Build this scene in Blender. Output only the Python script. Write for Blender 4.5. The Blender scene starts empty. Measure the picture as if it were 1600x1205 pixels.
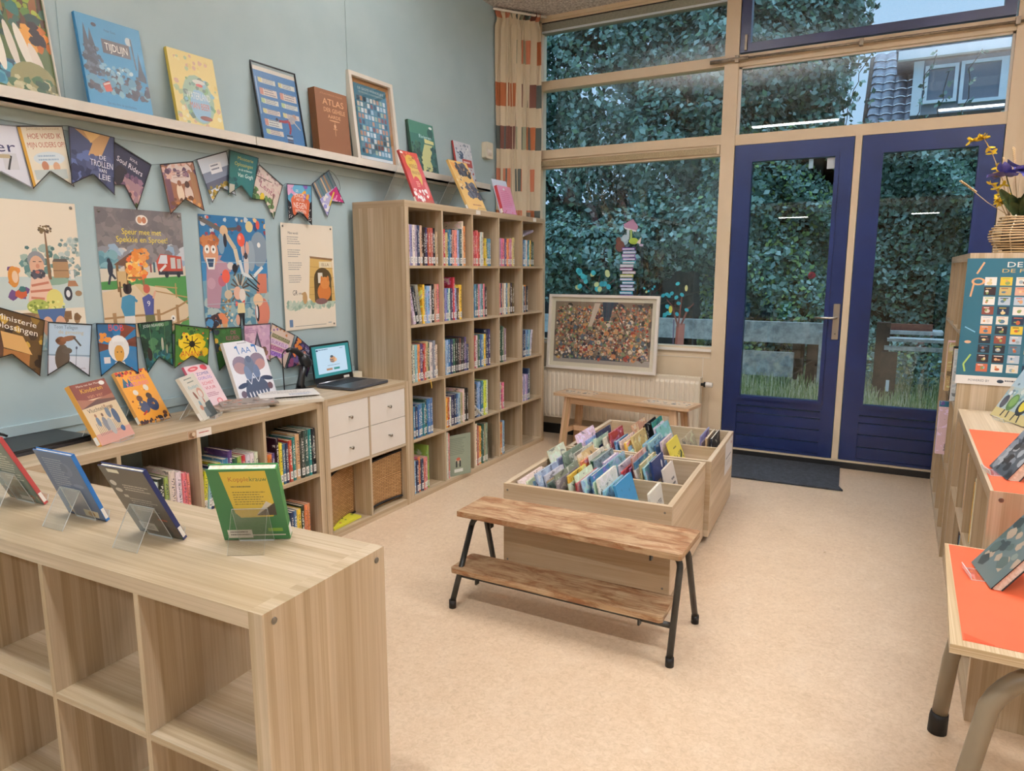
import bpy, math, random
import numpy as np
from mathutils import Vector, Matrix
S = bpy.context.scene
COL = S.collection
PI = math.pi
def rad(a): return math.radians(a)
def H(h, a=1.0):
    c = [int(h[i:i+2], 16)/255 for i in (0, 2, 4)]
    return tuple((x/12.92 if x <= .04045 else ((x+.055)/1.055)**2.4) for x in c) + (a,)

# ---------------------------------------------------------------- camera
CP = Vector((2.5624, -3.4072, 1.4373)); yaw, pit = -.5005, .1641
fw = Vector((math.sin(yaw)*math.cos(pit), math.cos(yaw)*math.cos(pit), -math.sin(pit)))
rt = Vector((math.cos(yaw), -math.sin(yaw), 0)); up = rt.cross(fw)
cam = bpy.data.cameras.new('camera'); cam.lens = 24.807; cam.sensor_width = 36; cam.clip_start = .05
co = bpy.data.objects.new('camera', cam); COL.objects.link(co); S.camera = co
co.matrix_world = Matrix(((rt.x, up.x, -fw.x, CP.x), (rt.y, up.y, -fw.y, CP.y), (rt.z, up.z, -fw.z, CP.z), (0, 0, 0, 1)))
S.view_settings.view_transform = 'Standard'; S.view_settings.look = 'None'
S.view_settings.gamma = 1; S.view_settings.use_curve_mapping = False
S.view_settings.exposure = 0.30
S.cycles.use_denoising = True
S.cycles.max_bounces = 8; S.cycles.diffuse_bounces = 4; S.cycles.glossy_bounces = 4; S.cycles.transparent_max_bounces = 16
S.cycles.transmission_bounces = 8; S.cycles.sample_clamp_indirect = 6
# ---------------------------------------------------------------- sky
W = bpy.data.worlds.new('sky'); S.world = W; W.use_nodes = True
bgn = W.node_tree.nodes['Background']; wt = W.node_tree      # overcast sky: brighter overhead than near the horizon
_g = wt.nodes.new('ShaderNodeNewGeometry'); _s = wt.nodes.new('ShaderNodeSeparateXYZ'); wt.links.new(_g.outputs['Incoming'], _s.inputs[0])
_m = wt.nodes.new('ShaderNodeMapRange'); wt.links.new(_s.outputs[2], _m.inputs[0]); _m.interpolation_type = 'SMOOTHSTEP'
for q, v in ((1, -.45), (2, -.95), (3, .90), (4, 3.15)): _m.inputs[q].default_value = v
wt.links.new(_m.outputs[0], bgn.inputs[1]); bgn.inputs[0].default_value = H('b0d2f4')
# ---------------------------------------------------------------- ceiling lamps (area part; the fixtures are built later)
LAMPS = [(.55, 1.65, -2.9, 3.40), (2.8, 3.9, -2.9, 3.40), (.35, 1.55, .0, 3.08), (2.6, 3.8, -.25, 3.08), (3.9, 5., -.55, 3.12), (-.1, 1.0, -5.6, 3.40), (1.7, 2.8, -5.6, 3.40), (3.9, 5.0, -5.6, 3.40)]
LCOL = (.92, 1.0, 1.10)
def lamp_light(a, b, y, z, e, up, spread):
    l = bpy.data.lights.new('ceiling_lamp_light', 'AREA'); l.shape = 'RECTANGLE'; l.size = b-a; l.size_y = .14
    l.energy = e; l.color = LCOL; l.spread = rad(spread)
    o = bpy.data.objects.new('ceiling_lamp_light', l); COL.objects.link(o); o.location = ((a+b)/2, y, z)
    if up: o.rotation_euler = (PI, 0, 0)
for k, (a, b, y, z) in enumerate(LAMPS):
    if 2 <= k < 5: lamp_light(a, b, y, z+.05, 118, True, 175); lamp_light(a, b, y, z-.012, 11, False, 140)  # hanging row added, unseen: uplight bounces off the ceiling to even the room
    else: lamp_light(a, b, y, z-.012, 21 if k < 2 else 30, False, 168)
# ---------------------------------------------------------------- material helpers
def mat(name, base=None, rough=.5, metal=0, spec=.5, **k):
    m = bpy.data.materials.new(name); m.use_nodes = True
    b = m.node_tree.nodes['Principled BSDF']
    if base is not None: b.inputs['Base Color'].default_value = H(base) if isinstance(base, str) else base
    b.inputs['Roughness'].default_value = rough; b.inputs['Metallic'].default_value = metal
    b.inputs['Specular IOR Level'].default_value = spec
    if 'emit' in k:
        b.inputs['Emission Color'].default_value = H(k['emit']); b.inputs['Emission Strength'].default_value = k['es']
    return m
class NT:
    def __init__(s, m): s.t = m.node_tree; s.b = s.t.nodes.get('Principled BSDF')
    def n(s, typ, ins=None, **k):
        x = s.t.nodes.new(typ)
        for a, v in k.items(): setattr(x, a, v)
        for a, v in (ins or {}).items():
            if isinstance(v, bpy.types.NodeSocket): s.t.links.new(v, x.inputs[a])
            else: x.inputs[a].default_value = v
        return x
    def l(s, a, b): s.t.links.new(a, b)
    def ramp(s, fac, stops, interp='LINEAR'):
        r = s.n('ShaderNodeValToRGB', {0: fac}); r.color_ramp.interpolation = interp
        e = r.color_ramp.elements
        while len(e) < len(stops): e.new(.5)
        for i, (p, c) in enumerate(stops): e[i].position = p; e[i].color = H(c) if isinstance(c, str) else c
        return r.outputs[0]
    def mix(s, f, a, b, bt='MIX'):
        x = s.n('ShaderNodeMix', None, data_type='RGBA', blend_type=bt)
        for i, v in ((0, f), (6, a), (7, b)):
            if isinstance(v, bpy.types.NodeSocket): s.l(v, x.inputs[i])
            else: x.inputs[i].default_value = v
        return x.outputs[2]
    def math(s, op, a, b=0.):
        x = s.n('ShaderNodeMath', {0: a, 1: b}, operation=op); return x.outputs[0]
    def bump(s, h, d=.002, st=.3):
        x = s.n('ShaderNodeBump', {'Height': h, 'Distance': d, 'Strength': st}); s.l(x.outputs[0], s.b.inputs['Normal'])
def wood(name, c1, c2, c3, band=9., rough=.42, grain=110.):
    """wood laminate; UV in metres, u along the grain"""
    m = mat(name, c1, rough); t = NT(m)
    uv = t.n('ShaderNodeTexCoord').outputs['UV']
    mp = t.n('ShaderNodeMapping', {'Vector': uv, 'Scale': (1.6, grain, 1)}).outputs[0]
    g = t.n('ShaderNodeTexNoise', {'Vector': mp, 'Scale': 1.0, 'Detail': 5, 'Roughness': .62, 'Distortion': .15}).outputs['Fac']
    sp = t.n('ShaderNodeSeparateXYZ', {0: uv})
    bv = t.n('ShaderNodeTexVoronoi', {'W': t.math('MULTIPLY', sp.outputs[1], band), 'Randomness': .7}, voronoi_dimensions='1D')
    bc = t.n('ShaderNodeSeparateColor', {0: bv.outputs['Color']}).outputs[0]
    mp2 = t.n('ShaderNodeMapping', {'Vector': uv, 'Scale': (1.1, 11, 1)}).outputs[0]
    g2 = t.n('ShaderNodeTexNoise', {'Vector': mp2, 'Scale': 1.4, 'Detail': 3, 'Distortion': .5}).outputs['Fac']
    col = t.ramp(g, [(.25, c3), (.5, c1), (.78, c2)])
    col = t.mix(t.ramp(g2, [(.35, '000000'), (.65, 'ffffff')]), col, t.mix(.5, col, H(c3)), 'MIX')
    hs = t.n('ShaderNodeHueSaturation', {'Color': col, 'Value': t.n('ShaderNodeMapRange', {0: bc, 3: .86, 4: 1.10}).outputs[0], 'Saturation': t.n('ShaderNodeMapRange', {0: bc, 3: 1.08, 4: .9}).outputs[0]})
    t.l(hs.outputs[0], t.b.inputs['Base Color'])
    t.bump(g, .0006, .25)
    return m
M = {}
M['oak'] = wood('light_oak_laminate', 'bfa888', 'cfba9d', 'a89070')
M['oak_bin'] = wood('pale_oak_laminate', 'cdb596', 'dac6a9', 'bda07d', band=3, grain=70)
M['birch'] = wood('birch_wood', 'd6b088', 'e3c39e', 'c2976c', band=4, grain=60)
M['ply'] = wood('plywood_edge', 'cdb48e', 'e0cba8', 'b09068', band=60, grain=220)
def worn():
    m = mat('worn_varnished_plank', 'a5713c', .5); t = NT(m)
    uv = t.n('ShaderNodeTexCoord').outputs['UV']
    mp = t.n('ShaderNodeMapping', {'Vector': uv, 'Scale': (3, 90, 1)}).outputs[0]
    g = t.n('ShaderNodeTexNoise', {'Vector': mp, 'Scale': 1., 'Detail': 6, 'Roughness': .7}).outputs['Fac']
    mp2 = t.n('ShaderNodeMapping', {'Vector': uv, 'Scale': (5, 16, 1)}).outputs[0]
    g2 = t.n('ShaderNodeTexNoise', {'Vector': mp2, 'Scale': 1.3, 'Detail': 6, 'Roughness': .7, 'Distortion': .8}).outputs['Fac']
    a = t.ramp(g, [(.3, '6a4628'), (.5, '8e5e3a'), (.72, 'a8784e')])
    b = t.ramp(g, [(.3, '92704c'), (.5, 'b3926c'), (.72, 'cdb292')])
    t.l(t.mix(t.ramp(g2, [(.40, '000000'), (.58, 'ffffff')]), a, b), t.b.inputs['Base Color'])
    t.bump(g, .001, .4); return m
M['worn'] = worn()
def floor_mat():
    m = mat('marbled_linoleum', 'c9ab88', .3); t = NT(m)
    oc = t.n('ShaderNodeTexCoord').outputs['Object']
    a = t.n('ShaderNodeTexNoise', {'Vector': oc, 'Scale': 5., 'Detail': 8, 'Roughness': .72, 'Distortion': 1.6}).outputs['Fac']
    b = t.n('ShaderNodeTexNoise', {'Vector': oc, 'Scale': 55., 'Detail': 5, 'Roughness': .7, 'Distortion': 1.0}).outputs['Fac']
    c = t.ramp(a, [(.3, 'cdaf8f'), (.5, 'd8bc9c'), (.7, 'e0c7aa')])
    d = t.ramp(b, [(.3, 'a98b69'), (.44, 'c8ab8a'), (.55, 'd8bd9d'), (.75, 'e8d5bc')])
    t.l(t.mix(.42, c, d), t.b.inputs['Base Color'])
    t.l(t.ramp(a, [(.2, (.25, .25, .25, 1)), (.8, (.38, .38, .38, 1))]), t.b.inputs['Roughness'])
    return m
M['floor'] = floor_mat()
def noisy(name, c1, c2, scale=8, rough=.6, bump=0, detail=4, coord='Object', lo=.35, hi=.65, metal=0):
    m = mat(name, c1, rough, metal); t = NT(m)
    oc = t.n('ShaderNodeTexCoord').outputs[coord]
    a = t.n('ShaderNodeTexNoise', {'Vector': oc, 'Scale': scale, 'Detail': detail, 'Roughness': .6}).outputs['Fac']
    t.l(t.ramp(a, [(lo, c1), (hi, c2)]), t.b.inputs['Base Color'])
    if bump: t.bump(a, bump, .5)
    return m
M['wall'] = noisy('blue_grey_painted_wall', 'a6babd', 'adc0c2', 2.5, .5)
M['cream'] = noisy('cream_painted_frame', 'd8c2a2', 'dfcaab', 3, .4)
M['creamrad'] = noisy('cream_enamel', 'e4d5bc', 'e9dbc4', 3, .35)
M['blue'] = noisy('navy_blue_door_paint', '18254f', '1b2a5a', 3, .3)
M['bluedark'] = noisy('dark_blue_frame_paint', '1c2047', '20264f', 3, .35)
M['ceil'] = noisy('sprayed_ceiling_plaster', '9a8d84', 'e6dcd4', 60, .9, .01, 6)
M['white'] = noisy('white_lacquer', 'e9dfd2', 'ede4d8', 4, .35)
M['ledge'] = noisy('white_ledge_lacquer', 'd9cfc0', 'ded5c8', 4, .4)
M['black'] = mat('black_plastic', '131416', .35)
M['matblk'] = noisy('black_ribbed_mat', '1f2226', '3a3d42', 40, .85, .003)
M['plinth'] = mat('black_plinth_paint', '121212', .5)
M['steel'] = mat('brushed_steel', 'b9b2a6', .3, 1)
M['rod'] = noisy('weathered_metal_rod', '7c6f60', '9a8c7a', 30, .45, 0, metal=.6)
M['blackmetal'] = noisy('black_enamelled_tube', '26241f', '3a3731', 12, .4)
M['taupe'] = noisy('taupe_enamelled_tube', '85755f', '8d7d66', 4, .35)
M['rubber'] = mat('black_rubber', '17120e', .6)
M['orange'] = noisy('orange_paper', 'de5a34', 'e2623a', 3, .5)
M['paper'] = mat('white_paper', 'ece6dc', .5)
M['pages'] = noisy('book_page_edges', 'cfc0a4', 'ece3d0', 90, .8)
M['screw'] = mat('screw_metal', '8d8a84', .35, 1)
M['stalk'] = mat('dry_straw', 'c9a87a', .7)
M['foam'] = mat('white_plastic', 'e6dcc4', .4)
def glassmat(name, tint=(1, 1, 1, 1), refl=1.0, ior=1.5, edge=None):
    m = bpy.data.materials.new(name); m.use_nodes = True; t = NT(m); t.t.nodes.clear()
    out = t.n('ShaderNodeOutputMaterial'); tr = t.n('ShaderNodeBsdfTransparent', {0: tint}); gl = t.n('ShaderNodeBsdfGlossy', {0: (1, 1, 1, 1), 'Roughness': .004})
    bf = t.n('ShaderNodeNewGeometry').outputs['Backfacing']; fr = t.n('ShaderNodeFresnel', {'IOR': t.n('ShaderNodeMapRange', {0: bf, 3: ior, 4: 1/ior}).outputs[0]}); mx = t.n('ShaderNodeMixShader', {0: t.math('MULTIPLY', fr.outputs[0], refl), 1: tr.outputs[0], 2: gl.outputs[0]})
    t.l(mx.outputs[0], out.inputs[0]); return m
M['glass'] = glassmat('window_glass', (.93, .97, .97, 1), 1.1)
M['clearglass'] = glassmat('picture_glass', (.985, .99, .99, 1), 1.0)
M['acryl'] = glassmat('clear_acrylic', (.975, .98, .98, 1), 1.3, 1.5)
M['acryl_edge'] = mat('clear_acrylic_edge', 'cfd4d2', .15)
M['tube'] = mat('lit_lamp_diffuser', 'ffffff', .4, emit='fdfaf4', es=14)
def print_mat(name, rough, spec=.5, coat=0):
    m = mat(name, 'ffffff', rough, 0, spec); t = NT(m)
    a = t.n('ShaderNodeVertexColor', layer_name='Col'); t.l(a.outputs[0], t.b.inputs['Base Color'])
    if coat: t.b.inputs['Coat Weight'].default_value = coat; t.b.inputs['Coat Roughness'].default_value = .06
    return m
M['print'] = print_mat('printed_paper', .45)
def xs(shapes, a, s):
    """squeeze shapes sideways: x -> a + s*x"""
    o = []
    for q in shapes:
        q = list(q)
        if q[0] == 'p': q[1] = [(a+s*x, y) for x, y in q[1]]
        elif q[0] == 'r':
            if q[1] == 0: q[3] = a+s*q[3]
            else: q[1] = a+s*q[1]; q[3] *= s
        elif q[0] == 't': q[2] = a+s*q[2]
        elif q[0] == 'e': q[1] = a+s*q[1]; q[3] *= s
        elif q[0] == 'l': q[1] = a+s*q[1]; q[3] = a+s*q[3]; q[5] = q[5]*.8
        elif q[0] == 'n': q[2] = a+s*q[2]; q[4] = a+s*q[4]; q[6] *= .8; q[7] *= .8
        o.append(tuple(q))
    return o
M['gloss'] = print_mat('laminated_print', .35, .5, .7)
M['leafc'] = print_mat('leaf_surface', .5, .35)
def cover_mat():
    """cloth or printed cover: main colour from the object, pattern and title generated from the UVs"""
    m = mat('book_cover', 'ffffff', .38); t = NT(m)
    oi = t.n('ShaderNodeObjectInfo'); base = oi.outputs['Color']; rnd = oi.outputs['Random']
    uv = t.n('ShaderNodeTexCoord').outputs['UV']; sp = t.n('ShaderNodeSeparateXYZ', {0: uv}); u, v = sp.outputs[0], sp.outputs[1]
    hs = t.n('ShaderNodeHueSaturation', {'Color': base, 'Hue': t.n('ShaderNodeMapRange', {0: rnd, 3: .36, 4: .64}).outputs[0], 'Value': 1.25, 'Saturation': .8}).outputs[0]
    off = t.n('ShaderNodeCombineXYZ', {0: t.math('MULTIPLY', rnd, 77.), 1: t.math('MULTIPLY', rnd, 41.)}).outputs[0]
    vec = t.n('ShaderNodeVectorMath', {0: uv, 1: off}, operation='ADD').outputs[0]
    mp = t.n('ShaderNodeMapping', {'Vector': vec, 'Scale': (2.2, 4, 1)}).outputs[0]
    nz = t.n('ShaderNodeTexNoise', {'Vector': mp, 'Scale': 1.3, 'Detail': 3, 'Roughness': .6, 'Distortion': .6}).outputs['Fac']
    dark = t.mix(.65, base, (.01, .012, .02, 1)); lite = t.mix(.6, base, (.9, .86, .78, 1))
    art = t.mix(t.ramp(nz, [(0, '000000'), (.54, 'ffffff')], 'CONSTANT'), base, hs)
    art = t.mix(t.ramp(nz, [(0, '000000'), (.61, 'ffffff')], 'CONSTANT'), art, lite)
    art = t.mix(t.ramp(nz, [(0, 'ffffff'), (.38, '000000')], 'CONSTANT'), art, dark)
    spine = t.mix(.35, base, art)
    # title letters down the spine
    lt = t.n('ShaderNodeTexNoise', {'Vector': t.n('ShaderNodeMapping', {'Vector': vec, 'Scale': (3, 38, 1)}).outputs[0], 'Scale': 1., 'Detail': 1}).outputs['Fac']
    g1 = t.math('GREATER_THAN', lt, .52); g2 = t.math('LESS_THAN', t.math('ABSOLUTE', t.math('SUBTRACT', u, .5)), .23)
    g3 = t.math('MULTIPLY', t.math('GREATER_THAN', v, .34), t.math('LESS_THAN', v, .86))
    title = t.math('MULTIPLY', t.math('MULTIPLY', g1, g2), g3)
    lum = t.n('ShaderNodeRGBToBW', {0: base}).outputs[0]
    tc = t.mix(t.math('GREATER_THAN', lum, .25), (.85, .82, .72, 1), (.04, .04, .07, 1))
    sp2 = t.mix(t.math('MULTIPLY', title, .85), spine, tc)
    isface = t.math('GREATER_THAN', u, 1.5)
    t.l(t.mix(isface, sp2, art), t.b.inputs['Base Color'])
    return m
M['cover'] = cover_mat()
def sticker_mat():
    m = mat('spine_sticker', 'ece8e0', .45); t = NT(m)
    uv = t.n('ShaderNodeTexCoord').outputs['UV']; rnd = t.n('ShaderNodeObjectInfo').outputs['Random']
    sp = t.n('ShaderNodeSeparateXYZ', {0: uv}); u, v = sp.outputs[0], sp.outputs[1]
    vec = t.n('ShaderNodeVectorMath', {0: uv, 1: t.n('ShaderNodeCombineXYZ', {0: t.math('MULTIPLY', rnd, 50.)}).outputs[0]}, operation='ADD').outputs[0]
    nz = t.n('ShaderNodeTexNoise', {'Vector': t.n('ShaderNodeMapping', {'Vector': vec, 'Scale': (6, 5, 1)}).outputs[0], 'Scale': 1., 'Detail': 0}).outputs['Fac']
    k = t.math('MULTIPLY', t.math('GREATER_THAN', nz, .55), t.math('MULTIPLY', t.math('LESS_THAN', t.math('ABSOLUTE', t.math('SUBTRACT', u, .5)), .36), t.math('LESS_THAN', t.math('ABSOLUTE', t.math('SUBTRACT', v, .5)), .34)))
    t.l(t.mix(k, H('ece8e0'), (.03, .03, .03, 1)), t.b.inputs['Base Color']); return m
M['sticker'] = sticker_mat()
def wicker():
    m = mat('woven_rattan', 'b98a58', .6); t = NT(m)
    uv = t.n('ShaderNodeTexCoord').outputs['UV']
    br = t.n('ShaderNodeTexBrick', {'Vector': uv, 'Color1': H('c69a68'), 'Color2': H('b0834f'), 'Mortar': H('4a2f1c'), 'Scale': 1., 'Mortar Size': .0013, 'Mortar Smooth': .3, 'Brick Width': .045, 'Row Height': .0105})
    t.l(br.outputs[0], t.b.inputs['Base Color']); t.bump(t.math('SUBTRACT', 1., br.outputs['Fac']), .003, .8); return m
M['wicker'] = wicker()
def curtain_mat():
    m = mat('checked_curtain_cloth', 'cdb793', .85); t = NT(m)
    uv = t.n('ShaderNodeTexCoord').outputs['UV']; sp = t.n('ShaderNodeSeparateXYZ', {0: uv})
    # u, v in metres of cloth: rows of coloured blocks, every second row shifted
    row = t.math('DIVIDE', t.math('SUBTRACT', sp.outputs[1], .22), .333); rf = t.math('FLOOR', row); odd = t.math('MODULO', rf, 2.)
    fr = t.math('FRACT', row); inrow = t.math('MULTIPLY', t.math('LESS_THAN', fr, .54), 1.)
    cu = t.math('DIVIDE', t.math('ADD', sp.outputs[0], t.math('MULTIPLY', odd, .17)), .343); cf = t.math('FLOOR', cu)
    inc = t.math('GREATER_THAN', t.n('ShaderNodeTexWhiteNoise', {0: t.n('ShaderNodeCombineXYZ', {0: cf, 1: t.math('ADD', rf, 7.3)}).outputs[0]}, noise_dimensions='2D').outputs['Value'], .42)
    wn = t.n('ShaderNodeTexWhiteNoise', {0: t.n('ShaderNodeCombineXYZ', {0: cf, 1: rf}).outputs[0]}, noise_dimensions='2D').outputs['Value']
    c = t.ramp(wn, [(0, '4a524c'), (.36, 'a8623a'), (.56, '6a4034'), (.68, '9a9a80'), (.84, 'c2795a')], 'CONSTANT')
    t.l(t.mix(t.math('MULTIPLY', inc, inrow), H('d2c3a8'), c), t.b.inputs['Base Color']); return m
M['curtain'] = curtain_mat()
M['bark'] = noisy('tree_bark', '2a2622', '4a443c', 12, .9, .02)
M['ground'] = noisy('soil_and_grass', '3c4a2a', '6a7a48', 9, .95)
M['oldwood'] = noisy('weathered_grey_boards', '868a88', 'bcc0bc', 14, .85, .004, 6)
M['darkpost'] = noisy('dark_weathered_post', '2d231d', '4c3c31', 14, .85, .004)
M['tile'] = noisy('grey_roof_tiles', '59606c', '7b8492', 9, .45)
M['grey'] = noisy('grey_cladding', '7b8894', '8995a2', 5, .7)
M['wgrey'] = noisy('pale_window_frames', 'd9e2ea', 'e2eaf0', 5, .5)
M['pane'] = mat('building_window_pane', '6a7888', .12)
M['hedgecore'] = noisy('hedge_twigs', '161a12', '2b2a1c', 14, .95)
M['redbrick'] = noisy('red_brown_brick', '6b3a30', '84503f', 20, .8)

# ---------------------------------------------------------------- mesh builder
class MB:
    def __init__(s): s.v = []; s.f = []; s.mi = []; s.uv = []; s.sm = []
    def face(s, pts, mi=0, uv=None, sm=False):
        b = len(s.v); s.v += [tuple(p) for p in pts]; s.f.append(tuple(range(b, b+len(pts)))); s.mi.append(mi)
        s.uv.append(uv or [(0, 0)]*len(pts)); s.sm.append(sm)
    def box(s, x0, x1, y0, y1, z0, z1, mi=0, g=None, m=None):
        """axis box; g = grain axis (0,1,2), default the longest; UV in metres"""
        d = (x1-x0, y1-y0, z1-z0)
        if g is None: g = d.index(max(d))
        o = (random.uniform(0, 9), random.uniform(0, 9))
        c = [(x0, y0, z0), (x1, y0, z0), (x1, y1, z0), (x0, y1, z0), (x0, y0, z1), (x1, y0, z1), (x1, y1, z1), (x0, y1, z1)]
        for q, ax in (((0, 3, 2, 1), 2), ((4, 5, 6, 7), 2), ((0, 1, 5, 4), 1), ((2, 3, 7, 6), 1), ((1, 2, 6, 5), 0), ((3, 0, 4, 7), 0)):
            oth = [a for a in (0, 1, 2) if a != ax]
            ga = g if g in oth else oth[0]; ha = [a for a in oth if a != ga][0]
            uv = [(c[i][ga]+o[0], c[i][ha]+o[1]) for i in q]
            P = [Vector(c[i]) for i in q]
            if m: P = [m @ p for p in P]
            s.face(P, mi, uv)
        return s
    def rbox(s, x0, x1, y0, y1, z0, z1, r=.004, ax=2, mi=0, seg=3, g=None):
        """box with rounded edges parallel to ax"""
        a, b = [i for i in (0, 1, 2) if i != ax]; lo = (x0, y0, z0); hi = (x1, y1, z1)
        pts = []
        for cx, cy, a0 in ((hi[a]-r, hi[b]-r, 0), (lo[a]+r, hi[b]-r, 90), (lo[a]+r, lo[b]+r, 180), (hi[a]-r, lo[b]+r, 270)):
            for k in range(seg+1):
                t = rad(a0+90*k/seg); pts.append((cx+r*math.cos(t), cy+r*math.sin(t)))
        return s.prism(pts, lo[ax], hi[ax], ax, mi, g)
    def prism(s, pts, h0, h1, ax=2, mi=0, g=None, m=None):
        a, b = [i for i in (0, 1, 2) if i != ax]; o = (random.uniform(0, 9), random.uniform(0, 9))
        def P(p, h):
            q = [0, 0, 0]; q[a] = p[0]; q[b] = p[1]; q[ax] = h; q = Vector(q); return m @ q if m else q
        n = len(pts); L = [0]
        for i in range(n): L.append(L[-1]+math.hypot(pts[(i+1) % n][0]-pts[i][0], pts[(i+1) % n][1]-pts[i][1]))
        flip = ax == 1
        for i in range(n):
            j = (i+1) % n; q = [P(pts[i], h0), P(pts[j], h0), P(pts[j], h1), P(pts[i], h1)]
            uv = [(h0+o[0], L[i]+o[1]), (h0+o[0], L[i+1]+o[1]), (h1+o[0], L[i+1]+o[1]), (h1+o[0], L[i]+o[1])]
            if g is not None and g != ax: uv = [(y, x) for x, y in uv]
            if flip: q.reverse(); uv.reverse()
            s.face(q, mi, uv)
        uv = [((p[0]+o[0], p[1]+o[1]) if (g in (None, a)) else (p[1]+o[0], p[0]+o[1])) for p in pts]
        t = [P(p, h1) for p in pts]; bt = [P(p, h0) for p in pts]
        if flip: s.face(t[::-1], mi, uv[::-1]); s.face(bt, mi, uv)
        else: s.face(t, mi, uv); s.face(bt[::-1], mi, uv[::-1])
        return s
    def tube(s, path, r, seg=10, mi=0, caps=True, closed=False):
        P = [Vector(p) for p in path]; n = len(P); R = r if isinstance(r, (list, tuple)) else [r]*n
        rings = []; prev = None
        for i, p in enumerate(P):
            if closed: d = (P[(i+1) % n]-P[i-1])
            else: d = (P[min(i+1, n-1)]-P[max(i-1, 0)])
            d.normalize()
            if prev is None:
                a = Vector((0, 0, 1)) if abs(d.z) < .9 else Vector((1, 0, 0)); u = d.cross(a).normalized()
            else: u = (prev-d*prev.dot(d)).normalized()
            w = d.cross(u); prev = u
            rings.append([p+(u*math.cos(2*PI*k/seg)+w*math.sin(2*PI*k/seg))*R[i] for k in range(seg)])
        b = len(s.v)
        for rg in rings: s.v += [tuple(q) for q in rg]
        for i in range(n if closed else n-1):
            j = (i+1) % n
            for k in range(seg):
                k2 = (k+1) % seg
                s.f.append((b+i*seg+k, b+i*seg+k2, b+j*seg+k2, b+j*seg+k)); s.mi.append(mi); s.sm.append(True)
                s.uv.append([(i*.05, k*.02), (i*.05, k*.02+.02), (i*.05+.05, k*.02+.02), (i*.05+.05, k*.02)])
        if caps and not closed:
            s.f.append(tuple(b+k for k in range(seg))[::-1]); s.f.append(tuple(b+(n-1)*seg+k for k in range(seg)))
            for _ in (0, 1): s.mi.append(mi); s.uv.append([(0, 0)]*seg); s.sm.append(False)
        return s
    def lathe(s, prof, seg=20, c=(0, 0, 0), mi=0, m=None):
        b = len(s.v); n = len(prof)
        for r_, z in prof:
            for k in range(seg):
                q = Vector((c[0]+r_*math.cos(2*PI*k/seg), c[1]+r_*math.sin(2*PI*k/seg), c[2]+z)); s.v.append(tuple(m @ q if m else q))
        for i in range(n-1):
            for k in range(seg):
                k2 = (k+1) % seg; s.f.append((b+i*seg+k, b+i*seg+k2, b+(i+1)*seg+k2, b+(i+1)*seg+k)); s.mi.append(mi); s.uv.append([(0, 0)]*4); s.sm.append(True)
        s.f.append(tuple(b+k for k in range(seg))[::-1]); s.f.append(tuple(b+(n-1)*seg+k for k in range(seg)))
        for _ in (0, 1): s.mi.append(mi); s.uv.append([(0, 0)]*seg); s.sm.append(False)
        return s
    def grid(s, fn, nu, nv, mi=0, uvs=(1, 1), both=False):
        b = len(s.v)
        for j in range(nv+1):
            for i in range(nu+1): s.v.append(tuple(fn(i/nu, j/nv)))
        for j in range(nv):
            for i in range(nu):
                a = b+j*(nu+1)+i; s.f.append((a, a+1, a+nu+2, a+nu+1)); s.mi.append(mi); s.sm.append(True)
                s.uv.append([(i/nu*uvs[0], j/nv*uvs[1]), ((i+1)/nu*uvs[0], j/nv*uvs[1]), ((i+1)/nu*uvs[0], (j+1)/nv*uvs[1]), (i/nu*uvs[0], (j+1)/nv*uvs[1])])
        return s
    def mesh(s, name):
        me = bpy.data.meshes.new(name); me.from_pydata(s.v, [], s.f)
        me.polygons.foreach_set('material_index', s.mi); me.polygons.foreach_set('use_smooth', s.sm)
        ul = me.uv_layers.new(name='UVMap'); fl = [c for f in s.uv for p in f for c in p]; ul.data.foreach_set('uv', fl)
        me.update(); return me
    def build(s, name, mats, parent=None, loc=None, rot=None, bevel=0, mw=None):
        me = s.mesh(name)
        for m_ in (mats if isinstance(mats, (list, tuple)) else [mats]): me.materials.append(M[m_] if isinstance(m_, str) else m_)
        return place(me, name, parent, loc, rot, bevel, mw)
def place(me, name, parent=None, loc=None, rot=None, bevel=0, mw=None):
    o = bpy.data.objects.new(name, me); COL.objects.link(o)
    if parent: o.parent = parent
    if mw is not None: o.matrix_world = mw if not parent else parent.matrix_world @ mw
    if loc: o.location = loc
    if rot: o.rotation_euler = rot
    if bevel:
        d = o.modifiers.new('bevel', 'BEVEL'); d.width = bevel; d.segments = 2; d.limit_method = 'ANGLE'; d.angle_limit = rad(40)
    return o
def tag(o, label, cat, group=None, kind=None):
    o['label'] = label; o['category'] = cat
    if group: o['group'] = group
    if kind: o['kind'] = kind
    return o
def thing(name, label, cat, loc=(0, 0, 0), rz=0, group=None, rot=None):
    o = bpy.data.objects.new(name, None); COL.objects.link(o); o.location = loc; o.rotation_euler = rot or (0, 0, rz); o.empty_display_size = .1
    o['label'] = label; o['category'] = cat
    if group: o['group'] = group
    return o
def struct(name, mb, m, label=None, bevel=0):
    o = mb.build(name, m, bevel=bevel); o['kind'] = 'structure'
    o['label'] = label or name.replace('_', ' '); o['category'] = name.split('_')[0]
    return o
def TM(loc, rz=0, tilt=0):
    """base at loc, turned rz about Z, then leaning back by tilt about its own X"""
    return Matrix.Translation(loc) @ Matrix.Rotation(rz, 4, 'Z') @ Matrix.Rotation(-tilt, 4, 'X')
def setmw(o, m): o.matrix_world = m; return o

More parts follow.
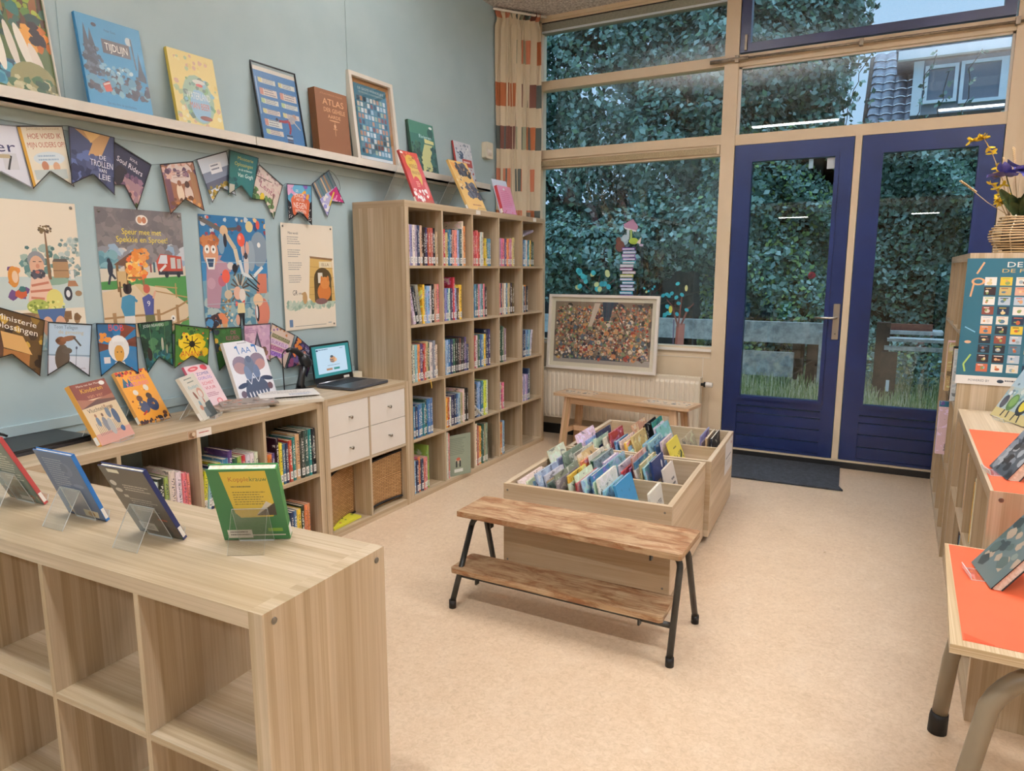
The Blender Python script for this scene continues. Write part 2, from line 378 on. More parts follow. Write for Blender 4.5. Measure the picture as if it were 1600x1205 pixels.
# ---------------------------------------------------------------- printed art: coloured shapes cut to an outline, laid in thin layers
def clip(poly, a, b):
    out = []; n = len(poly)
    def sd(p): return (b[0]-a[0])*(p[1]-a[1])-(b[1]-a[1])*(p[0]-a[0])
    for i in range(n):
        p, q = poly[i], poly[(i+1) % n]; dp, dq = sd(p), sd(q)
        if dp >= 0: out.append(p)
        if (dp >= 0) != (dq >= 0):
            t = dp/(dp-dq); out.append((p[0]+t*(q[0]-p[0]), p[1]+t*(q[1]-p[1])))
    return out
def clipc(poly, reg):
    for i in range(len(reg)):
        if len(poly) < 3: return []
        poly = clip(poly, reg[i], reg[(i+1) % len(reg)])
    return poly if len(poly) > 2 else []
_tx = {}
def text_tris(s):
    if s in _tx: return _tx[s]
    c = bpy.data.curves.new('t', 'FONT'); c.body = s; c.resolution_u = 2; o = bpy.data.objects.new('t', c)
    me = o.to_mesh(); me.calc_loop_triangles()
    vs = [(v.co.x, v.co.y) for v in me.vertices]; tr = [[vs[i] for i in t.vertices] for t in me.loop_triangles]
    o.to_mesh_clear(); bpy.data.objects.remove(o); bpy.data.curves.remove(c)
    out = []
    for t in tr:
        ar = (t[1][0]-t[0][0])*(t[2][1]-t[0][1])-(t[2][0]-t[0][0])*(t[1][1]-t[0][1])
        if abs(ar) > 1e-9: out.append(t if ar > 0 else t[::-1])
    w = max([p[0] for t in out for p in t] or [1]); _tx[s] = (out, w); return _tx[s]
RECT = [[(0, 0), (100, 0), (100, 100), (0, 100)]]
FLAG = [[(0, 0), (50, 27), (50, 100), (0, 100)], [(50, 27), (100, 0), (100, 100), (50, 100)]]
GROUPS = []
def shapes_to_polys(shapes, asp=1.0, rng=None):
    """coordinates 0..100 in both directions; asp = width/height"""
    out = []; rng = rng or random.Random(1); GROUPS.clear()
    for sh in shapes:
        k = sh[0]; n0 = len(out)
        if k == 'r': x, y, w, h, c = sh[1:6]; out.append(([(x, y), (x+w, y), (x+w, y+h), (x, y+h)], c))
        elif k == 'p':
            pts = sh[1]; ar = sum(pts[i][0]*pts[(i+1) % len(pts)][1]-pts[(i+1) % len(pts)][0]*pts[i][1] for i in range(len(pts)))
            out.append((pts if ar > 0 else pts[::-1], sh[2]))
        elif k == 'e':
            cx, cy, rx, ry, c = sh[1:6]; a = rad(sh[6]) if len(sh) > 6 else 0; pts = []
            for i in range(16):
                t = 2*PI*i/16; x, y = rx*math.cos(t), ry*math.sin(t)*1.0
                X = x*math.cos(a)-y/asp*math.sin(a) if a else x; Y = x*asp*math.sin(a)+y*math.cos(a) if a else y
                pts.append((cx+X, cy+Y))
            out.append((pts, c))
        elif k == 'l':      # line strip x0,y0,x1,y1,width,col
            x0, y0, x1, y1, w, c = sh[1:7]; dx, dy = (x1-x0)*asp, y1-y0; L = math.hypot(dx, dy) or 1; nx, ny = -dy/L*w/2/asp, dx/L*w/2
            out.append(([(x0-nx, y0-ny), (x1-nx, y1-ny), (x1+nx, y1+ny), (x0+nx, y0+ny)], c))
        elif k == 't':      # text, x, y(baseline), size in % of height, col, align, maxw, rot
            s, x, y, sz, c = sh[1:6]; al = sh[6] if len(sh) > 6 else 'c'; mw = sh[7] if len(sh) > 7 else None; ro = rad(sh[8]) if len(sh) > 8 else 0
            tr, w = text_tris(s); sy = sz*1.35; sx = sy/asp
            if mw: sx = mw/w
            x0 = {'c': -w*sx/2, 'l': 0, 'r': -w*sx}[al]
            for t in tr:
                P = [(x0+p[0]*sx, p[1]*sy) for p in t]
                if ro: P = [(p[0]*math.cos(ro)-p[1]/asp*math.sin(ro), p[0]*asp*math.sin(ro)+p[1]*math.cos(ro)) for p in P]
                out.append(([(x+p[0], y+p[1]) for p in P], c))
        elif k == 'n':      # n, x0,y0,x1,y1, smin,smax, cols, seed
            n, x0, y0, x1, y1, s0, s1, cols = sh[1:9]; rg = random.Random(sh[9] if len(sh) > 9 else 3)
            for _ in range(n):
                cx, cy, r = rg.uniform(x0, x1), rg.uniform(y0, y1), rg.uniform(s0, s1); q = rg.randint(5, 8); a0 = rg.uniform(0, 6)
                out.append(([(cx+r/asp*rg.uniform(.6, 1)*math.cos(a0+2*PI*i/q), cy+r*rg.uniform(.6, 1)*math.sin(a0+2*PI*i/q)) for i in range(q)], rg.choice(cols)))
        elif k == 'x':      # lines of small text marks: x0,y0,x1,y1,rows,col,seed
            x0, y0, x1, y1, n, c = sh[1:7]; rg = random.Random(5+int(x0*7+y0))
            for i in range(n):
                y = y1-(y1-y0)*(i+.5)/n; hh = (y1-y0)/n*.42; x = x0; xe = x0+(x1-x0)*rg.uniform(.72, 1)
                while x < xe:
                    w = rg.uniform(1.5, 6)*(x1-x0)/60; w = min(w, xe-x); out.append(([(x, y), (x+w, y), (x+w, y+hh), (x, y+hh)], c)); x += w+1.1*(x1-x0)/60
        if k != 'n': GROUPS.append((n0, len(out)))
        else: GROUPS.extend((i, i+1) for i in range(n0, len(out)))
    return out
def levels(polys):
    """print order: a shape lies one layer above the highest earlier shape it overlaps"""
    lev = [0]*len(polys); B = np.zeros((len(GROUPS), 4)); G = np.zeros(len(GROUPS))
    for g, (a, b) in enumerate(GROUPS):
        P = [p for q in polys[a:b] for p in q[0]]
        if not P: B[g] = (1e9, 1e9, -1e9, -1e9); continue
        xs_ = [p[0] for p in P]; ys_ = [p[1] for p in P]; B[g] = (min(xs_), min(ys_), max(xs_), max(ys_))
        m = (B[:g, 0] < B[g, 2]) & (B[:g, 2] > B[g, 0]) & (B[:g, 1] < B[g, 3]) & (B[:g, 3] > B[g, 1])
        G[g] = 1+(G[:g][m].max() if m.any() else 0)
        for i in range(a, b): lev[i] = G[g]
    return lev
def art_mesh(name, shapes, fn, w, h, regs=RECT, base='ffffff', thick=None, back=None, lay=.00006, border=None):
    """fn(u,v,n)->point with u,v in 0..100 and n the height above the sheet"""
    polys = shapes_to_polys(shapes, w/h); V = []; F = []; C = []
    def add(pts, c):
        b = len(V); V.extend(pts); F.append(tuple(range(b, b+len(pts)))); C.extend([c]*len(pts))
    cb = H(base)
    for rg in regs: add([fn(p[0], p[1], 0) for p in rg], cb)
    for (pts, c), L in zip(polys, levels(polys)):
        cc = H(c); n = .0001+L*(.00002 if L < 60 else .0000195)
        for rg in regs:
            q = clipc(pts, rg)
            if q: add([fn(p[0], p[1], n) for p in q], cc)
    out = OUTL[2 if len(regs) == 2 else 1]
    if border:
        bc = H(border[1]); bw = border[0]; m = len(out)
        for i in range(m):
            p, q = out[i], out[(i+1) % m]; dx, dy = (q[0]-p[0])*w/100, (q[1]-p[1])*h/100; l = math.hypot(dx, dy)
            nx, ny = -dy/l*bw/w*100, dx/l*bw/h*100
            add([fn(*t, .0016) for t in (p, q, (q[0]+nx, q[1]+ny), (p[0]+nx, p[1]+ny))], bc)
    if thick:
        ck = H(back or base)
        for rg in regs: add([fn(p[0], p[1], -thick) for p in rg][::-1], ck)
        m = len(out)
        for i in range(m):
            p, q = out[i], out[(i+1) % m]; add([fn(*p, 0), fn(*p, -thick), fn(*q, -thick), fn(*q, 0)], ck)
    me = bpy.data.meshes.new(name); me.from_pydata([tuple(v) for v in V], [], F)
    a = me.color_attributes.new('Col', 'FLOAT_COLOR', 'CORNER'); a.data.foreach_set('color', [x for c in C for x in c])
    me.update(); return me
OUTL = {1: [(0, 0), (100, 0), (100, 100), (0, 100)], 2: [(0, 0), (50, 27), (100, 0), (100, 100), (0, 100)]}
def flat_art(name, shapes, w, h, parent, y=-.0002, m='print', base='ffffff', x0=0, z0=0, thick=None, back=False, regs=RECT, border=None):
    """art facing -Y (or +Y if back) on a w x h sheet whose lower left corner is x0,y,z0"""
    s = 1 if back else -1
    fn = (lambda u, v, n: (x0+w*(100-u)/100, y+n, z0+h*v/100)) if back else (lambda u, v, n: (x0+w*u/100, y-n, z0+h*v/100))
    me = art_mesh(name, shapes, fn, w, h, regs, base, thick, border=border); me.materials.append(M[m])
    return place(me, name, parent)
# ================================================================ room shell
XW = -.43; YW = 2.15; ZC = 3.47
struct('floor', MB().box(XW-.15, 6.2, -12.2, YW+.12, -.12, 0, g=0), 'floor', 'marbled beige linoleum floor')
struct('wall_left', MB().box(XW-.15, XW, -12.2, YW+.12, 0, ZC), 'wall', 'blue-grey painted wall behind the posters')
struct('wall_back', MB().box(XW, 6.05, -12.2, -12.05, 0, ZC), 'cream', 'cream back wall behind the camera')
struct('wall_right', MB().box(6.05, 6.2, -12.2, YW+.12, 0, ZC), 'cream', 'cream wall on the right')
struct('ceiling', MB().box(XW-.15, 6.2, -12.2, YW+.12, ZC, ZC+.12), 'ceil', 'rough sprayed white ceiling')
struct('trim_1', MB().box(XW, 6.05, -12.05, -7.6, 2.62, 2.74), 'ceil', 'lowered hall ceiling')
# battens on the blue wall: below the ledge, above the counter, panel seams
struct('trim_2', MB().box(XW, XW+.006, -4, 1.62, 1.985, 2.028), 'wall', 'thin painted batten under the picture ledge')
b = MB(); b.box(XW, XW+.018, -4, -.03, .795, .835); b.box(XW, XW+.012, -4, -.03, .755, .793)
struct('trim_3', b, 'wall', 'painted cable duct just above the cabinets')
b = MB()
for y in (-1.66, .02): b.box(XW, XW+.004, y, y+.006, 2.05, ZC)
struct('trim_4', b, 'wall', 'painted panel seams in the blue wall')
# ---- window wall
b = MB()
b.box(XW, -.22, YW, YW+.12, 0, ZC); b.box(-.22, 1.30, YW, YW+.12, 0, .80)
b.box(XW, 1.33, YW-.012, YW+.12, 3.44, ZC)
struct('wall_window', b, 'cream', 'cream panelled wall under the large window', .003)
b = MB(); b.box(-.22, 1.30, YW-.02, YW+.06, .795, .815); b.box(-.1, 1.295, YW-.004, YW, .745, .749); b.box(1.235, 1.239, YW-.004, YW, .1, .745)
struct('trim_5', b, 'white', 'window sill and panel seams')
struct('trim_6', MB().box(XW, 1.40, YW-.02, YW, 0, .085), 'plinth', 'black plinth under the radiator')
win = MB()
win.box(1.30, 1.40, YW-.012, YW+.12, .0, ZC)                      # mullion
for z0, z1 in ((.815, .83), (2.35, 2.42), (2.90, 2.97), (3.425, 3.445)): win.box(-.22, 1.30, YW, YW+.1, z0, z1)
win.box(-.235, -.2, YW, YW+.1, .8, 3.44)
w1 = struct('window_1', win, 'cream', 'large window left of the blue doors in cream frame', .003)
for z0, z1 in ((.83, 2.27), (2.42, 2.90), (2.97, 3.345)):
    p = MB().box(-.2, 1.30, YW+.045, YW+.051, z0, z1).build('window_pane', 'glass', w1)
MB().box(-.2, 1.30, YW+.01, YW+.08, 2.27, 2.35).build('vent_frame', 'cream', w1, bevel=.003)
b = MB()
b.box(-.2, 1.27, YW-.004, YW+.004, 2.287, 2.333)
b.build('vent_grille', noisy('vent_mesh', '8d7c5c', 'b09c78', 160, .7), w1)
b = MB(); b.box(-.2, 1.30, YW+.01, YW+.08, 3.345, 3.425); MB().box(-.2, 1.30, YW+.005, YW+.012, 3.345, 3.36).build('vent_edge', 'wgrey', w1); MB().box(-.2, 1.30, YW+.004, YW+.01, 3.418, 3.424).build('vent_edge', 'rubber', w1); b.build('upper_vent', noisy('upper_vent_cloth', '8a8a7c', '9a9989', 90, .8), w1)
MB().box(1.272, 1.292, YW-.012, YW+.002, 2.28, 2.345).build('vent_slider', 'cream', w1, bevel=.002)
win = MB()
win.box(1.40, 3.06, YW, YW+.1, 2.335, 2.41); win.box(1.40, 3.06, YW, YW+.1, 2.885, 2.965)
win.box(2.206, 2.249, YW-.004, YW+.1, .05, 2.335)
win.box(3.06, 3.13, YW-.012, YW+.12, 0, ZC)
w2 = struct('window_2', win, 'cream', 'transom window above the blue doors in cream frame', .003)
MB().box(1.40, 3.06, YW+.045, YW+.051, 2.41, 2.885).build('window_pane', 'glass', w2)
b = MB(); b.box(1.40, 1.42, YW+.02, YW+.04, 2.41, 2.885); b.box(3.045, 3.06, YW+.02, YW+.04, 2.41, 2.885); b.box(1.40, 3.06, YW+.02, YW+.04, 2.872, 2.885)
b.build('glazing_bead', 'white', w2)
b = MB(); b.box(1.405, 1.475, YW-.01, YW+.06, 2.975, 3.46); b.box(2.985, 3.05, YW-.01, YW+.06, 2.975, 3.46); b.box(1.475, 2.985, YW-.01, YW+.06, 2.975, 3.035); b.box(1.475, 2.985, YW-.01, YW+.06, 3.42, 3.46)
w3 = struct('window_3', b, 'bluedark', 'dark blue framed top window above the doors', .004)
MB().box(1.475, 2.985, YW+.02, YW+.026, 3.035, 3.42).build('window_pane', 'glass', w3)
MB().box(1.44, 1.455, YW-.03, YW-.01, 2.985, 3.09).build('window_catch', 'rod', w3)
b = MB(); b.box(3.13, 6.05, YW, YW+.12, 0, ZC); b.box(3.16, 3.175, YW-.006, YW, 0, ZC); b.box(3.185, 3.19, YW-.004, YW, 0, ZC)
struct('wall_window_right', b, 'cream', 'cream wall panel right of the doors')
b = MB(); b.box(1.40, 3.06, YW-.02, YW+.02, .043, .056); struct('trim_7', b, 'cream', 'cream threshold strip below the doors')
struct('trim_8', MB().box(1.40, 6.05, YW-.03, YW-.005, 0, .045), 'plinth', 'black plinth below the doors')
struct('baseboard_left', MB().box(XW, XW+.012, -12, 2.15, 0, .08), 'plinth', 'dark skirting behind the bookcases')
def door(n, x0, x1, gx0, gx1, label):
    b = MB(); y0, y1 = YW-.002, YW+.055; z0, z1 = .058, 2.333
    b.box(x0+.004, gx0-.02, y0, y1, z0, z1); b.box(gx1+.02, x1-.004, y0, y1, z0, z1)
    b.box(gx0-.02, gx1+.02, y0, y1, 2.235, z1); b.box(gx0-.02, gx1+.02, y0, y1, .40, .45)
    b.box(gx0-.02, gx1+.02, y0, y1, z0, .075)
    zz = [.077, .165, .258, .343, .398]
    for a, c in zip(zz, zz[1:]): b.box(gx0-.02, gx1+.02, y0+.012, y1, a, c-.006)
    o = struct(f'door_{n}', b, 'blue', label, .003)
    b = MB(); e = .028
    for a in ((gx0-e, gx0, .475-e, 2.21+e), (gx1, gx1+e, .475-e, 2.21+e), (gx0, gx1, .475-e, .475), (gx0, gx1, 2.21, 2.21+e)): b.box(a[0], a[1], y0-.010, y1-.01, a[2], a[3])
    b.build('glazing_bead', 'blue', o, bevel=.003)
    MB().box(gx0, gx1, YW+.025, YW+.031, .475, 2.21).build('glass_pane', 'glass', o)
    return o
d1 = door(1, 1.40, 2.206, 1.53, 2.088, 'left navy blue glazed door with steel handle')
d2 = door(2, 2.249, 3.06, 2.385, 2.927, 'right navy blue glazed door')
b = MB().rbox(2.148, 2.19, YW-.012, YW-.002, .935, 1.19, .004, 1)
b.lathe([(.007, 0), (.007, .003)], 12, (0, 0, 0), m=Matrix.Translation((2.169, YW-.012, .985)) @ Matrix.Rotation(PI/2, 4, 'X'))
hp = b.build('handle_plate', 'steel', d1)
MB().tube([(2.169, YW-.01, 1.09), (2.169, YW-.05, 1.09), (2.155, YW-.06, 1.09), (2.03, YW-.06, 1.09)], .0095, 12).build('door_handle', 'steel', hp)
MB().rbox(2.164, 2.174, YW-.0135, YW-.0115, .972, .992, .003, 1).build('keyhole', 'rubber', hp)
MB().lathe([(.026, 0), (.026, .001)], 20, m=Matrix.Translation((1.985, YW+.024, 1.39)) @ Matrix.Rotation(PI/2, 4, 'X')).build('round_sticker', noisy('round_sticker_print', '7a2030', '1c1418', 40, .4), d1)
MB().box(1.915, 1.945, YW+.022, YW+.0245, 2.14, 2.205).build('glass_label', mat('pale_blue_label', '9fc2d8', .4), d1)
MB().box(2.035, 2.085, YW+.022, YW+.0245, 2.13, 2.205).build('glass_label', M['wgrey'], d1)
# window opener rod
t = thing('window_opener_rod', 'long weathered metal opener rod across the frame above the doors', 'window opener', (1.2, YW-.03, 2.93))
MB().tube([(.1, 0, 0), (1.95, 0, -.005)], .0085, 10).build('rod', 'rod', t)
for x in (.02,): MB().tube([(x-.02, 0, 0), (x+.25, 0, 0)], .014, 12).build('gear_sleeve', 'rod', t)
for x in (.19, 1.0, 1.86): MB().box(x-.012, x+.012, -.012, .03, -.02, .025).build('bracket', 'rod', t, bevel=.002)
tag(MB().tube([(0, 0, 0), (0, 0, 3.4)], .012, 12).build('heating_pipe', 'cream', loc=(3.21, YW-.02, 0)), 'slim cream vertical pipe right of the doors', 'pipe')
# ---- lamps
for k, (a, b_, y, z) in enumerate(LAMPS):
    fill_lamp = 2 <= k < 5  # added hanging lamps, shaped to stay out of the window reflections
    t = thing('ceiling_lamp', ['long lit ceiling lamp left of the camera', 'long lit ceiling lamp right of the camera'][k] if k < 2 else (['left', 'middle', 'right'][(k-2) % 3] + (' added hanging fill lamp, up and down, above the book bins' if fill_lamp else ' ceiling lamp in the row furthest from the windows')), 'lamp', ((a+b_)/2, y, z), group='ceiling lamps')
    L = (b_-a)/2+.03
    h = MB(); h.box(-L, L, -.09, -.075, -.006, .07); h.box(-L, L, .075, .09, -.006, .07); h.box(-L, -L+.02, -.075, .075, -.006, .07); h.box(L-.02, L, -.075, .075, -.006, .07); h.box(-L, L, -.09, .09, .03 if fill_lamp else .05, .035 if fill_lamp else .07)
    h.build('housing', 'white', t)
    if fill_lamp:
        g = MB()
        for i in range(18): g.box(-L+.03+i*(2*L-.06)/17, -L+.032+i*(2*L-.06)/17, -.075, .075, -.012, .015)
        g.build('louvre', 'white', t)
        for x in (-L+.1, L-.1): MB().tube([(x, 0, .04), (x, 0, .35)], .002, 6).build('hanging_wire', 'steel', t)
    else: MB().box(-L+.02, L-.02, -.075, .075, .004, .02).build('diffuser', 'tube', t)
for k, (a, b_) in enumerate(((.02, .62), (2.62, 3.12))):
    t = thing('hall_lamp', ['left', 'right'][k]+' lit lamp on the hall ceiling', 'lamp', ((a+b_)/2, -9.4, 2.6), group='hall lamps')
    MB().box(-(b_-a)/2-.02, (b_-a)/2+.02, -.09, .09, -.03, .02).build('housing', 'white', t)
    MB().box(-(b_-a)/2, (b_-a)/2, -.08, .08, -.045, -.03).build('diffuser', 'tube', t)
# ---- curtain
def cur(u, v):
    # path of the cloth in the corner, gathered folds
    s = u; x0, y0 = -.395, 1.80; x1, y1 = -.19, 2.03
    x = x0+(x1-x0)*s; y = y0+(y1-y0)*s
    amp = .048
    ph = s*2*PI*7+.6*math.sin(v*3+s*9)
    nx, ny = -.75, -.66
    a = amp*math.sin(ph)+.008*math.sin(ph*2.3+v*4); w = .012*math.cos(ph*2)
    pin = 1-.35*math.exp(-((v-.955)/.02)**2)
    return (x-(.66)*w+.74*a*pin*-1, y+.7*w-.67*a*pin, 1.85+1.61*v)
c = MB().grid(cur, 220, 60, uvs=(2.4, 1.61)).build('curtain', 'curtain'); c.modifiers.new('thick', 'SOLIDIFY').thickness = .0015
tag(c, 'gathered beige curtain with green and rust colour blocks in the corner', 'curtain')
b = MB().tube([(-.41, 1.72, 3.445), (-.13, 2.1, 3.445)], .009, 10); tag(b.build('curtain_rail', 'white'), 'short white curtain rail at the ceiling corner', 'curtain rail')
# ---- motion sensor
t = thing('motion_sensor', 'cream motion sensor on the blue wall beside the curtain', 'sensor', (XW, 1.62, 2.30))
MB().rbox(0, .04, -.055, .055, 0, .125, .012, 0).build('body', 'foam', t)
MB().grid(lambda u, v: (.04+.012*math.sin(PI*u)*math.sin(PI*v), -.035+.07*u, .02+.05*v), 12, 8).build('lens', 'white', t)
# ---- picture ledges
for k, (a, c_) in enumerate(((-2.8, -.79), (-.785, 1.53))):
    t = thing('picture_ledge', ['white wall ledge holding three illustrated covers, left length', 'white wall ledge holding frames and atlas, right length'][k], 'shelf', (XW, a, 2.035), group='picture ledges')
    L = c_-a; MB().box(0, .10, 0, L, 0, .014).build('shelf_board', 'ledge', t, bevel=.001)
    MB().box(.0, .012, 0, L, .014, .07).build('back_rail', 'ledge', t); MB().box(.088, .10, 0, L, .0, .055).build('front_lip', 'ledge', t, bevel=.001)
# ---- door mat
pts = [(-.55, -.03), (.36, .0), (.33, .08), (.30, .60), (-.55, .60)]
tag(MB().prism(pts, .001, .012).build('door_mat', 'matblk', loc=(1.97, 1.52, 0)), 'black ribbed mat lying in front of the blue doors', 'door mat')
# ---- radiator
t = thing('radiator', 'cream ribbed panel radiator under the large window', 'radiator', (-.10, 2.02, .17))
RW, RH = 1.35, .42
def rib(u, v):
    ph = (u*34) % 1; d = .012*max(0, min(1, 3*math.sin(PI*ph)-.55)) if .03 < v < .95 else 0
    e = min(1, (v-.03)/.03, (.95-v)/.03) if .03 < v < .95 else 0
    return (RW*u, -d*max(0, e), RH*v)
MB().grid(rib, 34*10, 40).build('front_panel', 'creamrad', t)
MB().box(0, RW, .04, .06, 0, RH).build('back_panel', 'creamrad', t)
b = MB(); b.box(-.004, 0, -.004, .07, -.004, RH+.01); b.box(RW, RW+.004, -.004, .07, -.004, RH+.01); b.build('side_cover', 'creamrad', t, bevel=.002)
b = MB(); b.box(0, RW, -.002, .01, RH, RH+.012); b.box(0, RW, .055, .07, RH, RH+.012)
for i in range(60): b.box(i*RW/60, i*RW/60+.006, .01, .055, RH+.002, RH+.008)
b.build('top_grille', 'creamrad', t)
v = MB().tube([(RW, .03, RH-.04), (RW+.03, .03, RH-.04)], .012, 12); v.tube([(RW+.025, .03, RH-.04), (RW+.04, .03, RH-.04)], .02, 16); v.build('valve', 'rubber', t)
MB().tube([(RW+.035, .03, RH-.04), (RW+.05, .03, RH-.04), (RW+.09, .03, RH-.04)], [.019, .021, .018], 16).build('thermostat_knob', 'white', t)
b = MB(); b.tube([(.62, .03, -.005), (.62, .03, -.165)], .009, 10); b.tube([(.67, .03, -.005), (.67, .03, -.165)], .009, 10); b.lathe([(.016, -.05), (.016, -.02)], 12, (.62, .03, 0)); b.lathe([(.016, -.05), (.016, -.02)], 12, (.67, .03, 0)); b.build('pipe', 'rod', t)
# ================================================================ bookcases
ORD = ['first', 'second', 'third', 'fourth', 'fifth', 'sixth', 'seventh', 'eighth', 'ninth', 'tenth', 'eleventh', 'twelfth', 'thirteenth', 'fourteenth', 'fifteenth', 'sixteenth', 'seventeenth', 'eighteenth', 'nineteenth', 'twentieth', 'twenty-first', 'twenty-second', 'twenty-third', 'twenty-fourth']
def bookcase(name, label, cols, rows, Wd, Ht, D, loc, rz, top_over=False, screws=(), to=.038, ti=.016):
    t = thing(name, label, 'bookcase', loc, rz)
    cw = (Wd-2*to-(cols-1)*ti)/cols; ch = (Ht-2*to-(rows-1)*ti)/rows
    e = 0 if top_over else to
    z0 = to if top_over else 0; z1 = Ht-to if top_over else Ht
    MB().box(e, Wd-e, 0, D, Ht-to, Ht, g=0).build('top_panel', 'oak', t, bevel=.0012)
    MB().box(e, Wd-e, 0, D, 0, to, g=0).build('bottom_panel', 'oak', t, bevel=.0012)
    for x in (0, Wd-to): MB().box(x, x+to, 0, D, z0, z1, g=2).build('side_panel', 'oak', t, bevel=.0012)
    hor = cols >= 5
    if hor:
        for r in range(1, rows): MB().box(to, Wd-to, .001, D-.001, to+r*(ch+ti)-ti, to+r*(ch+ti), g=0).build('shelf', 'oak', t, bevel=.0008)
        for c in range(1, cols):
            for r in range(rows): z = to+r*(ch+ti); MB().box(to+c*(cw+ti)-ti, to+c*(cw+ti), .001, D-.001, z, z+ch, g=2).build('divider', 'oak', t, bevel=.0008)
    else:
        for c in range(1, cols): MB().box(to+c*(cw+ti)-ti, to+c*(cw+ti), .001, D-.001, to, Ht-to, g=2).build('divider', 'oak', t, bevel=.0008)
        for r in range(1, rows):
            for c in range(cols): x = to+c*(cw+ti); MB().box(x, x+cw, .001, D-.001, to+r*(ch+ti)-ti, to+r*(ch+ti), g=0).build('shelf', 'oak', t, bevel=.0008)
    for sx, sy, sz in screws:
        s = MB(); d = -1 if sx == 0 else 1
        R = Matrix.Translation((sx+d*.0006, sy, sz)) @ Matrix.Rotation(PI/2*d, 4, 'Y')
        s.lathe([(.0075, 0), (.0075, .0012), (.0065, .0016), (.003, .0008), (.001, .0008)], 16, m=R)
        s.build('screw', 'screw', t)
    Mx = Matrix.Translation(loc) @ Matrix.Rotation(rz, 4, 'Z')
    def cell(c, r):     # column from left, row from top
        x = to+c*(cw+ti); z = to+(rows-1-r)*(ch+ti); return x, x+cw, z, z+ch
    return dict(t=t, M=Mx, cell=cell, D=D, W=Wd, H=Ht)
PAL = dict(w=('white', 'ddd6ca'), t=('tan', 'c4a57c'), k=('black', '1a1a1e'), n=('navy', '232c52'), b=('blue', '3f7199'), l=('light blue', '8fb3cc'), g=('dark green', '2a5348'), G=('grey-green', '8a937f'), c=('crimson', 'b4323a'), r=('rust red', 'a84c30'), o=('orange', 'e08446'), s=('salmon', 'dd8370'), p=('pink', 'cf6f80'), y=('yellow', 'e2b437'), Y=('lemon yellow', 'e4d93a'), v=('purple', '563f72'), e=('grey', '8a8a8c'), m=('lime green', '9aad50'), T=('teal', '2a7f80'), B=('brown', '63412c'), i=('lilac', '9f97ba'))
_bm = {}
def book_meshes(t, d, h):
    key = (round(t, 3), round(d, 2), round(h, 2))
    if key in _bm: return _bm[key], key
    t, d, h = key; c = .002
    op = [(0, d), (0, .005), (t*.22, 0), (t*.78, 0), (t, .005), (t, d)]
    ip = [(c, d), (c, .005+c*.4), (t*.22+c*.3, c), (t*.78-c*.3, c), (t-c, .005+c*.4), (t-c, d)]
    m = MB()
    for i in range(5):
        a, b = op[i], op[i+1]; p, q = ip[i], ip[i+1]
        side = i in (0, 4)
        U = (lambda s: 2+s[1]/.25) if side else (lambda s: s[0]/t)
        m.face([(b[0], b[1], 0), (a[0], a[1], 0), (a[0], a[1], h), (b[0], b[1], h)][::-1], 0, [(U(b), 0), (U(a), 0), (U(a), h/.28 if side else 1), (U(b), h/.28 if side else 1)][::-1])
        m.face([(p[0], p[1], 0), (q[0], q[1], 0), (q[0], q[1], h), (p[0], p[1], h)][::-1], 0, [(-1, .1)]*4)
        for z in (0, h):
            f = [(a[0], a[1], z), (b[0], b[1], z), (q[0], q[1], z), (p[0], p[1], z)]; m.face(f if z == 0 else f[::-1], 0, [(-1, .1)]*4)
    m.face([(0, d, 0), (c, d, 0), (c, d, h), (0, d, h)], 0, [(-1, .1)]*4); m.face([(t-c, d, 0), (t, d, 0), (t, d, h), (t-c, d, h)], 0, [(-1, .1)]*4)
    cov = m.mesh('book_cover'); cov.materials.append(M['cover'])
    pg = MB().box(c+.0002, t-c-.0002, c+.001, d-.004, .003, h-.003).mesh('pages'); pg.materials.append(M['pages'])
    s = MB(); y = -.0005; s.face([(t*.12, y+.0012, .014), (t*.88, y+.0012, .014), (t*.88, y+.0012, .052), (t*.12, y+.0012, .052)], 0, [(0, 0), (1, 0), (1, 1), (0, 1)])
    s.face([(t*.2, y, .014), (t*.8, y, .014), (t*.8, y, .052), (t*.2, y, .052)], 0, [(0, 0), (1, 0), (1, 1), (0, 1)])
    st = s.mesh('spine_sticker'); st.materials.append(M['sticker'])
    _bm[key] = (cov, pg, st); return _bm[key], key
def jit(hexc, rg, a=.10):
    c = list(H(hexc)); return tuple(max(0, min(1, x*(1+rg.uniform(-a, a)*2.2)+rg.uniform(-.01, .01))) for x in c[:3])+(1,)
RG = random.Random(11)
def book(mw, t, d, h, colr, label, group=None, sticker=True, name='book'):
    (cov, pg, st), _ = book_meshes(t, d, h)
    o = bpy.data.objects.new(name, cov); COL.objects.link(o); o.matrix_world = mw; o.color = jit(colr, RG)
    tag(o, label, 'picture book' if name == 'picture_book' else 'book', group)
    p = bpy.data.objects.new('pages', pg); COL.objects.link(p); p.parent = o
    if sticker: s = bpy.data.objects.new('spine_sticker', st); COL.objects.link(s); s.parent = o
    return o
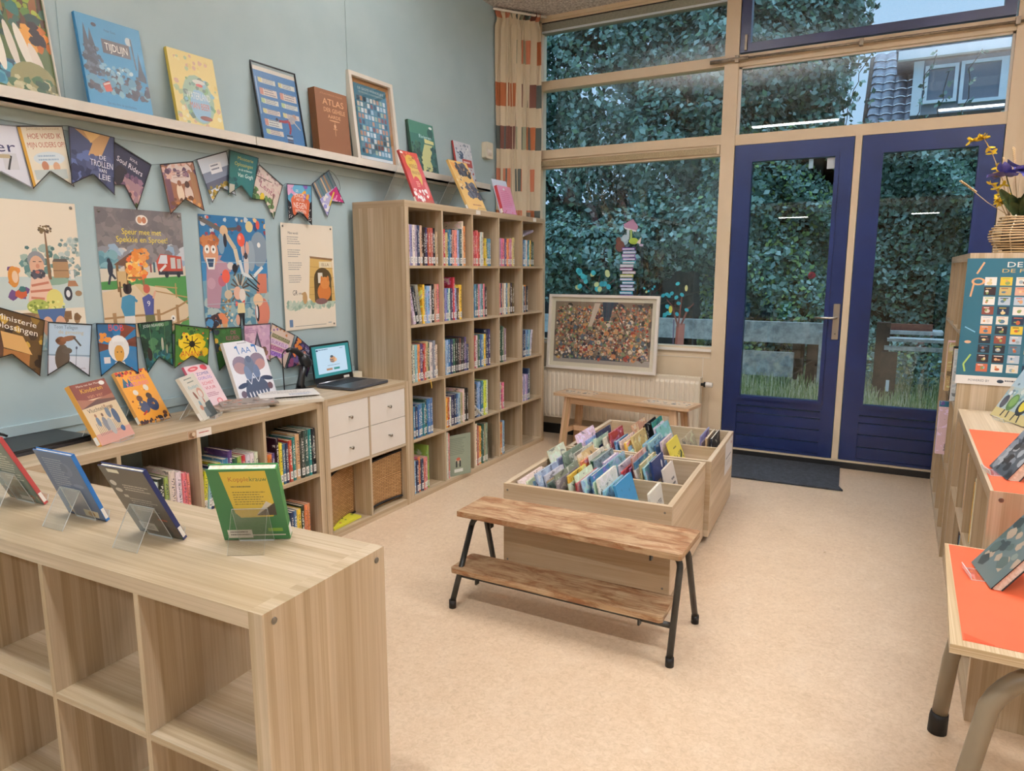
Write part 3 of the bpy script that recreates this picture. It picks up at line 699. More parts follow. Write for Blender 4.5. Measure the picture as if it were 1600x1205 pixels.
def fill(U, c, r, spec, place_name, group, x0=.003, setback=.016, sticker=True, d=None, thick=(.016, .029), flip=False, noun='book', hs=1.0):
    a, b, z0, z1 = U['cell'](c, r); toks = spec.split(); items = []
    for k in toks:
        code = k[0]; rest = k[1:]; ln = 0; th = None
        if '/' in rest: rest, q = rest.split('/'); ln = float(q)
        if ':' in rest: rest, q = rest.split(':'); th = float(q)/1000
        hh = min(float(rest or 20)/100*hs, z1-z0-.012); items.append((code, hh, th or RG.uniform(*thick), ln))
    tot = sum(i[2] for i in items)+.0012*len(items)+sum(math.sin(rad(abs(i[3])))*i[1] for i in items[:1])+x0
    f = min(1, (b-a-.004)/tot); x = a+x0
    prev = None
    for n, (code, hh, th, ln) in enumerate(items):
        th *= f; th = max(.006, th); L = rad(ln)
        nm, hx = PAL[code]
        lab = f'{nm} spined {noun}, {ORD[n]} from left, {place_name}'
        dd = d or min(.30, hh*RG.uniform(.66, .76))
        if ln and (prev is None or not prev): x += hh*math.sin(abs(L))*.98 if ln < 0 else 0
        mw = U['M'] @ Matrix.Translation((x, setback+RG.uniform(-.004, .006), z0+.0005)) @ Matrix.Rotation(L, 4, 'Y')
        if flip: mw = mw @ Matrix.Translation((th, dd, 0)) @ Matrix.Rotation(PI, 4, 'Z')
        book(mw, th, dd, hh, hx, lab, group, sticker)
        x += th/math.cos(L)+.0012; prev = ln
TALL = bookcase('tall_bookcase', 'tall light oak cube bookcase, five by five, between blue wall and window', 5, 5, 1.854, 1.832, .39, (0, -.022, 0), PI/2, True)
LOW = bookcase('low_bookcase', 'low light oak cube bookcase under the wall posters, holding display books', 4, 2, 1.468, .77, .39, (0, -2.222, 0), PI/2)
DRW = bookcase('drawer_cabinet', 'small light oak cube cabinet with white drawers and baskets below the laptop', 2, 2, .727, .77, .39, (0, -.7505, 0), PI/2)
FG = bookcase('foreground_bookcase', 'light oak cube bookcase in the foreground with four books on acrylic stands', 4, 2, 1.47, .77, .39, (.049, -2.566, 0), .035, screws=((1.47, .03, .745), (1.47, .36, .745), (1.47, .03, .03)))
RLO = bookcase('right_low_bookcase', 'low light oak bookcase on the right with orange paper on its top', 4, 2, 1.453, .77, .39, (2.848, .56, 0), -PI/2, screws=((1.453, .03, .745),))
RTA = bookcase('right_tall_bookcase', 'light oak bookcase at right edge carrying the teal poster and wicker vase', 4, 4, 1.45, 1.51, .39, (2.835, 2.045, 0), -PI/2)
TR = [['w21 i21 w21 i21 n21 t21 k20 n20 r20:26 r20 k20 t19', 'n20 c20 t19 b20 k20 s20 s20 l20 g21:30 w26:14 o23', 'n20 c20 c21 s21 r20 w20 w20 y17/-4 b17 b17', 'o18 i18 p18 s18 v18 o18 p18 p18 t19', 'b18 b18 l18:30 w18 T18 Y18 k18 g17'],
      ['w20/-13 k20/-13 G21/-10 y21 l19 l20 w20 k21:32 s21 s21', 'n19 i19 b19 w19 n19 c25:22 l19 B19 y20', 'b20:30 b20 g20 s20 l20 T20 p20 k19', 's20 p20 n20 t20 w20 b20 t20 k20:32 B20', 'w19 w19 n18 y19:22 k18'],
      ['g20 w20 l20 o20 v20:32 r20 t21 g20 w20 e21:26 w19', 't20 l20 b20 n20 g20 k20 k20 B20 k20 k20 v20 n16', 'l20 c20 w20 g20 b20 l20 y20:26 n23 n23:28', 'k25:26 k25:20 g24 G23 e22', 'l19 n19 k19 l19 b19 l19 w19/8'],
      ['s18 b18 n18 b19 b19 T19 g20 b20 b20', 't21 y18 r18 w18 n19:28 n19 b19 l19 t19 w20 k20 k20', 'n22:30 k21:24 b22 l22 b22 T22 Y22 w22', 'v18 w18 p18', 'y19 w18 i18 w19 i19 n22 b22'],
      ['b19 l19 n19 o20:24 n19 s19 p19 m25:14', 'G28:18 w28:8 w28:8 w28:8 s27:8', 'w27 w27 r26:10 t26 y25 g26 t26 G26', 'k24:12 t22 o22 l23:20 b22', '']]
RN = ['top row', 'second row', 'middle row', 'fourth row', 'bottom row']
for r in range(5):
    for c in range(5):
        if TR[r][c]: fill(TALL, c, r, TR[r][c], f'{RN[r]} {ORD[c]} cube of tall bookcase', f'library books in the {RN[r]} of the tall bookcase', hs=1.13, thick=(.019, .031))
# book lying on top of others, upper right cube; leaning thin books
a, b_, z0, z1 = TALL['cell'](4, 0)
book(TALL['M'] @ Matrix.Translation((a+.005, .02, z0+.212)) @ Matrix.Rotation(rad(76), 4, 'Y') @ Matrix.Translation((-.018, 0, 0)), .018, .16, .22, PAL['e'][1], 'grey book lying across the blue ones, top right cube of tall bookcase', 'library books in the top row of the tall bookcase')
a, b_, z0, z1 = TALL['cell'](3, 0)
book(TALL['M'] @ Matrix.Translation((a+.1, .23, z0+.001)), .018, .14, .235, PAL['y'][1], 'yellow book standing behind pink ones, top row fourth cube of tall bookcase', 'library books in the top row of the tall bookcase', False)
a, b_, z0, z1 = TALL['cell'](2, 3)
book(TALL['M'] @ Matrix.Translation((a+.125, .004, z0+.014)) @ Matrix.Rotation(rad(-52), 4, 'Y') @ Matrix.Translation((-.016, 0, 0)), .014, .03, .15, PAL['w'][1], 'slim white book leaning across the front, fourth row middle cube of tall bookcase', 'library books in the fourth row of the tall bookcase', False)
a, b_, z0, z1 = TALL['cell'](2, 4)
hb = MB()
for q in (.17, .27):
    hb.box(a+q, a+q+.002, .02, .26, z0, z0+.27); hb.box(a+q+.055, a+q+.057, .02, .26, z0, z0+.25); hb.box(a+q, a+q+.057, .02, .26, z0, z0+.002); hb.box(a+q, a+q+.057, .02, .022, z0, z0+.1)
o = hb.build('magazine_holder', 'acryl', mw=TALL['M']); tag(o, 'clear acrylic magazine holder in the bottom row middle cube', 'magazine holder')
a, b_, z0, z1 = TALL['cell'](1, 4)
o = flat_art('magazine', [('x', 14, 50, 80, 92, 10, '6d7566'), ('e', 50, 36, 12, 7, 'b8a890'), ('r', 40, 20, 6, 16, '2c2c2c'), ('r', 54, 20, 6, 16, '2c2c2c'), ('e', 50, 40, 8, 4, 'c4624a'), ('r', 34, 8, 34, 8, 'd6d6cc')], .21, .285, None, base='8d9580', thick=.006)
setmw(o, TALL['M'] @ Matrix.Translation((a+.05, .045, z0)) @ Matrix.Rotation(rad(-22), 4, 'Z')); tag(o, 'grey-green magazine facing forward, bottom row second cube of tall bookcase', 'magazine')
# bookmark ribbon, tags on the top edge
o = MB().grid(lambda u, v: (.003+.004*math.sin(v*3), .008*u-.004+.012*v, -.055*v), 1, 8).build('bookmark_ribbon', mat('yellow_ribbon', 'e2b84c', .6), loc=(.0, .20, .745)); tag(o, 'yellow bookmark ribbon hanging over the third shelf edge', 'ribbon')
for y, l_, wd in ((.77, 'white card tag on the tall bookcase edge, near its middle', .055), (1.62, 'white card tag on the tall bookcase edge, at its far end', .05)):
    o = MB().box(.0005, .002, y, y+wd, 1.80, 1.828).build('shelf_tag', 'paper'); tag(o, l_, 'tag')
# low unit
fill(LOW, 3, 0, 's19 o17 v17 k24 Y21:22 b20 n20 c21 T22 t23 k24 g24 T24 k24', 'top right cube of low bookcase', 'library books in the low bookcase')
fill(LOW, 2, 0, 'Y18/6 l18/6 n19/5 y20/5 l20/4 b21:32 v24:24 g20 m20 c20 w20 w20 w20', 'top row third cube of low bookcase', 'library books in the low bookcase')
fill(LOW, 1, 0, 'g18 n17 w18 i19 l19 w19 k20 m20 w22:28 w21:24 s20 s19', 'top row second cube of low bookcase', 'library books in the low bookcase')
fill(LOW, 3, 1, 'k17/4 B18/4 n18/4 r18/3 i18 B19 n20 b20 Y20 k21 o21 o21', 'bottom right cube of low bookcase', 'library books in the low bookcase')
fill(LOW, 2, 1, 'k20 w19 n19 b20 Y20', 'bottom row third cube of low bookcase', 'library books in the low bookcase')
fill(LOW, 0, 0, 'B20 k20 n20 B21 n20', 'top left cube of low bookcase', 'library books in the low bookcase')
# foreground unit
fill(FG, 2, 0, 'n28:7 l28:6 s26:5 n27:8 m26:8 o27:6 B29:14', 'top row third cube of foreground bookcase', 'thin books in the foreground bookcase', x0=.245, setback=.10, sticker=False, thick=(.006, .01))
fill(FG, 2, 1, 'n27:9 w26:6 k27:9', 'bottom row third cube of foreground bookcase', 'thin books in the foreground bookcase', x0=.30, setback=.09, sticker=False)
# right units
fill(RLO, 2, 0, 't26:9 w26:8 y24:14 e26:8 w26:7 t25:9', 'top row third cube of right low bookcase', 'magazines and books in the right low bookcase', setback=.02, sticker=False, x0=.08)
fill(RLO, 1, 0, 'w26:9 y26:8 t25:9 k26:12 w26:8', 'top row second cube of right low bookcase', 'magazines and books in the right low bookcase', setback=.02, sticker=False, x0=.05)
fill(RLO, 1, 1, 'k26:18 b25:16 w25:16 T25:14 t24:16 B24:14 e25:16 p24:12', 'bottom row second cube of right low bookcase', 'magazines and books in the right low bookcase', setback=.02, sticker=False, x0=.05)
fill(RLO, 2, 1, 'n26:18 k26:12', 'bottom row third cube of right low bookcase', 'magazines and books in the right low bookcase', setback=.02, sticker=False)
fill(RTA, 3, 1, 'k28:14 y27:18 w27:12', 'second row near cube of right tall bookcase', 'books in the right tall bookcase', setback=-.012, sticker=False, x0=.1)
fill(RTA, 2, 1, 'w28:14 c27:14 t27:12', 'second row third cube of right tall bookcase', 'books in the right tall bookcase', setback=-.02, sticker=False, x0=.1)
fill(RTA, 2, 2, 'c28:10 l30:10 b30:12 w27:12', 'third row third cube of right tall bookcase', 'books in the right tall bookcase', setback=-.03, sticker=False, x0=.1)
# ---------------- drawers and baskets
x0, x1, z0, z1 = DRW['cell'](0, 0)
for c in (0, 1):
    x0, x1, z0, z1 = DRW['cell'](c, 0); zm = (z0+z1)/2
    for a, b_ in ((z0+.001, zm-.0015), (zm+.0015, z1-.001)):
        d = MB(); d.box(x0+.001, x1-.001, .002, .018, a, b_); d.box(x0+.008, x1-.008, .018, .36, a+.004, b_-.02)
        dr = d.build('drawer', 'white', DRW['t'], bevel=.0012)
        MB().lathe([(.004, 0), (.004, .012), (.0095, .016), (.0095, .023), (.007, .025)], 18, m=Matrix.Translation(((x0+x1)/2, .002, (a+b_)/2)) @ Matrix.Rotation(PI/2, 4, 'X')).build('drawer_knob', 'steel', dr)
for c in (0, 1):
    x0, x1, z0, z1 = DRW['cell'](c, 1); w = x1-x0
    t = thing('storage_basket', ['woven rattan basket with bowed-in front, lower left cube of drawer cabinet', 'woven rattan basket with straight front, lower right cube of drawer cabinet'][c], 'basket', DRW['M'] @ Vector((x0, 0, z0+.001)), PI/2, 'rattan baskets')
    def fr(u, v, c=c, w=w):
        if c == 0: return (.003+(w-.006)*u, .018+.105*math.sin(u*PI/2), .004+.30*v)
        return (.006+(w-.012)*u, .035+.006*math.sin(PI*u)+.015*(1-v)*math.sin(PI*u), .022+.275*v+.012*u*(1 if v > .5 else 0))
    MB().grid(fr, 16, 12, uvs=(w*1.25 if c == 0 else w, .3)).build('front_weave', 'wicker', t).modifiers.new('t', 'SOLIDIFY').thickness = .004
    b = MB()
    if c == 0:
        b.tube([fr(i/16, 0) for i in range(17)], .006, 8)
    else: b.tube([fr(i/16, 0) for i in range(17)], .007, 8)
    b.build('dark_rim', 'rubber', t); MB().tube([fr(i/16, 1.0) for i in range(17)], .005, 8).build('dark_rim', 'rubber', t)
    b = MB(); y = .14 if c == 0 else .045
    b.box(.006, .012, (.03 if c == 0 else y), .36, .006, .29); b.box(w-.012, w-.006, y, .36, .006, .29); b.box(.006, w-.006, .354, .36, .006, .29); b.box(.01, w-.01, (.14 if c == 0 else .06), .355, .003, .008)
    b.build('basket_wall', 'wicker', t)
x0, x1, z0, z1 = DRW['cell'](0, 1)
o = flat_art('magazine', [('n', 14, 5, 5, 95, 95, 4, 12, ['8aa53c', '3c4a20', 'e8e070', 'c25a4a', '5a7a3a']), ('p', [(60, 30), (75, 60), (66, 80), (58, 60)], '20261c')], .235, .165, None, base='d8d23c', thick=.012)
setmw(o, DRW['M'] @ Matrix.Translation((x0+.03, .022, z0+.014)) @ Matrix.Rotation(rad(3), 4, 'Z') @ Matrix.Rotation(-PI/2, 4, 'X')); tag(o, 'yellow magazine lying flat in front of the bowed basket', 'magazine')
# card on the low bookcase edge
o = flat_art('shelf_label', [('r', 0, 0, 36, 100, 'b99878'), ('e', 14, 45, 9, 34, '8a6647'), ('e', 24, 55, 7, 26, 'd8c3a6'), ('e', 20, 20, 5, 14, '7a5638'), ('x', 46, 34, 90, 66, 1, 'c04a3c')], .115, .034, None, base='f0e6da', thick=.001)
setmw(o, Matrix.Translation((.0015, -1.54, .732)) @ Matrix.Rotation(PI/2, 4, 'Z')); tag(o, 'small white label with paw picture on the low bookcase edge', 'label')
# ================================================================ browser bins
PB = ['w', 'l', 'b', 'w', 'l', 'b', 'w', 'n', 'G', 'y', 'g', 'c', 't', 's', 'v', 'o', 'w', 'l']
def bin_(k, loc, W_, D_, label):
    t = thing('book_bin', label, 'book bin', loc, rad(3.3), 'rolling book bins')
    z0, z1, th = .04, .45, .024
    MB().box(0, W_, 0, .024, z0, z1, g=0).build('front_board', 'oak_bin', t, bevel=.0015)
    MB().box(0, W_, D_-th, D_, z0, z1, g=0).build('back_board', 'oak_bin', t, bevel=.0015)
    for x in (0, W_-th): MB().box(x, x+th, th, D_-th, z0, z1, g=1).build('side_board', 'oak_bin', t, bevel=.0015)
    MB().box(th, W_-th, D_/2-.008, D_/2+.008, .226, .43, g=0).build('divider', 'oak_bin', t, bevel=.001)
    MB().box(th, W_-th, th, D_-th, .21, .226, g=0).build('floor_board', 'oak_bin', t)
    for x in (.06, W_-.06):
        for y in (.07, D_-.05):
            c = MB(); c.tube([(x-.011, y, .021), (x+.011, y, .021)], .0205, 18); c.box(x-.016, x+.016, y-.014, y+.014, .036, .042); c.build('caster', 'rubber', t)
    if k == 0:
        for x in (.02, W_-.03):
            for z in (.42, .08): MB().lathe([(.005, 0), (.005, .001)], 12, m=Matrix.Translation((x, -.0002, z)) @ Matrix.Rotation(PI/2, 4, 'X')).build('screw', 'screw', t)
    return t, Matrix.Translation(loc) @ Matrix.Rotation(rad(3.3), 4, 'Z')
BN, BNM = bin_(0, (1.005, -.641, 0), .787, .772, 'pale oak rolling book bin nearer the bench')
BF, BFM = bin_(1, (.975, .150, 0), .795, .775, 'pale oak rolling book bin nearer the radiator')
BZ = .2265
def binrow(BM, y0, xs, xe, n, rowname, seed, cols=None, hh=(.22, .28), lean=(-17, -8)):
    rg = random.Random(seed); x = xs; step = (xe-xs)/n
    for i in range(n):
        h = rg.uniform(*hh); d = min(.335, rg.uniform(.22, .31)); th = rg.choice([.007, .009, .012, .015]); L = rad(rg.uniform(*lean)) if i % 7 else rad(-21)
        code = (cols[i % len(cols)] if cols else rg.choice(PB)); x = xs+step*i
        mw = BM @ Matrix.Translation((x, y0+rg.uniform(0, max(.001, .34-d)), BZ+.004)) @ Matrix.Rotation(L, 4, 'Y')
        book(mw, th, d, h, PAL[code][1], f'{PAL[code][0]} picture book, {ORD[i]} from left in {rowname}', 'picture books in the bins', False, 'picture_book')
binrow(BNM, .034, .12, .53, 20, 'front row of the near bin', 21, 'wwlnlwGteGywcpwlb')
binrow(BNM, .402, .12, .66, 24, 'back row of the near bin', 22, 'wlnGwwotwgebwlbwcpsbtwlb', (.22, .285))
binrow(BFM, .034, .13, .58, 21, 'front row of the far bin', 23, 'wlwnkwcwlbwyltwwlwlbw', (.23, .29))
binrow(BFM, .402, .35, .52, 6, 'back row of the far bin', 24, 'tBkTwl', (.26, .30), (-22, -16))
binrow(BFM, .41, .63, .745, 6, 'back right corner of the far bin', 25, 'tietnk', (.21, .25), (-6, 1))
def showbook(w, h, th, shapes, base, name, label, mw, spine=None, cat='book', group=None, back=False, edge='left', m='print', extra=None):
    """hard cover book; front cover on -Y side, lower left corner at the origin"""
    c = .0022; b = MB()
    b.box(0, w, 0, c, 0, h); b.box(0, w, th-c, th, 0, h)
    if edge == 'left': b.rbox(-.001, c, 0, th, 0, h, .0008)
    else: b.rbox(w-c, w+.001, 0, th, 0, h, .0008)
    sm = mat('cover_board', spine or base, .4)
    o = b.build(name, sm); o.matrix_world = mw; tag(o, label, 'picture book' if name == 'picture_book' else cat, group)
    e0, e1 = (c, w-.004) if edge == 'left' else (.004, w-c)
    MB().box(e0, e1, c, th-c, .003, h-.003).build('pages', 'pages', o)
    me = art_mesh('cover_art', shapes, lambda u, v, n: (w*u/100, -.0003-n, h*v/100), w, h, RECT, base); me.materials.append(M[m]); place(me, 'cover_art', o)
    if extra: extra(o)
    return o
# big leaning covers in the bins
o = showbook(.25, .27, .012, [('p', [(0, 0), (100, 0), (100, 55), (0, 40)], '5f9fb4'), ('p', [(0, 0), (60, 0), (100, 14), (100, 30), (0, 22)], '84b0b0'), ('e', 60, 2, 22, 12, '15181a'), ('e', 58, 12, 8, 5, '15181a'), ('e', 22, 62, 5, 5, 'dfeaf0'), ('n', 10, 4, 70, 96, 98, 2, 5, ['3a7fa8', '4a94bc'])], '3f8fc0', 'picture_book', 'large blue picture book leaning with whole cover visible in the near bin', BNM @ Matrix.Translation((.60, .055, BZ+.006)) @ Matrix.Rotation(rad(-17), 4, 'Y') @ Matrix.Rotation(PI/2, 4, 'Z'), group='picture books in the bins')
o = showbook(.20, .21, .012, [('t', 'WATER', 55, 58, 13, '2a2a2e', 'c', 62), ('t', 'Katten', 50, 36, 12, '2a2a2e', 'c', 60), ('r', 0, 10, 6, 10, 'c03a3a'), ('n', 6, 20, 5, 90, 24, 2, 4, ['8a8a86'])], 'e6dfd2', 'picture_book', 'cream picture book with dark letters at right end of the near bin', BNM @ Matrix.Translation((.715, .045, BZ+.045)) @ Matrix.Rotation(rad(-10), 4, 'Y') @ Matrix.Rotation(PI/2, 4, 'Z'), group='picture books in the bins')
o = showbook(.22, .29, .012, [('r', 14, 30, 34, 34, 'd9c09a'), ('r', 56, 34, 28, 26, 'cbb0a0'), ('e', 75, 84, 6, 7, 'e8e4dc'), ('n', 8, 10, 3, 90, 26, 4, 9, ['8a2a34', 'b04a4a', '2a2440'])], '2b3a6a', 'picture_book', 'navy picture book with pale windows on its cover, near bin back row', BNM @ Matrix.Translation((.655, .42, BZ+.006)) @ Matrix.Rotation(rad(-13), 4, 'Y') @ Matrix.Rotation(PI/2, 4, 'Z'), group='picture books in the bins')
o = showbook(.20, .26, .010, [('x', 54, 44, 90, 74, 3, '3a3a40'), ('n', 8, 10, 3, 55, 50, 7, 14, ['a8606a', '6a5a6e', 'c08080'])], 'dcd0c4', 'picture_book', 'cream and rose picture book right of the navy one, near bin', BNM @ Matrix.Translation((.715, .415, BZ+.006)) @ Matrix.Rotation(rad(-15), 4, 'Y') @ Matrix.Rotation(PI/2, 4, 'Z'), group='picture books in the bins')
o = showbook(.23, .30, .010, [('p', [(10, 30), (30, 38), (92, 66), (90, 74), (60, 62), (8, 40)], '3a4a34'), ('n', 20, 10, 30, 92, 74, 2, 4, ['3a4a34', '52603c']), ('x', 30, 80, 60, 86, 1, '5a5a2a'), ('n', 16, 10, 4, 90, 20, 2, 4, ['4a5230'])], 'e6d354', 'picture_book', 'yellow picture book leaning alone on right of the far bin', BFM @ Matrix.Translation((.665, .05, BZ+.006)) @ Matrix.Rotation(rad(-22), 4, 'Y') @ Matrix.Rotation(PI/2, 4, 'Z'), group='picture books in the bins')
# sign on the far bin side
o = flat_art('paper_sign', [('x', 14, 42, 86, 52, 1, '5a5a60'), ('r', 20, 33, 55, 2, 'b8b4b0'), ('r', 20, 26, 48, 2, 'b8b4b0'), ('e', 78, 84, 5, 5, 'c06a5a')], .27, .19, None, base='e9e4e0', thick=.0006)
setmw(o, BFM @ Matrix.Translation((.7965, .47, .245)) @ Matrix.Rotation(PI/2, 4, 'Z')); tag(o, 'white paper sign taped on right side of the far bin', 'sign')
# ================================================================ benches
t = thing('metal_bench', 'worn wooden two-tier bench on black tube legs in front of the bins', 'bench', (0, 0, 0))
b = MB().prism([(.955, -.965), (1.925, -.975), (1.935, -.965), (1.935, -.70), (1.925, -.69), (.965, -.725), (.955, -.735)], .382, .406, g=0)
b.build('seat_plank', 'worn', t, bevel=.003)
b = MB().prism([(.962, -1.02), (1.875, -1.02), (1.885, -1.01), (1.878, -.83), (1.87, -.822), (.962, -.838), (.952, -.85), (.952, -1.01)], .146, .168, g=0)
b.build('lower_plank', 'worn', t, bevel=.003)
def arc(p, q, r_, s, n=6):
    out = []
    for i in range(n+1):
        u = i/n; out.append(tuple((1-u)**2*a+2*u*(1-u)*b2+u*u*c2 for a, b2, c2 in zip(p, q, r_)))
    return out
for s, yf, yt, nm in ((0, -1.04, -.90, 'front'), (1, -.675, -.80, 'back')):
    p = [(.978, yf, .03), (.996, yt-(yt-yf)*.08, .33)]+arc((.996, yt-(yt-yf)*.08, .33), (1.002, yt, .369), (1.035, yt, .369), 0)+arc((1.875, yt, .369), (1.912, yt, .369), (1.916, yt-(yt-yf)*.08, .33), 0)+[(1.924, yf, .03)]
    MB().tube(p, .0125, 14).build('tube_frame', 'blackmetal', t)
    for x in (.977, 1.925): MB().tube([(x, yf, .0), (x, yf, .035)], .0155, 14).build('foot_cap', 'rubber', t)
for x0, x1 in ((.984, 1.06), (1.80, 1.921)): MB().tube([(x0, -.992, .134), (x1, -.992, .134)], .0115, 12).build('crossbar', 'blackmetal', t)
MB().tube([(1.05, -.992, .134), (1.81, -.992, .134)], .009, 8).build('crossbar', 'blackmetal', t)
for x, y, z in ((1.09, -.90, .352), (1.80, -.90, .352), (1.07, -.99, .125), (1.79, -.99, .125)): MB().box(x-.004, x+.004, y-.012, y+.012, z-.018, z+.016).build('bracket', 'blackmetal', t)
t = thing('wooden_bench', 'small pale wooden bench with splayed legs before the radiator', 'bench', (.16, 1.66, 0), rad(-8))
L, D_ = 1.15, .27
b = MB().rbox(0, L, 0, D_, .432, .452, .025, 2, g=0, seg=5); b.build('seat', 'birch', t, bevel=.003)
for y in (.035, D_-.055): MB().box(.11, L-.11, y, y+.02, .375, .432, g=0).build('apron', 'birch', t, bevel=.001)
for x, dx in ((.10, -.045), (L-.155, .045)):
    for y, dy in ((.03, -.02), (D_-.055, .02)):
        m_ = Matrix(((1, 0, -dx/.432, x+dx), (0, 1, -dy/.432, y+dy), (0, 0, 1, 0), (0, 0, 0, 1)))
        MB().box(0, .055, 0, .028, 0, .432, g=2, m=m_).build('leg', 'birch', t, bevel=.002)
    MB().box(x+dx*.45+.012, x+dx*.45+.04, .03, D_-.03, .135, .175, g=1).build('end_rail', 'birch', t)
MB().box(.13, L-.13, D_/2-.012, D_/2+.012, .14, .18, g=0).build('stretcher', 'birch', t, bevel=.002)
for k, (x, w) in enumerate(((.03, .30), (L-.40, .36))):
    sh = [('n', 26, 5, 25, 95, 95, 5, 13, ['3c3e44', '5a5c62', '77787c', 'cfc8bc']), ('x', 5, 5, 80, 22, 1, '6a6a6e')]
    me = art_mesh('printed_patch', sh, lambda u, v, n, x=x, w=w: (x+w*u/100, .05+.17*v/100, .4532+n), w, .17, RECT, 'dcc0a0'); me.materials.append(M['print']); place(me, 'printed_patch', t)
# ================================================================ acrylic stands and display books
def stand(name, label, mw, sgn, tilt, w=.085, L=.11, foot=.055, off=0.0, group='clear acrylic book stands', lip=True):
    """mw: frame at the middle of the book's foot (X along the book); sgn: side the leg stands on"""
    t = thing(name, label, 'book stand', (0, 0, 0), 0, group); t.matrix_world = mw
    s, c = math.sin(tilt), math.cos(tilt); o = off; g = .0022
    a0 = (o*sgn, 0); a1 = (o*sgn+sgn*abs(s)*L, c*L); a2 = (a1[0]+sgn*foot, 0)
    def plate(p, q, nm):
        d = Vector((0, q[0]-p[0], q[1]-p[1])).normalized(); n = Vector((0, d.z, -d.y))*g/2
        P = Vector((0, p[0], p[1])); Q = Vector((0, q[0], q[1])); X = Vector((w/2, 0, 0)); b = MB()
        b.face([P-X+n, P+X+n, Q+X+n, Q-X+n], 0); b.face([P-X-n, Q-X-n, Q+X-n, P+X-n], 0)
        for A, B in ((P-X, Q-X), (P+X, Q+X), (P-X, P+X), (Q-X, Q+X)): b.face([A-n, B-n, B+n, A+n], 1)
        return b.build(nm, ['acryl', 'acryl_edge'], t)
    plate(a0, a1, 'back_plate'); plate(a1, a2, 'leg_plate')
    if lip: plate((a0[0], .0015), (-sgn*.032, .0015), 'tray'); plate((-sgn*.032, .0015), (-sgn*.036, .017), 'front_lip')
    return t
def fr(x, y, z, yaw): return Matrix.Translation((x, y, z)) @ Matrix.Rotation(rad(yaw), 4, 'Z')
def spl(o, w, h, th, edge):     # white sticker low on the spine
    x = -.0016 if edge == 'left' else w+.0016
    me = MB().box(x-.0004, x+.0004, th*.12, th*.88, .008, .04).mesh('spine_sticker'); me.materials.append(M['paper']); place(me, 'spine_sticker', o)
def disp(base, yaw, tilt, w, h, th, z, shapes, col, label, group, edge='left', spine=None, st=True, stlab='', lift=.002, m='gloss', off=None, foot=.055, L=None, sw=.085, lip=True):
    F = fr(base[0], base[1], z, yaw); tl = rad(tilt)
    mw = F @ Matrix.Translation((0, 0, lift)) @ Matrix.Rotation(-tl, 4, 'X')
    if tilt < 0: mw = F @ Matrix.Translation((0, 0.0, lift)) @ Matrix.Rotation(-tl, 4, 'X')
    o = showbook(w, h, th, shapes, col, 'display_book', label, mw, spine, 'book', group, edge=edge, m=m, extra=lambda o: spl(o, w, h, th, edge))
    if st:
        sgn = 1 if tilt > 0 else -1; of = (th/math.cos(tl)+.003) if tilt > 0 else .003
        stand('book_stand', stlab, F @ Matrix.Translation((w/2, 0, 0)), sgn, tl, w=sw, L=L or .47*h, foot=foot, off=of, lip=lip)
    return o
ZL = .7705
Gf = 'display books on the foreground bookcase'
disp((.30, -2.36), 2.5, -25, .165, .235, .012, ZL, [('x', 40, 34, 92, 78, 11, 'c9d0c4'), ('e', 45, 84, 26, 9, '7e8f84'), ('n', 16, 2, 2, 98, 22, 4, 10, ['38493f', 'a06a48', 'b8a07a', '4a3c34']), ('r', 40, 3, 36, 6, 'd8d4cc'), ('r', 94, 0, 6, 100, '5a6e66')], '62756c', 'grey-green book with red spine, leftmost on the foreground bookcase', Gf, 'right', 'b84a4a', stlab='acrylic stand behind the red spined book, leftmost')
disp((.593, -2.357), 2.2, -21, .160, .212, .011, ZL, [('x', 14, 40, 66, 90, 14, '8fa2ba'), ('e', 68, 76, 12, 10, '61789a'), ('e', 62, 78, 8, 7, '506888'), ('e', 76, 52, 14, 3, '6c84a8'), ('r', 14, 4, 8, 10, 'b89a50'), ('p', [(50, 3), (86, 3), (90, 13), (52, 14)], 'cfc4a4'), ('e', 70, 8, 9, 4, 'b0864a'), ('r', 0, 0, 100, 2, '20304c')], '4d678c', 'blue book with bright blue spine, second from left on the foreground bookcase', Gf, 'right', '2f72b8', stlab='acrylic stand behind the blue book on the foreground bookcase')
disp((.893, -2.348), 4.2, -26, .155, .222, .012, ZL, [('r', 16, 92, 26, 5, 'e6e0c8'), ('e', 12, 76, 7, 4, 'c8c4bc'), ('e', 16, 66, 8, 3, 'bfbab0'), ('r', 20, 56, 10, 4, 'a8a49c'), ('x', 32, 66, 90, 76, 3, 'bab4aa'), ('x', 30, 36, 88, 56, 6, 'a09a90'), ('n', 18, 40, 0, 100, 14, 4, 9, ['28301e', '4a3a30', '3a5a30', '2a2420']), ('x', 66, 23, 88, 29, 1, 'b8542c'), ('r', 14, 6, 36, 12, 'cfc9be'), ('x', 18, 8, 44, 16, 3, '55504a')], '4a4541', 'dark grey book with navy spine, third from left on the foreground bookcase', Gf, 'right', '28305e', stlab='acrylic stand behind the dark grey book on the foreground bookcase')
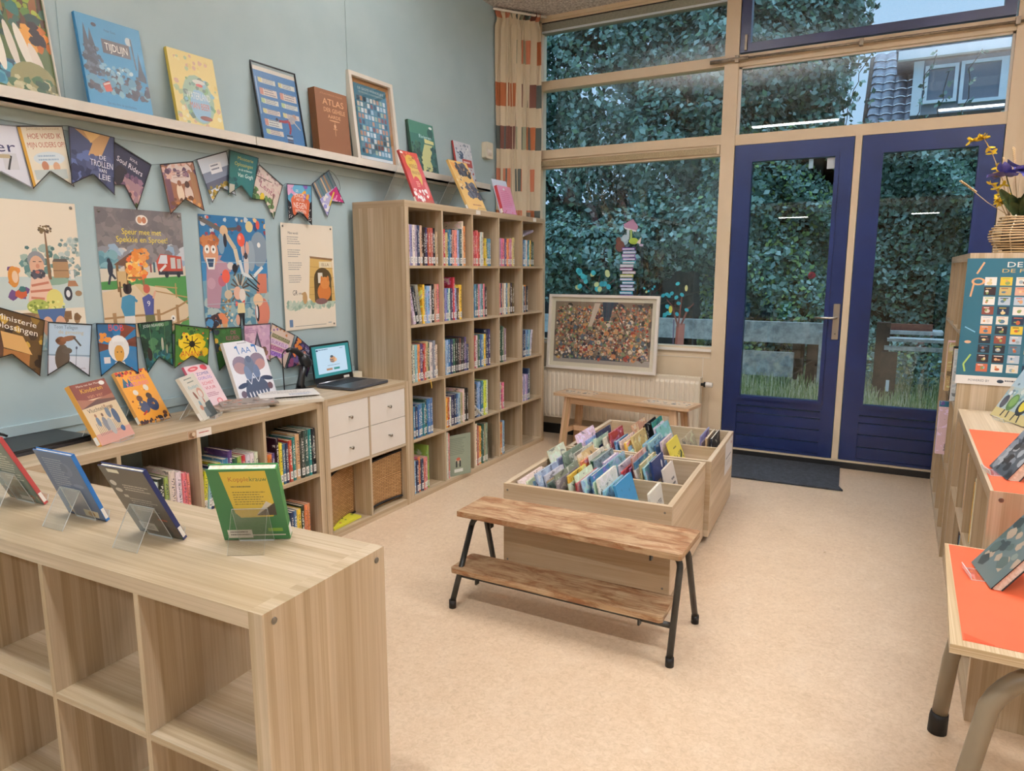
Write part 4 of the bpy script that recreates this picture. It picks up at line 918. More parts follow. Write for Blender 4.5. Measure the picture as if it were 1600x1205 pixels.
disp((1.137, -2.288), 32.0, -24, .160, .226, .022, ZL, [('p', [(18, 97), (84, 98), (88, 42), (82, 34), (34, 33), (27, 40)], 'd8bb3c'), ('t', 'Kopple', 43, 84, 6.4, 'b06a2c', 'c', 30), ('t', 'krauw', 71, 84, 6.4, '3f6a34', 'c', 25), ('x', 30, 74, 60, 78, 1, '6a6430'), ('x', 30, 50, 80, 70, 6, '8a7a30'), ('p', [(58, 36), (88, 54), (88, 36)], '3c342a'), ('p', [(58, 36), (76, 56), (84, 52)], 'cfc8b8'), ('r', 8, 3, 37, 12, 'dcd8cc'), ('x', 12, 5, 42, 13, 2, '4a4a44'), ('r', 45, 6, 50, 1.6, 'd8d4c8'), ('r', 70, 12, 22, 5, '7aa83c')], '2e7a46', 'green and yellow book, rightmost on the foreground bookcase', Gf, 'right', '3f8a4a', stlab='acrylic stand behind the green and yellow book', foot=.05)
Gc = 'display books on the low bookcase'
disp((-.053, -1.868), 113, 26, .200, .255, .020, ZL, [('r', 0, 72, 100, 28, '8a4c40'), ('p', [(0, 60), (100, 66), (100, 74), (40, 70), (0, 76)], 'a8705a'), ('p', [(0, 60), (50, 70), (100, 66), (100, 62), (40, 62)], '6a4a42'), ('r', 0, 0, 100, 18, 'd8a090'), ('t', 'Kinderen', 50, 84, 7.5, 'e8b83c', 'c', 62), ('t', 'van ver', 52, 74, 7, 'c88a6a', 'c', 44), ('t', 'Maria van der Meer', 48, 94, 3.4, 'e8d8c8', 'c', 66), ('e', 86, 94, 8, 3.6, 'f2eee6'), ('t', 'Vluchtelingen', 46, 52, 7, '2a2a30', 'c', 70)]+[('l', 14+i*4.4, 14, 14+i*4.4, 34, .8, '5a5a60') for i in range(16)]+[('e', 24, 36, 5, 8, '6c7c92'), ('e', 40, 30, 7, 12, '8a8a90'), ('e', 52, 24, 8, 14, 'b8b4ae'), ('e', 60, 46, 6, 9, '74808e'), ('e', 76, 38, 8, 13, '52627c'), ('e', 24, 46, 3, 3, 'a8785c'), ('e', 42, 45, 3, 3, '7a5a4a'), ('e', 60, 57, 3, 3, 'c09878'), ('e', 76, 53, 3, 3, '9a7458'), ('e', 78, 16, 6, 5, '52688a')], 'e4caa4', 'cream and brown book with yellow spine, leftmost on the low bookcase', Gc, 'left', 'dca048', stlab='acrylic stand behind the cream and brown book')
disp((-.265, -1.565), 101, 30, .170, .255, .018, ZL, [('n', 30, 0, 92, 100, 100, 2, 5, ['3a3440', 'c8402c']), ('n', 30, 0, 0, 100, 7, 2, 5, ['4a3038', '382a30']), ('p', [(4, 70), (16, 88), (24, 76), (30, 86), (38, 70)], '3c6478'), ('t', 'ZOETE', 60, 81, 8, 'c4508c', 'c', 52), ('t', 'KAZUREES', 52, 70, 7.5, 'e06a9c', 'c', 70), ('e', 36, 30, 16, 12, '46506a'), ('e', 66, 32, 17, 13, '2e3a5a'), ('e', 34, 46, 9, 6, '5a4038'), ('e', 66, 48, 9, 6, '4a3830'), ('e', 32, 58, 8, 5, 'e8dccc'), ('e', 70, 64, 8, 6, 'e0d4c0'), ('e', 88, 12, 7, 4, '6a3a24'), ('l', 22, 16, 38, 22, 3, 'b83024'), ('n', 14, 8, 24, 94, 66, 1.5, 3, ['8a4a2a', 'f0b450'])], 'eba038', 'orange book with two dark cartoon figures, second from left on the low bookcase', Gc, 'left', 'e0a458', stlab='acrylic stand behind the orange book')
disp((-.10, -1.378), 122, 27, .165, .215, .017, ZL, [('x', 20, 88, 74, 94, 1, '6a7a6c'), ('x', 30, 80, 74, 86, 1, '6a7a6c'), ('t', 'Flodders', 50, 69, 8.5, '7ab0b8', 'c', 64), ('e', 34, 54, 6, 10, '8a4a34', 20), ('e', 70, 56, 18, 12, 'dba088'), ('e', 68, 54, 12, 8, 'f0e2d8'), ('e', 56, 44, 6, 5, 'e6e0da'), ('p', [(38, 0), (100, 0), (100, 34), (62, 32)], '4c5656'), ('p', [(30, 4), (62, 4), (56, 24), (34, 26)], '7d8888'), ('e', 34, 34, 7, 8, '8cb0b8'), ('e', 66, 38, 3, 6, 'c8402c'), ('e', 30, 26, 10, 6, 'd8957a')], 'e6decd', 'cream book with woman and dark bench on cover, in front of pink book', Gc, 'left', 'd9cdb8', stlab='acrylic stand behind the cream book')
disp((-.275, -1.226), 104, 29, .170, .235, .014, ZL, [('e', 30, 92, 22, 5, 'e0606a', 5), ('e', 74, 92, 14, 6, 'd84a58', -10), ('e', 30, 92, 12, 2, 'f0b8b4'), ('t', 'ZOMER', 58, 76, 7, '5a5a9c', 'c', 52), ('t', 'OORLOG', 58, 66, 7, '8a6ac0', 'c', 56), ('t', 'SCHIET', 60, 54, 7, 'd85060', 'c', 50), ('t', 'VUUR', 60, 43, 7, 'd04858', 'c', 44), ('x', 34, 26, 84, 36, 3, 'b05a70'), ('e', 70, 14, 12, 7, 'e08a90'), ('e', 70, 14, 7, 4, 'f2c8c8')], 'f0d2d4', 'pink book standing behind the cream book on the low bookcase', Gc, 'left', 'd8687a', st=False)
disp((-.298, -1.008), 97, 17.5, .270, .312, .020, ZL, [('p', [(28, 92), (31, 93), (31, 84), (33, 78), (31, 78), (29, 84), (28, 89), (24, 88), (24, 91)], '3f78b4'), ('t', 'AA', 51, 79, 10.5, '3f78b4', 'c', 26), ('p', [(68, 92), (80, 92), (79, 84), (80, 78), (77, 78), (76, 88), (68, 88)], '3f78b4'), ('x', 34, 94, 66, 97, 1, '9a9aa0'), ('e', 28, 60, 21, 15, '8a7a8a', -12), ('e', 24, 55, 16, 10, 'b08c8c', -12), ('e', 72, 62, 21, 15, '8a7a8a', 14), ('e', 78, 57, 14, 9, 'b88c88', 14), ('e', 50, 56, 13, 18, '6a7488'), ('e', 51, 68, 7, 6, '58627a'), ('e', 40, 42, 9, 16, '7684a0', 10), ('e', 62, 42, 9, 16, '6c7a98', -10), ('p', [(18, 10), (30, 34), (70, 36), (88, 18), (80, 6), (24, 4)], '4d566c'), ('e', 18, 26, 14, 4, '39425a', 10), ('e', 86, 32, 16, 4, '39425a', -10), ('e', 14, 12, 7, 6, '6a5a66'), ('e', 88, 18, 7, 6, '6a5058')]+[('e', 30+i*9, 8, 1.8, 6, 'f0eef0', 8) for i in range(6)]+[('l', 34, 36, 40, 26, 1.2, 'f2f0f4'), ('l', 40, 26, 52, 44, 1.2, 'f2f0f4'), ('l', 52, 44, 60, 28, 1.2, 'f2f0f4'), ('l', 60, 28, 72, 40, 1.2, 'f2f0f4')], 'f1eff2', 'white book with large blue-grey elephant-like face on the low bookcase', Gc, 'left', 'e4dccf', stlab='acrylic stand behind the white elephant book')
Gt = 'display books on the tall bookcase'; ZT = 1.8325
disp((-.05, .177), 90, 23, .185, .345, .016, ZT, [('e', 48, 78, 30, 16, 'c8a44a'), ('e', 52, 55, 26, 22, 'c8a44a'), ('t', 'DE', 50, 82, 6, '6a2a20', 'c', 18), ('t', 'WERELD', 50, 68, 8, '6a2a20', 'c', 46), ('t', 'VERGETEN', 52, 56, 6.5, '6a2a20', 'c', 44), ('e', 44, 38, 18, 14, 'b83a34'), ('x', 34, 30, 56, 42, 4, 'e8b8a0'), ('n', 26, 2, 2, 98, 26, 3, 7, ['d88a84', 'e8e0d8', 'a83c38']), ('e', 86, 30, 8, 14, 'c86a64'), ('r', 4, 94, 14, 4, 'e8e4e0'), ('n', 12, 4, 86, 96, 98, 2, 4, ['8a4a34', 'c07a5a'])], 'b5443c', 'red book with gold cover shape, leftmost on top of the tall bookcase', Gt, 'left', 'a83a38', stlab='clear acrylic stand behind the red book on the tall bookcase', foot=.16, L=.30, sw=.12)
disp((-.05, .767), 90, 26.5, .235, .38, .018, ZT, [('p', [(4, 96), (40, 94), (62, 88), (66, 80), (30, 76), (8, 84)], 'e8a04c'), ('n', 34, 28, 70, 92, 95, 4, 9, ['3c3c46', '54545e', '2e2e38']), ('n', 40, 40, 26, 98, 56, 4, 9, ['3a3a46', '6a6a74', '4a4450']), ('n', 26, 2, 40, 50, 70, 2, 5, ['e6b266', 'f2d29a', '5a5058']), ('x', 34, 7, 90, 13, 1, 'b06a4a')], 'eec070', 'yellow book with charcoal swirls, middle of the tall bookcase top', Gt, 'left', 'c8a060', stlab='clear acrylic stand behind the yellow book on the tall bookcase', foot=.16, L=.30, sw=.12)
disp((-.05, 1.245), 88, 17, .19, .215, .024, ZT+.006, [('x', 16, 20, 84, 84, 9, 'c46a90'), ('e', 46, 88, 7, 4, 'f4f0f4'), ('n', 8, 2, 2, 98, 16, 3, 6, ['b84a5a', 'd8708a'])], 'd98cae', 'pink book with red spine, rightmost on top of the tall bookcase', Gt, 'left', 'b43c40', st=False)
ts = thing('sign_holder', 'clear acrylic slanted holder with pale card behind the pink book', 'sign holder'); ts.matrix_world = fr(-.045, 1.235, ZT, 88) @ Matrix.Rotation(rad(-17), 4, 'X')
MB().box(-.004, .215, .030, .033, .0, .285).build('back_sheet', 'acryl', ts); MB().box(0, .21, .0275, .029, .004, .28).build('card', mat('pale_blue_card', 'c9d3e2', .4), ts); MB().box(-.004, .215, .0, .030, -.001, .001).build('tray', 'acryl', ts)
tag(MB().box(-.04, -.017, 1.58, 1.61, ZT, ZT+.035).build('small_clip', 'rod', bevel=.003), 'small grey metal clip on the tall bookcase top beyond the pink book', 'clip')
# ================================================================ things on the picture ledges
ZB = 2.0505
def ledge(y0, w, h, th, shapes, col, label, name='display_book', cat='book', spine=None, edge='left', m='print', xb=-.352, tilt=None):
    a = math.asin(min(.9, (abs(xb-XW)-th)/h)) if tilt is None else rad(tilt)
    mw = TM((xb, y0, ZB), PI/2, a)
    if cat == 'book': return showbook(w, h, th, shapes, col, name, label, mw, spine, cat, 'illustrated books on the picture ledges', edge=edge, m=m)
    return mw
ledge(-1.60, .275, .405, .016, [('p', [(6, 46), (6, 72), (10, 92), (14, 74), (18, 88), (23, 70), (24, 46)], '2e3440'), ('p', [(84, 46), (88, 58), (91, 76), (94, 58), (98, 50), (98, 44)], '2e3440'), ('n', 60, 4, 42, 30, 70, 1.5, 4, ['3a4250', '222834', '5a6470']), ('n', 90, 4, 26, 98, 44, 2, 6, ['3a3440', '4a4048', '6a94a8', '2a2630', '8ab0bc']), ('n', 24, 24, 44, 84, 54, 2, 4, ['cfe0e4', '8fb4c4', '3a4048']), ('p', [(24, 34), (36, 38), (38, 28), (28, 26)], 'b8584a'), ('l', 26, 33, 36, 36, 1.5, 'e0d0c4'), ('e', 78, 84, 5, 4.5, 'cfd8d8'), ('l', 84, 56, 82, 88, 1.6, '2e3440'), ('p', [(34, 66), (78, 66), (78, 80), (34, 80)], '4a3f42'), ('t', 'TIJDLIJN', 56, 69.5, 8, 'f0ece0', 'c', 36), ('t', 'Peter Goes', 50, 88, 3, '2a4a5c', 'c', 18), ('t', 'Een reis door de geschiedenis', 50, 14, 3, '24506a', 'c', 46), ('e', 26, 92, 4, 2, '3a3440'), ('e', 88, 8, 6, 3, '3a3840', -10)], '5594b8', 'large blue book titled TIJDLIJN on the left wall ledge', spine='3a86b4')
ledge(-1.198, .245, .375, .018, [('n', 70, 4, 4, 96, 96, 2, 5, ['e2d494', 'd6bf78', 'a8b48a', 'c9a48a', 'e8e0b8']), ('e', 52, 44, 34, 30, '9ab098'), ('n', 46, 22, 18, 84, 70, 2, 6, ['6a8a7a', '8ab4c0', '7a9a6a', '5a6a5a']), ('e', 54, 36, 22, 20, '8fb0c4'), ('t', 'WATERLAND', 52, 44, 9, 'e4e4dc', 'c', 52), ('t', 'MAN BEER', 52, 32, 8.5, 'b86a4a', 'c', 44), ('e', 58, 66, 14, 3, 'dcdcd0'), ('e', 58, 62, 8, 2, 'a84a44'), ('e', 62, 22, 14, 3, '7a4438')], 'dfca86', 'pale yellow illustrated book on the left wall ledge', spine='d6bc52')
ledge(-.312, .26, .385, .05, [('t', 'ATLAS', 54, 79, 9.5, 'cda07a', 'c', 66), ('t', 'DER GEHELE', 56, 69, 6.4, 'cda07a', 'c', 68), ('t', 'AARDE', 54, 60.5, 5.4, 'cda07a', 'c', 40), ('t', 'ATLAS MINOR MAJOR', 50, 93, 2.6, 'a87858', 'c', 70), ('e', 54, 57.5, 17, 1, 'c09472'), ('e', 54, 50, 3.4, 3, 'c8a080'), ('l', 54, 56, 54, 36, .9, 'c09472'), ('e', 54, 46, 7, .8, 'b88a68'), ('r', 34, 10, 42, .8, 'b88a68')], '7c5238', 'thick brown leather atlas on the right wall ledge', spine='7a4a20')
ledge(.577, .285, .375, .022, [('r', 0, 50, 100, 50, '3c6a60'), ('r', 0, 78, 100, 22, '4a7a68'), ('p', [(30, 30), (54, 62), (92, 62), (84, 44), (80, 6), (40, 0)], 'c4c48a'), ('p', [(56, 64), (94, 64), (94, 70), (56, 72)], 'd8cf90'), ('n', 90, 0, 4, 34, 62, 3, 8, ['2c4a48', '3a5a4c', '284038', '4a6a54']), ('n', 70, 78, 0, 100, 58, 3, 8, ['2c4a48', '3a5f58', '223c3c']), ('e', 84, 84, 12, 9, '2f504a'), ('t', 'Rivieren', 60, 72, 7, 'd4e8ec', 'c', 50), ('e', 88, 94, 7, 2.4, 'eef0ec'), ('n', 12, 50, 8, 76, 20, 2, 4, ['3a4a44', '5a6a5c'])], '3a5f54', 'dark green river book on the right wall ledge', spine='24402f')
ledge(1.13, .235, .325, .016, [('e', 30, 70, 18, 10, '3c506e'), ('n', 40, 6, 60, 96, 96, 2, 5, ['cfd4dc', 'b0b8c4', 'f0f0f0', '8a98a8']), ('p', [(36, 44), (92, 44), (92, 62), (36, 62)], 'a8443c'), ('x', 42, 48, 88, 58, 1, 'f0dcd4'), ('n', 24, 50, 4, 98, 44, 2, 6, ['b04a44', 'e0dcdc', '8a3c3c'])], 'd6d8de', 'white book with red panel at the far end of the wall ledge', spine='a8403c')
def frame_thing(label, name, mw, w, h, fw_, dp, fcol, shapes, base, glassy=True, mount=None, cat='picture frame', mb=0):
    t = thing(name, label, cat); t.matrix_world = mw
    b = MB()
    b.box(0, fw_, 0, dp, 0, h, g=2); b.box(w-fw_, w, 0, dp, 0, h, g=2); b.box(fw_, w-fw_, 0, dp, 0, fw_, g=0); b.box(fw_, w-fw_, 0, dp, h-fw_, h, g=0)
    b.build('frame', fcol, t, bevel=.0012)
    y = dp*.55
    MB().box(fw_, w-fw_, y+.003, dp-.001, fw_, h-fw_).build('backing', mount or 'paper', t)
    flat_art('print', shapes, w-2*fw_-2*mb, h-2*fw_-2*mb, t, y+.002, 'print', base, fw_+mb, fw_+mb)
    if glassy: MB().box(fw_, w-fw_, y-.004, y-.002, fw_, h-fw_).build('glass', 'clearglass', t)
    return t
# collage poster, far left
rows = []
frame_thing('large forest picture with white title strip, leftmost on the wall ledge', 'framed_poster', TM((-.352, -2.135, ZB), PI/2, rad(8.5)), .42, .58, .004, .012, 'ledge', [('r', 0, 0, 100, 84, '4a5a2c'), ('n', 30, 0, 50, 100, 84, 4, 9, ['3a2a20', '6a4a2c', '2c3420']), ('l', 70, 50, 69, 84, 4, '7a5030'), ('l', 80, 50, 81, 84, 3, '5a3c28'), ('l', 90, 46, 91, 84, 5, '8a5a34'), ('l', 62, 56, 61, 84, 3, '8a6a3c'), ('l', 97, 52, 97, 84, 3, '4a3020'), ('n', 90, 0, 36, 100, 72, 2, 6, ['5a7a3a', '8a9a3c', '3c5a4a', '4f8074', '2c4438', 'a8b04a', '6a8a44']), ('n', 16, 76, 34, 100, 50, 3, 6, ['d8863c', 'e0a050', 'b86a30']), ('n', 6, 56, 56, 80, 74, 3, 6, ['c07038', '3a6a60']), ('r', 0, 10, 74, 16, '2f5a6c'), ('n', 40, 0, 10, 74, 24, 2, 6, ['3c7a90', '264a5c', '5a9aa8', '1f3a48']), ('e', 55, 34, 4, 16, 'e8e0d0', 6), ('e', 66, 36, 3.4, 15, 'ded4c4', 10), ('e', 76, 36, 4, 15, 'e8e0d0', 14), ('e', 86, 28, 4, 12, 'e0d4c4', 16), ('e', 80, 14, 20, 13, '8a8458'), ('n', 30, 60, 4, 98, 16, 2, 5, ['b8b088', '6a6a48', 'c8c098', '3a5a34']), ('n', 14, 46, 0, 86, 6, 3, 6, ['d87a2c', 'e8943c']), ('n', 8, 82, 2, 96, 14, 3, 5, ['2c4a2c', '244028']), ('n', 4, 86, 40, 96, 52, 4, 5, ['2a1c1a']), ('r', 0, 84, 100, 16, 'eadfcb'), ('t', 'WIE IS DE VONDSTONE?', 97, 90, 4.6, '3a3430', 'r', 80), ('t', 'NATIONALE PARKEN', 84, 86.4, 2.4, '4a4440', 'r', 44)], 'eadfcb', False)
# blue schedule poster in thin black frame
sh = [('r', 0, 92, 100, 8, 'e8dfd2')]
for i in range(7):
    y = 84-i*12.2
    for x, wd in ((14, 36), (60, 36)):
        if x == 60 and i > 3: continue
        hh = 8.5 if i in (1, 4) else 6
        sh += [('r', x, y-hh, wd, hh, 'e8e6dc' if i % 2 == 0 else 'ecd9cc'), ('r', x-3, y-hh+.6, 8, hh-.6, ['e4d79a', 'd89a88', 'c9d8a0'][i % 3]), ('x', x+7, y-hh, x+wd-2, y, 3, '7a7a88')]
sh += [('r', 5, 40, 2, 44, 'a9bcd4'), ('e', 84, 45, 5, 3.4, 'c9a088'), ('e', 76, 40, 10, 4.4, 'b9b2b4', 28), ('l', 68, 38, 56, 36, 3.6, 'a03844'), ('l', 56, 36, 44, 36, 3, 'a03844'), ('l', 68, 38, 70, 28, 3.6, 'a03844'), ('l', 70, 28, 66, 22, 2.6, 'a03844'), ('l', 78, 40, 94, 30, 1.6, 'd8c8b8'), ('e', 40, 37, 3, 2, '3a3440')]+[('r', 58, 19-i*2.7, 14, 1.5, ['2a2a30', 'e0d8c8', '6a4a3a'][i % 3]) for i in range(7)]
frame_thing('blue schedule poster in thin black frame on the wall ledge', 'framed_poster', TM((-.352, -.712, ZB), PI/2, rad(9.5)), .306, .44, .005, .012, 'black', sh, '4f82b4', True)
# white box frame with glass
sh = [('r', 0, 0, 100, 100, '4a8094'), ('t', 'DE GROTE VRIENDELIJKE', 52, 93, 3.4, 'e8ecec', 'c', 80), ('t', 'DE FAVORIETE KINDERBOEKEN', 52, 88.6, 2.6, 'cfdcdc', 'c', 76)]
rg = random.Random(4)
for i in range(10):
    for j in range(9): sh.append(('r', 6+j*10.1, 8+i*7.8, 7.4, 6, rg.choice(['d8dcdc', 'b4c8d4', 'e0d0c0', '3a4a5c', 'c08a6a', 'e8e8e4', '6a8a9a', 'a8b8a0', '8a4a44'])))
sh.append(('r', 0, 0, 100, 4, 'ecece8'))
frame_thing('deep white box frame with teal cover collage on brown mount, wall ledge', 'framed_poster', TM((-.350, .008, ZB), PI/2, rad(6.2)), .415, .555, .024, .036, 'ledge', sh, '4a8094', True, mat('brown_mount', 'a87a4c', .8), mb=.03)
# ================================================================ posters on the wall
def poster(y0, z0, w, h, shapes, base, label, rot=0, curl=.0):
    n = 12
    bx = [curl*(abs(i*10-50)/50)**3+.0008*math.sin(i*1.3) for i in range(11)]
    def fn(u, v, k):
        q = min(9, max(0, int(u//10))); f = u/10-q; return (XW+.004+k+bx[q]*(1-f)+bx[q+1]*f, y0+w*u/100+rot*v/100, z0+h*v/100)
    # base sheet as strips so that it can curl
    regs = [[(i*10, 0), (i*10+10, 0), (i*10+10, 100), (i*10, 100)] for i in range(10)]
    me = art_mesh('poster', shapes, fn, w, h, regs, base, .0008); me.materials.append(M['print']); o = place(me, 'poster')
    tag(o, label, 'poster'); 
    for u, v in ((4, 97), (96, 97)) + (((96, 3),) if curl else ()):
        p = fn(u, v, .0015)
        MB().lathe([(.006, 0), (.006, .002), (.002, .004)], 12, m=Matrix.Translation(p) @ Matrix.Rotation(PI/2, 4, 'Y')).build('drawing_pin', 'screw', o)
    return o
poster(-2.14, 1.115, .475, .583, xs([('r', 0, 28, 100, 22, 'c3cfca'), ('n', 40, 20, 50, 66, 70, 2, 5, ['5f8480', '7a9890', '4c6c68', '9db0a4']), ('n', 60, 72, 46, 98, 76, 1.5, 4, ['8fa09c', 'a9b8b2', '6e8480', 'c0c8c0']), ('e', 56, 47, 26, 3, '8ba893'), ('p', [(52, 48), (57, 48), (54.6, 80), (52.6, 80)], '7a5c40'), ('n', 24, 46, 79, 62, 84, .8, 2, ['5a4a38', '76603f']), ('r', 60, 49, 22, 11, 'a98560'), ('l', 60, 54, 82, 54, .8, '7a5c40'), ('p', [(60, 60), (82, 60), (80, 62), (62, 62)], '5a5048'), ('r', 84, 48, 5, 6, 'e8e0d4'), ('p', [(78, 43), (94, 43), (90, 47), (80, 47)], 'a87858'), ('e', 93, 38, 5, 2, '9a7c5c'), ('r', 0, 20, 80, 6, '8a6a4a'), ('n', 20, 0, 17, 88, 24, 3, 5, ['7a5c3e', 'a07c56']), ('r', 0, 0, 100, 16, 'b4c8c4'), ('n', 30, 0, 0, 90, 14, 3, 7, ['a5bcc4', '8fb0b8', 'c5d0c8']), ('e', 66, 9, 12, 7, 'c8a890'), ('e', 90, 8, 9, 6, '9aa4a0'), ('e', 74, 3, 14, 4, 'cfc49c'), ('p', [(30, 52), (52, 50), (60, 36), (54, 26), (30, 27), (22, 34)], 'e4bfa8'), ('l', 28, 44, 52, 46, 2, 'c07860'), ('l', 26, 40, 56, 41, 2, 'c07860'), ('l', 26, 36, 44, 35, 2, 'c07860'), ('e', 38, 61, 12, 6, '8d8f92'), ('e', 38, 57, 10, 7, 'd9ac90'), ('l', 33, 60, 37, 60, .7, '3a3434'), ('l', 41, 60, 45, 60, .7, '3a3434'), ('e', 39, 57, 2.6, 1.6, 'c98a70'), ('n', 26, 31, 49, 46, 54, 1.4, 2.6, ['3c3c44', '52525c']), ('e', 38, 53, 3, 1, 'b86a5c'), ('e', 58, 34, 12, 7.5, 'dcd27c'), ('e', 34, 30, 15, 5, 'a9b45a'), ('n', 20, 22, 27, 70, 33, 1, 2, ['dfe08c', '7a8a3a']), ('p', [(32, 28), (72, 28), (66, 18), (36, 18)], '4c6894'), ('e', 45, 16, 8, 7, 'dba98a'), ('e', 63, 16, 8, 7, 'd8a486'), ('n', 10, 0, 34, 20, 56, 3, 6, ['c05a34', '3a6a68', '6a4a7a', 'd88a4a']), ('e', 6, 50, 7, 7, 'd08a3c'), ('e', 8, 50, 4, 4, 'e8c8a8'), ('e', 78, 38, 6, 5, '2c2e38'), ('e', 78, 38, 3, 2.5, 'e8e8e8')], 42, .58), 'e9dcc6', 'cream watercolour poster of bearded man on raft, leftmost on the blue wall')
poster(-1.586, 1.135, .411, .560, [('r', 0, 70, 100, 30, '746d6d'), ('n', 130, 0, 70, 100, 100, 3, 7, ['7c7474', '726a6b', '847c7a', '6a6466']), ('r', 0, 58, 100, 8, 'a9bccb'), ('n', 30, 0, 58, 100, 70, 5, 9, ['b9c6ce', 'c8ccd0', '9ab0c4', '8a8a8e']), ('n', 30, 46, 58, 80, 80, 4, 8, ['6a6466', '8a8484', '787276']), ('n', 34, 0, 46, 20, 66, 3, 6, ['6a98a4', '7fa8b0', '5a8690']), ('r', 0, 44, 100, 10, 'd6ccb8'), ('p', [(0, 38), (0, 44), (40, 46), (100, 48), (100, 24), (72, 38)], '4d8a4c'), ('p', [(0, 0), (100, 0), (100, 24), (74, 38), (40, 42), (0, 36)], 'd9c3a2'), ('p', [(74, 0), (100, 0), (100, 14)], '5a9452'), ('p', [(15, 57), (38, 68), (48, 66), (27, 56)], '6a4a3a'), ('r', 17, 36, 3, 21, '7a5a38'), ('r', 27, 38, 3, 19, '7a5a38'), ('r', 18, 40, 10, 12, 'cfae7c'), ('r', 46, 40, 2.5, 16, '8a6a44'), ('n', 60, 31, 44, 51, 64, 1.6, 4.2, ['e89a4c', 'f2b45c', 'e8703c', 'f6cf80']), ('n', 20, 38, 60, 54, 69, 1.5, 3.4, ['e8a060', 'e0883c']), ('r', 30, 46, 16, 1.6, '8a6a44'), ('r', 19, 32, 2, 12, '6a5030'), ('p', [(36, 42), (44, 42), (56, 30), (50, 30)], 'cdb384'), ('p', [(66, 50), (64, 60), (70, 66), (96, 64), (97, 50)], 'b24a38'), ('p', [(66, 58), (78, 58), (78, 65), (70, 65)], 'd8dce0'), ('r', 82, 54, 6, 9, 'c8c8c4'), ('r', 90, 54, 5, 8, 'b8b8b4'), ('r', 66, 49, 31, 3, '3a3a44'), ('l', 68, 52, 76, 57, 2, 'e8e4e0'), ('e', 76, 49, 2.6, 2.6, '22242c'), ('e', 91, 49, 2.4, 2.4, '22242c'), ('e', 11, 54, 3, 6, '303440'), ('e', 10, 60, 2, 2, '303440'), ('l', 11, 50, 8, 42, 1.8, '303440'), ('l', 12, 50, 16, 46, 1.8, '303440'), ('r', 56, 51, 2, 7, '8a4a4a'), ('r', 60, 51, 2.4, 8, '3c5a64'), ('l', 0, 16, 36, 17, 1.6, 'a07c54'), ('l', 36, 17, 66, 17, 1.6, 'a07c54'), ('l', 66, 17, 86, 22, 1.6, 'a07c54'), ('l', 86, 22, 100, 27, 1.6, 'a07c54'), ('l', 60, 4, 100, 12, 1.6, 'a07c54'), ('l', 12, 0, 11, 20, 3, 'a07c54'), ('l', 62, 0, 62, 21, 3, 'a07c54'), ('l', 86, 4, 86, 24, 2.6, 'a07c54'), ('l', 60, 40, 88, 38, 1, 'b08a5c'), ('l', 60, 36, 100, 30, 1, 'b08a5c'), ('l', 86, 30, 86, 42, 1.2, 'b08a5c'), ('p', [(22, 17), (34, 17), (36, 32), (30, 34), (21, 32), (19, 24)], '4a8aa8'), ('l', 34, 31, 38, 28, 2, '4a8aa8'), ('e', 28, 38, 5, 4, '2e2424'), ('e', 25, 41, 2, 1.6, '2e2424'), ('e', 31, 41, 2, 1.6, '2e2424'), ('p', [(22, 17), (34, 17), (34, 0), (30, 0), (28, 12), (25, 0), (21, 0)], 'e3dcd2'), ('p', [(46, 17), (56, 17), (58, 31), (52, 34), (44, 31)], '4c548c'), ('t', '9', 51, 24, 4.6, 'e8e4e0'), ('e', 50, 38, 4, 3.6, 'b8584a'), ('l', 57, 30, 60, 36, 1.8, 'dba88c'), ('p', [(46, 17), (57, 17), (58, 7), (52, 7), (51, 12), (50, 7), (46, 7)], '6a6a44'), ('l', 47, 7, 46, 1, 1.6, 'd8a88c'), ('l', 56, 7, 56, 1, 1.6, 'd8a88c'), ('e', 80, 13, 3, 2.6, 'f0eee8'), ('e', 80, 13, 1, 1, '2a2a2a'), ('t', 'Speur mee met', 50, 80.5, 4.8, 'f0d84a', 'c', 46), ('t', 'Spekkie en Sproet!', 50, 74.5, 4.8, 'f0d84a', 'c', 60), ('e', 51, 92, 7, 4, 'f0e8dc'), ('e', 48.5, 92, 2.6, 2.6, 'c8906c'), ('e', 53.5, 92, 2.6, 2.6, 'b87858')], 'd9cdc4', 'poster of burning playhouse and fire engine with yellow title, on blue wall')
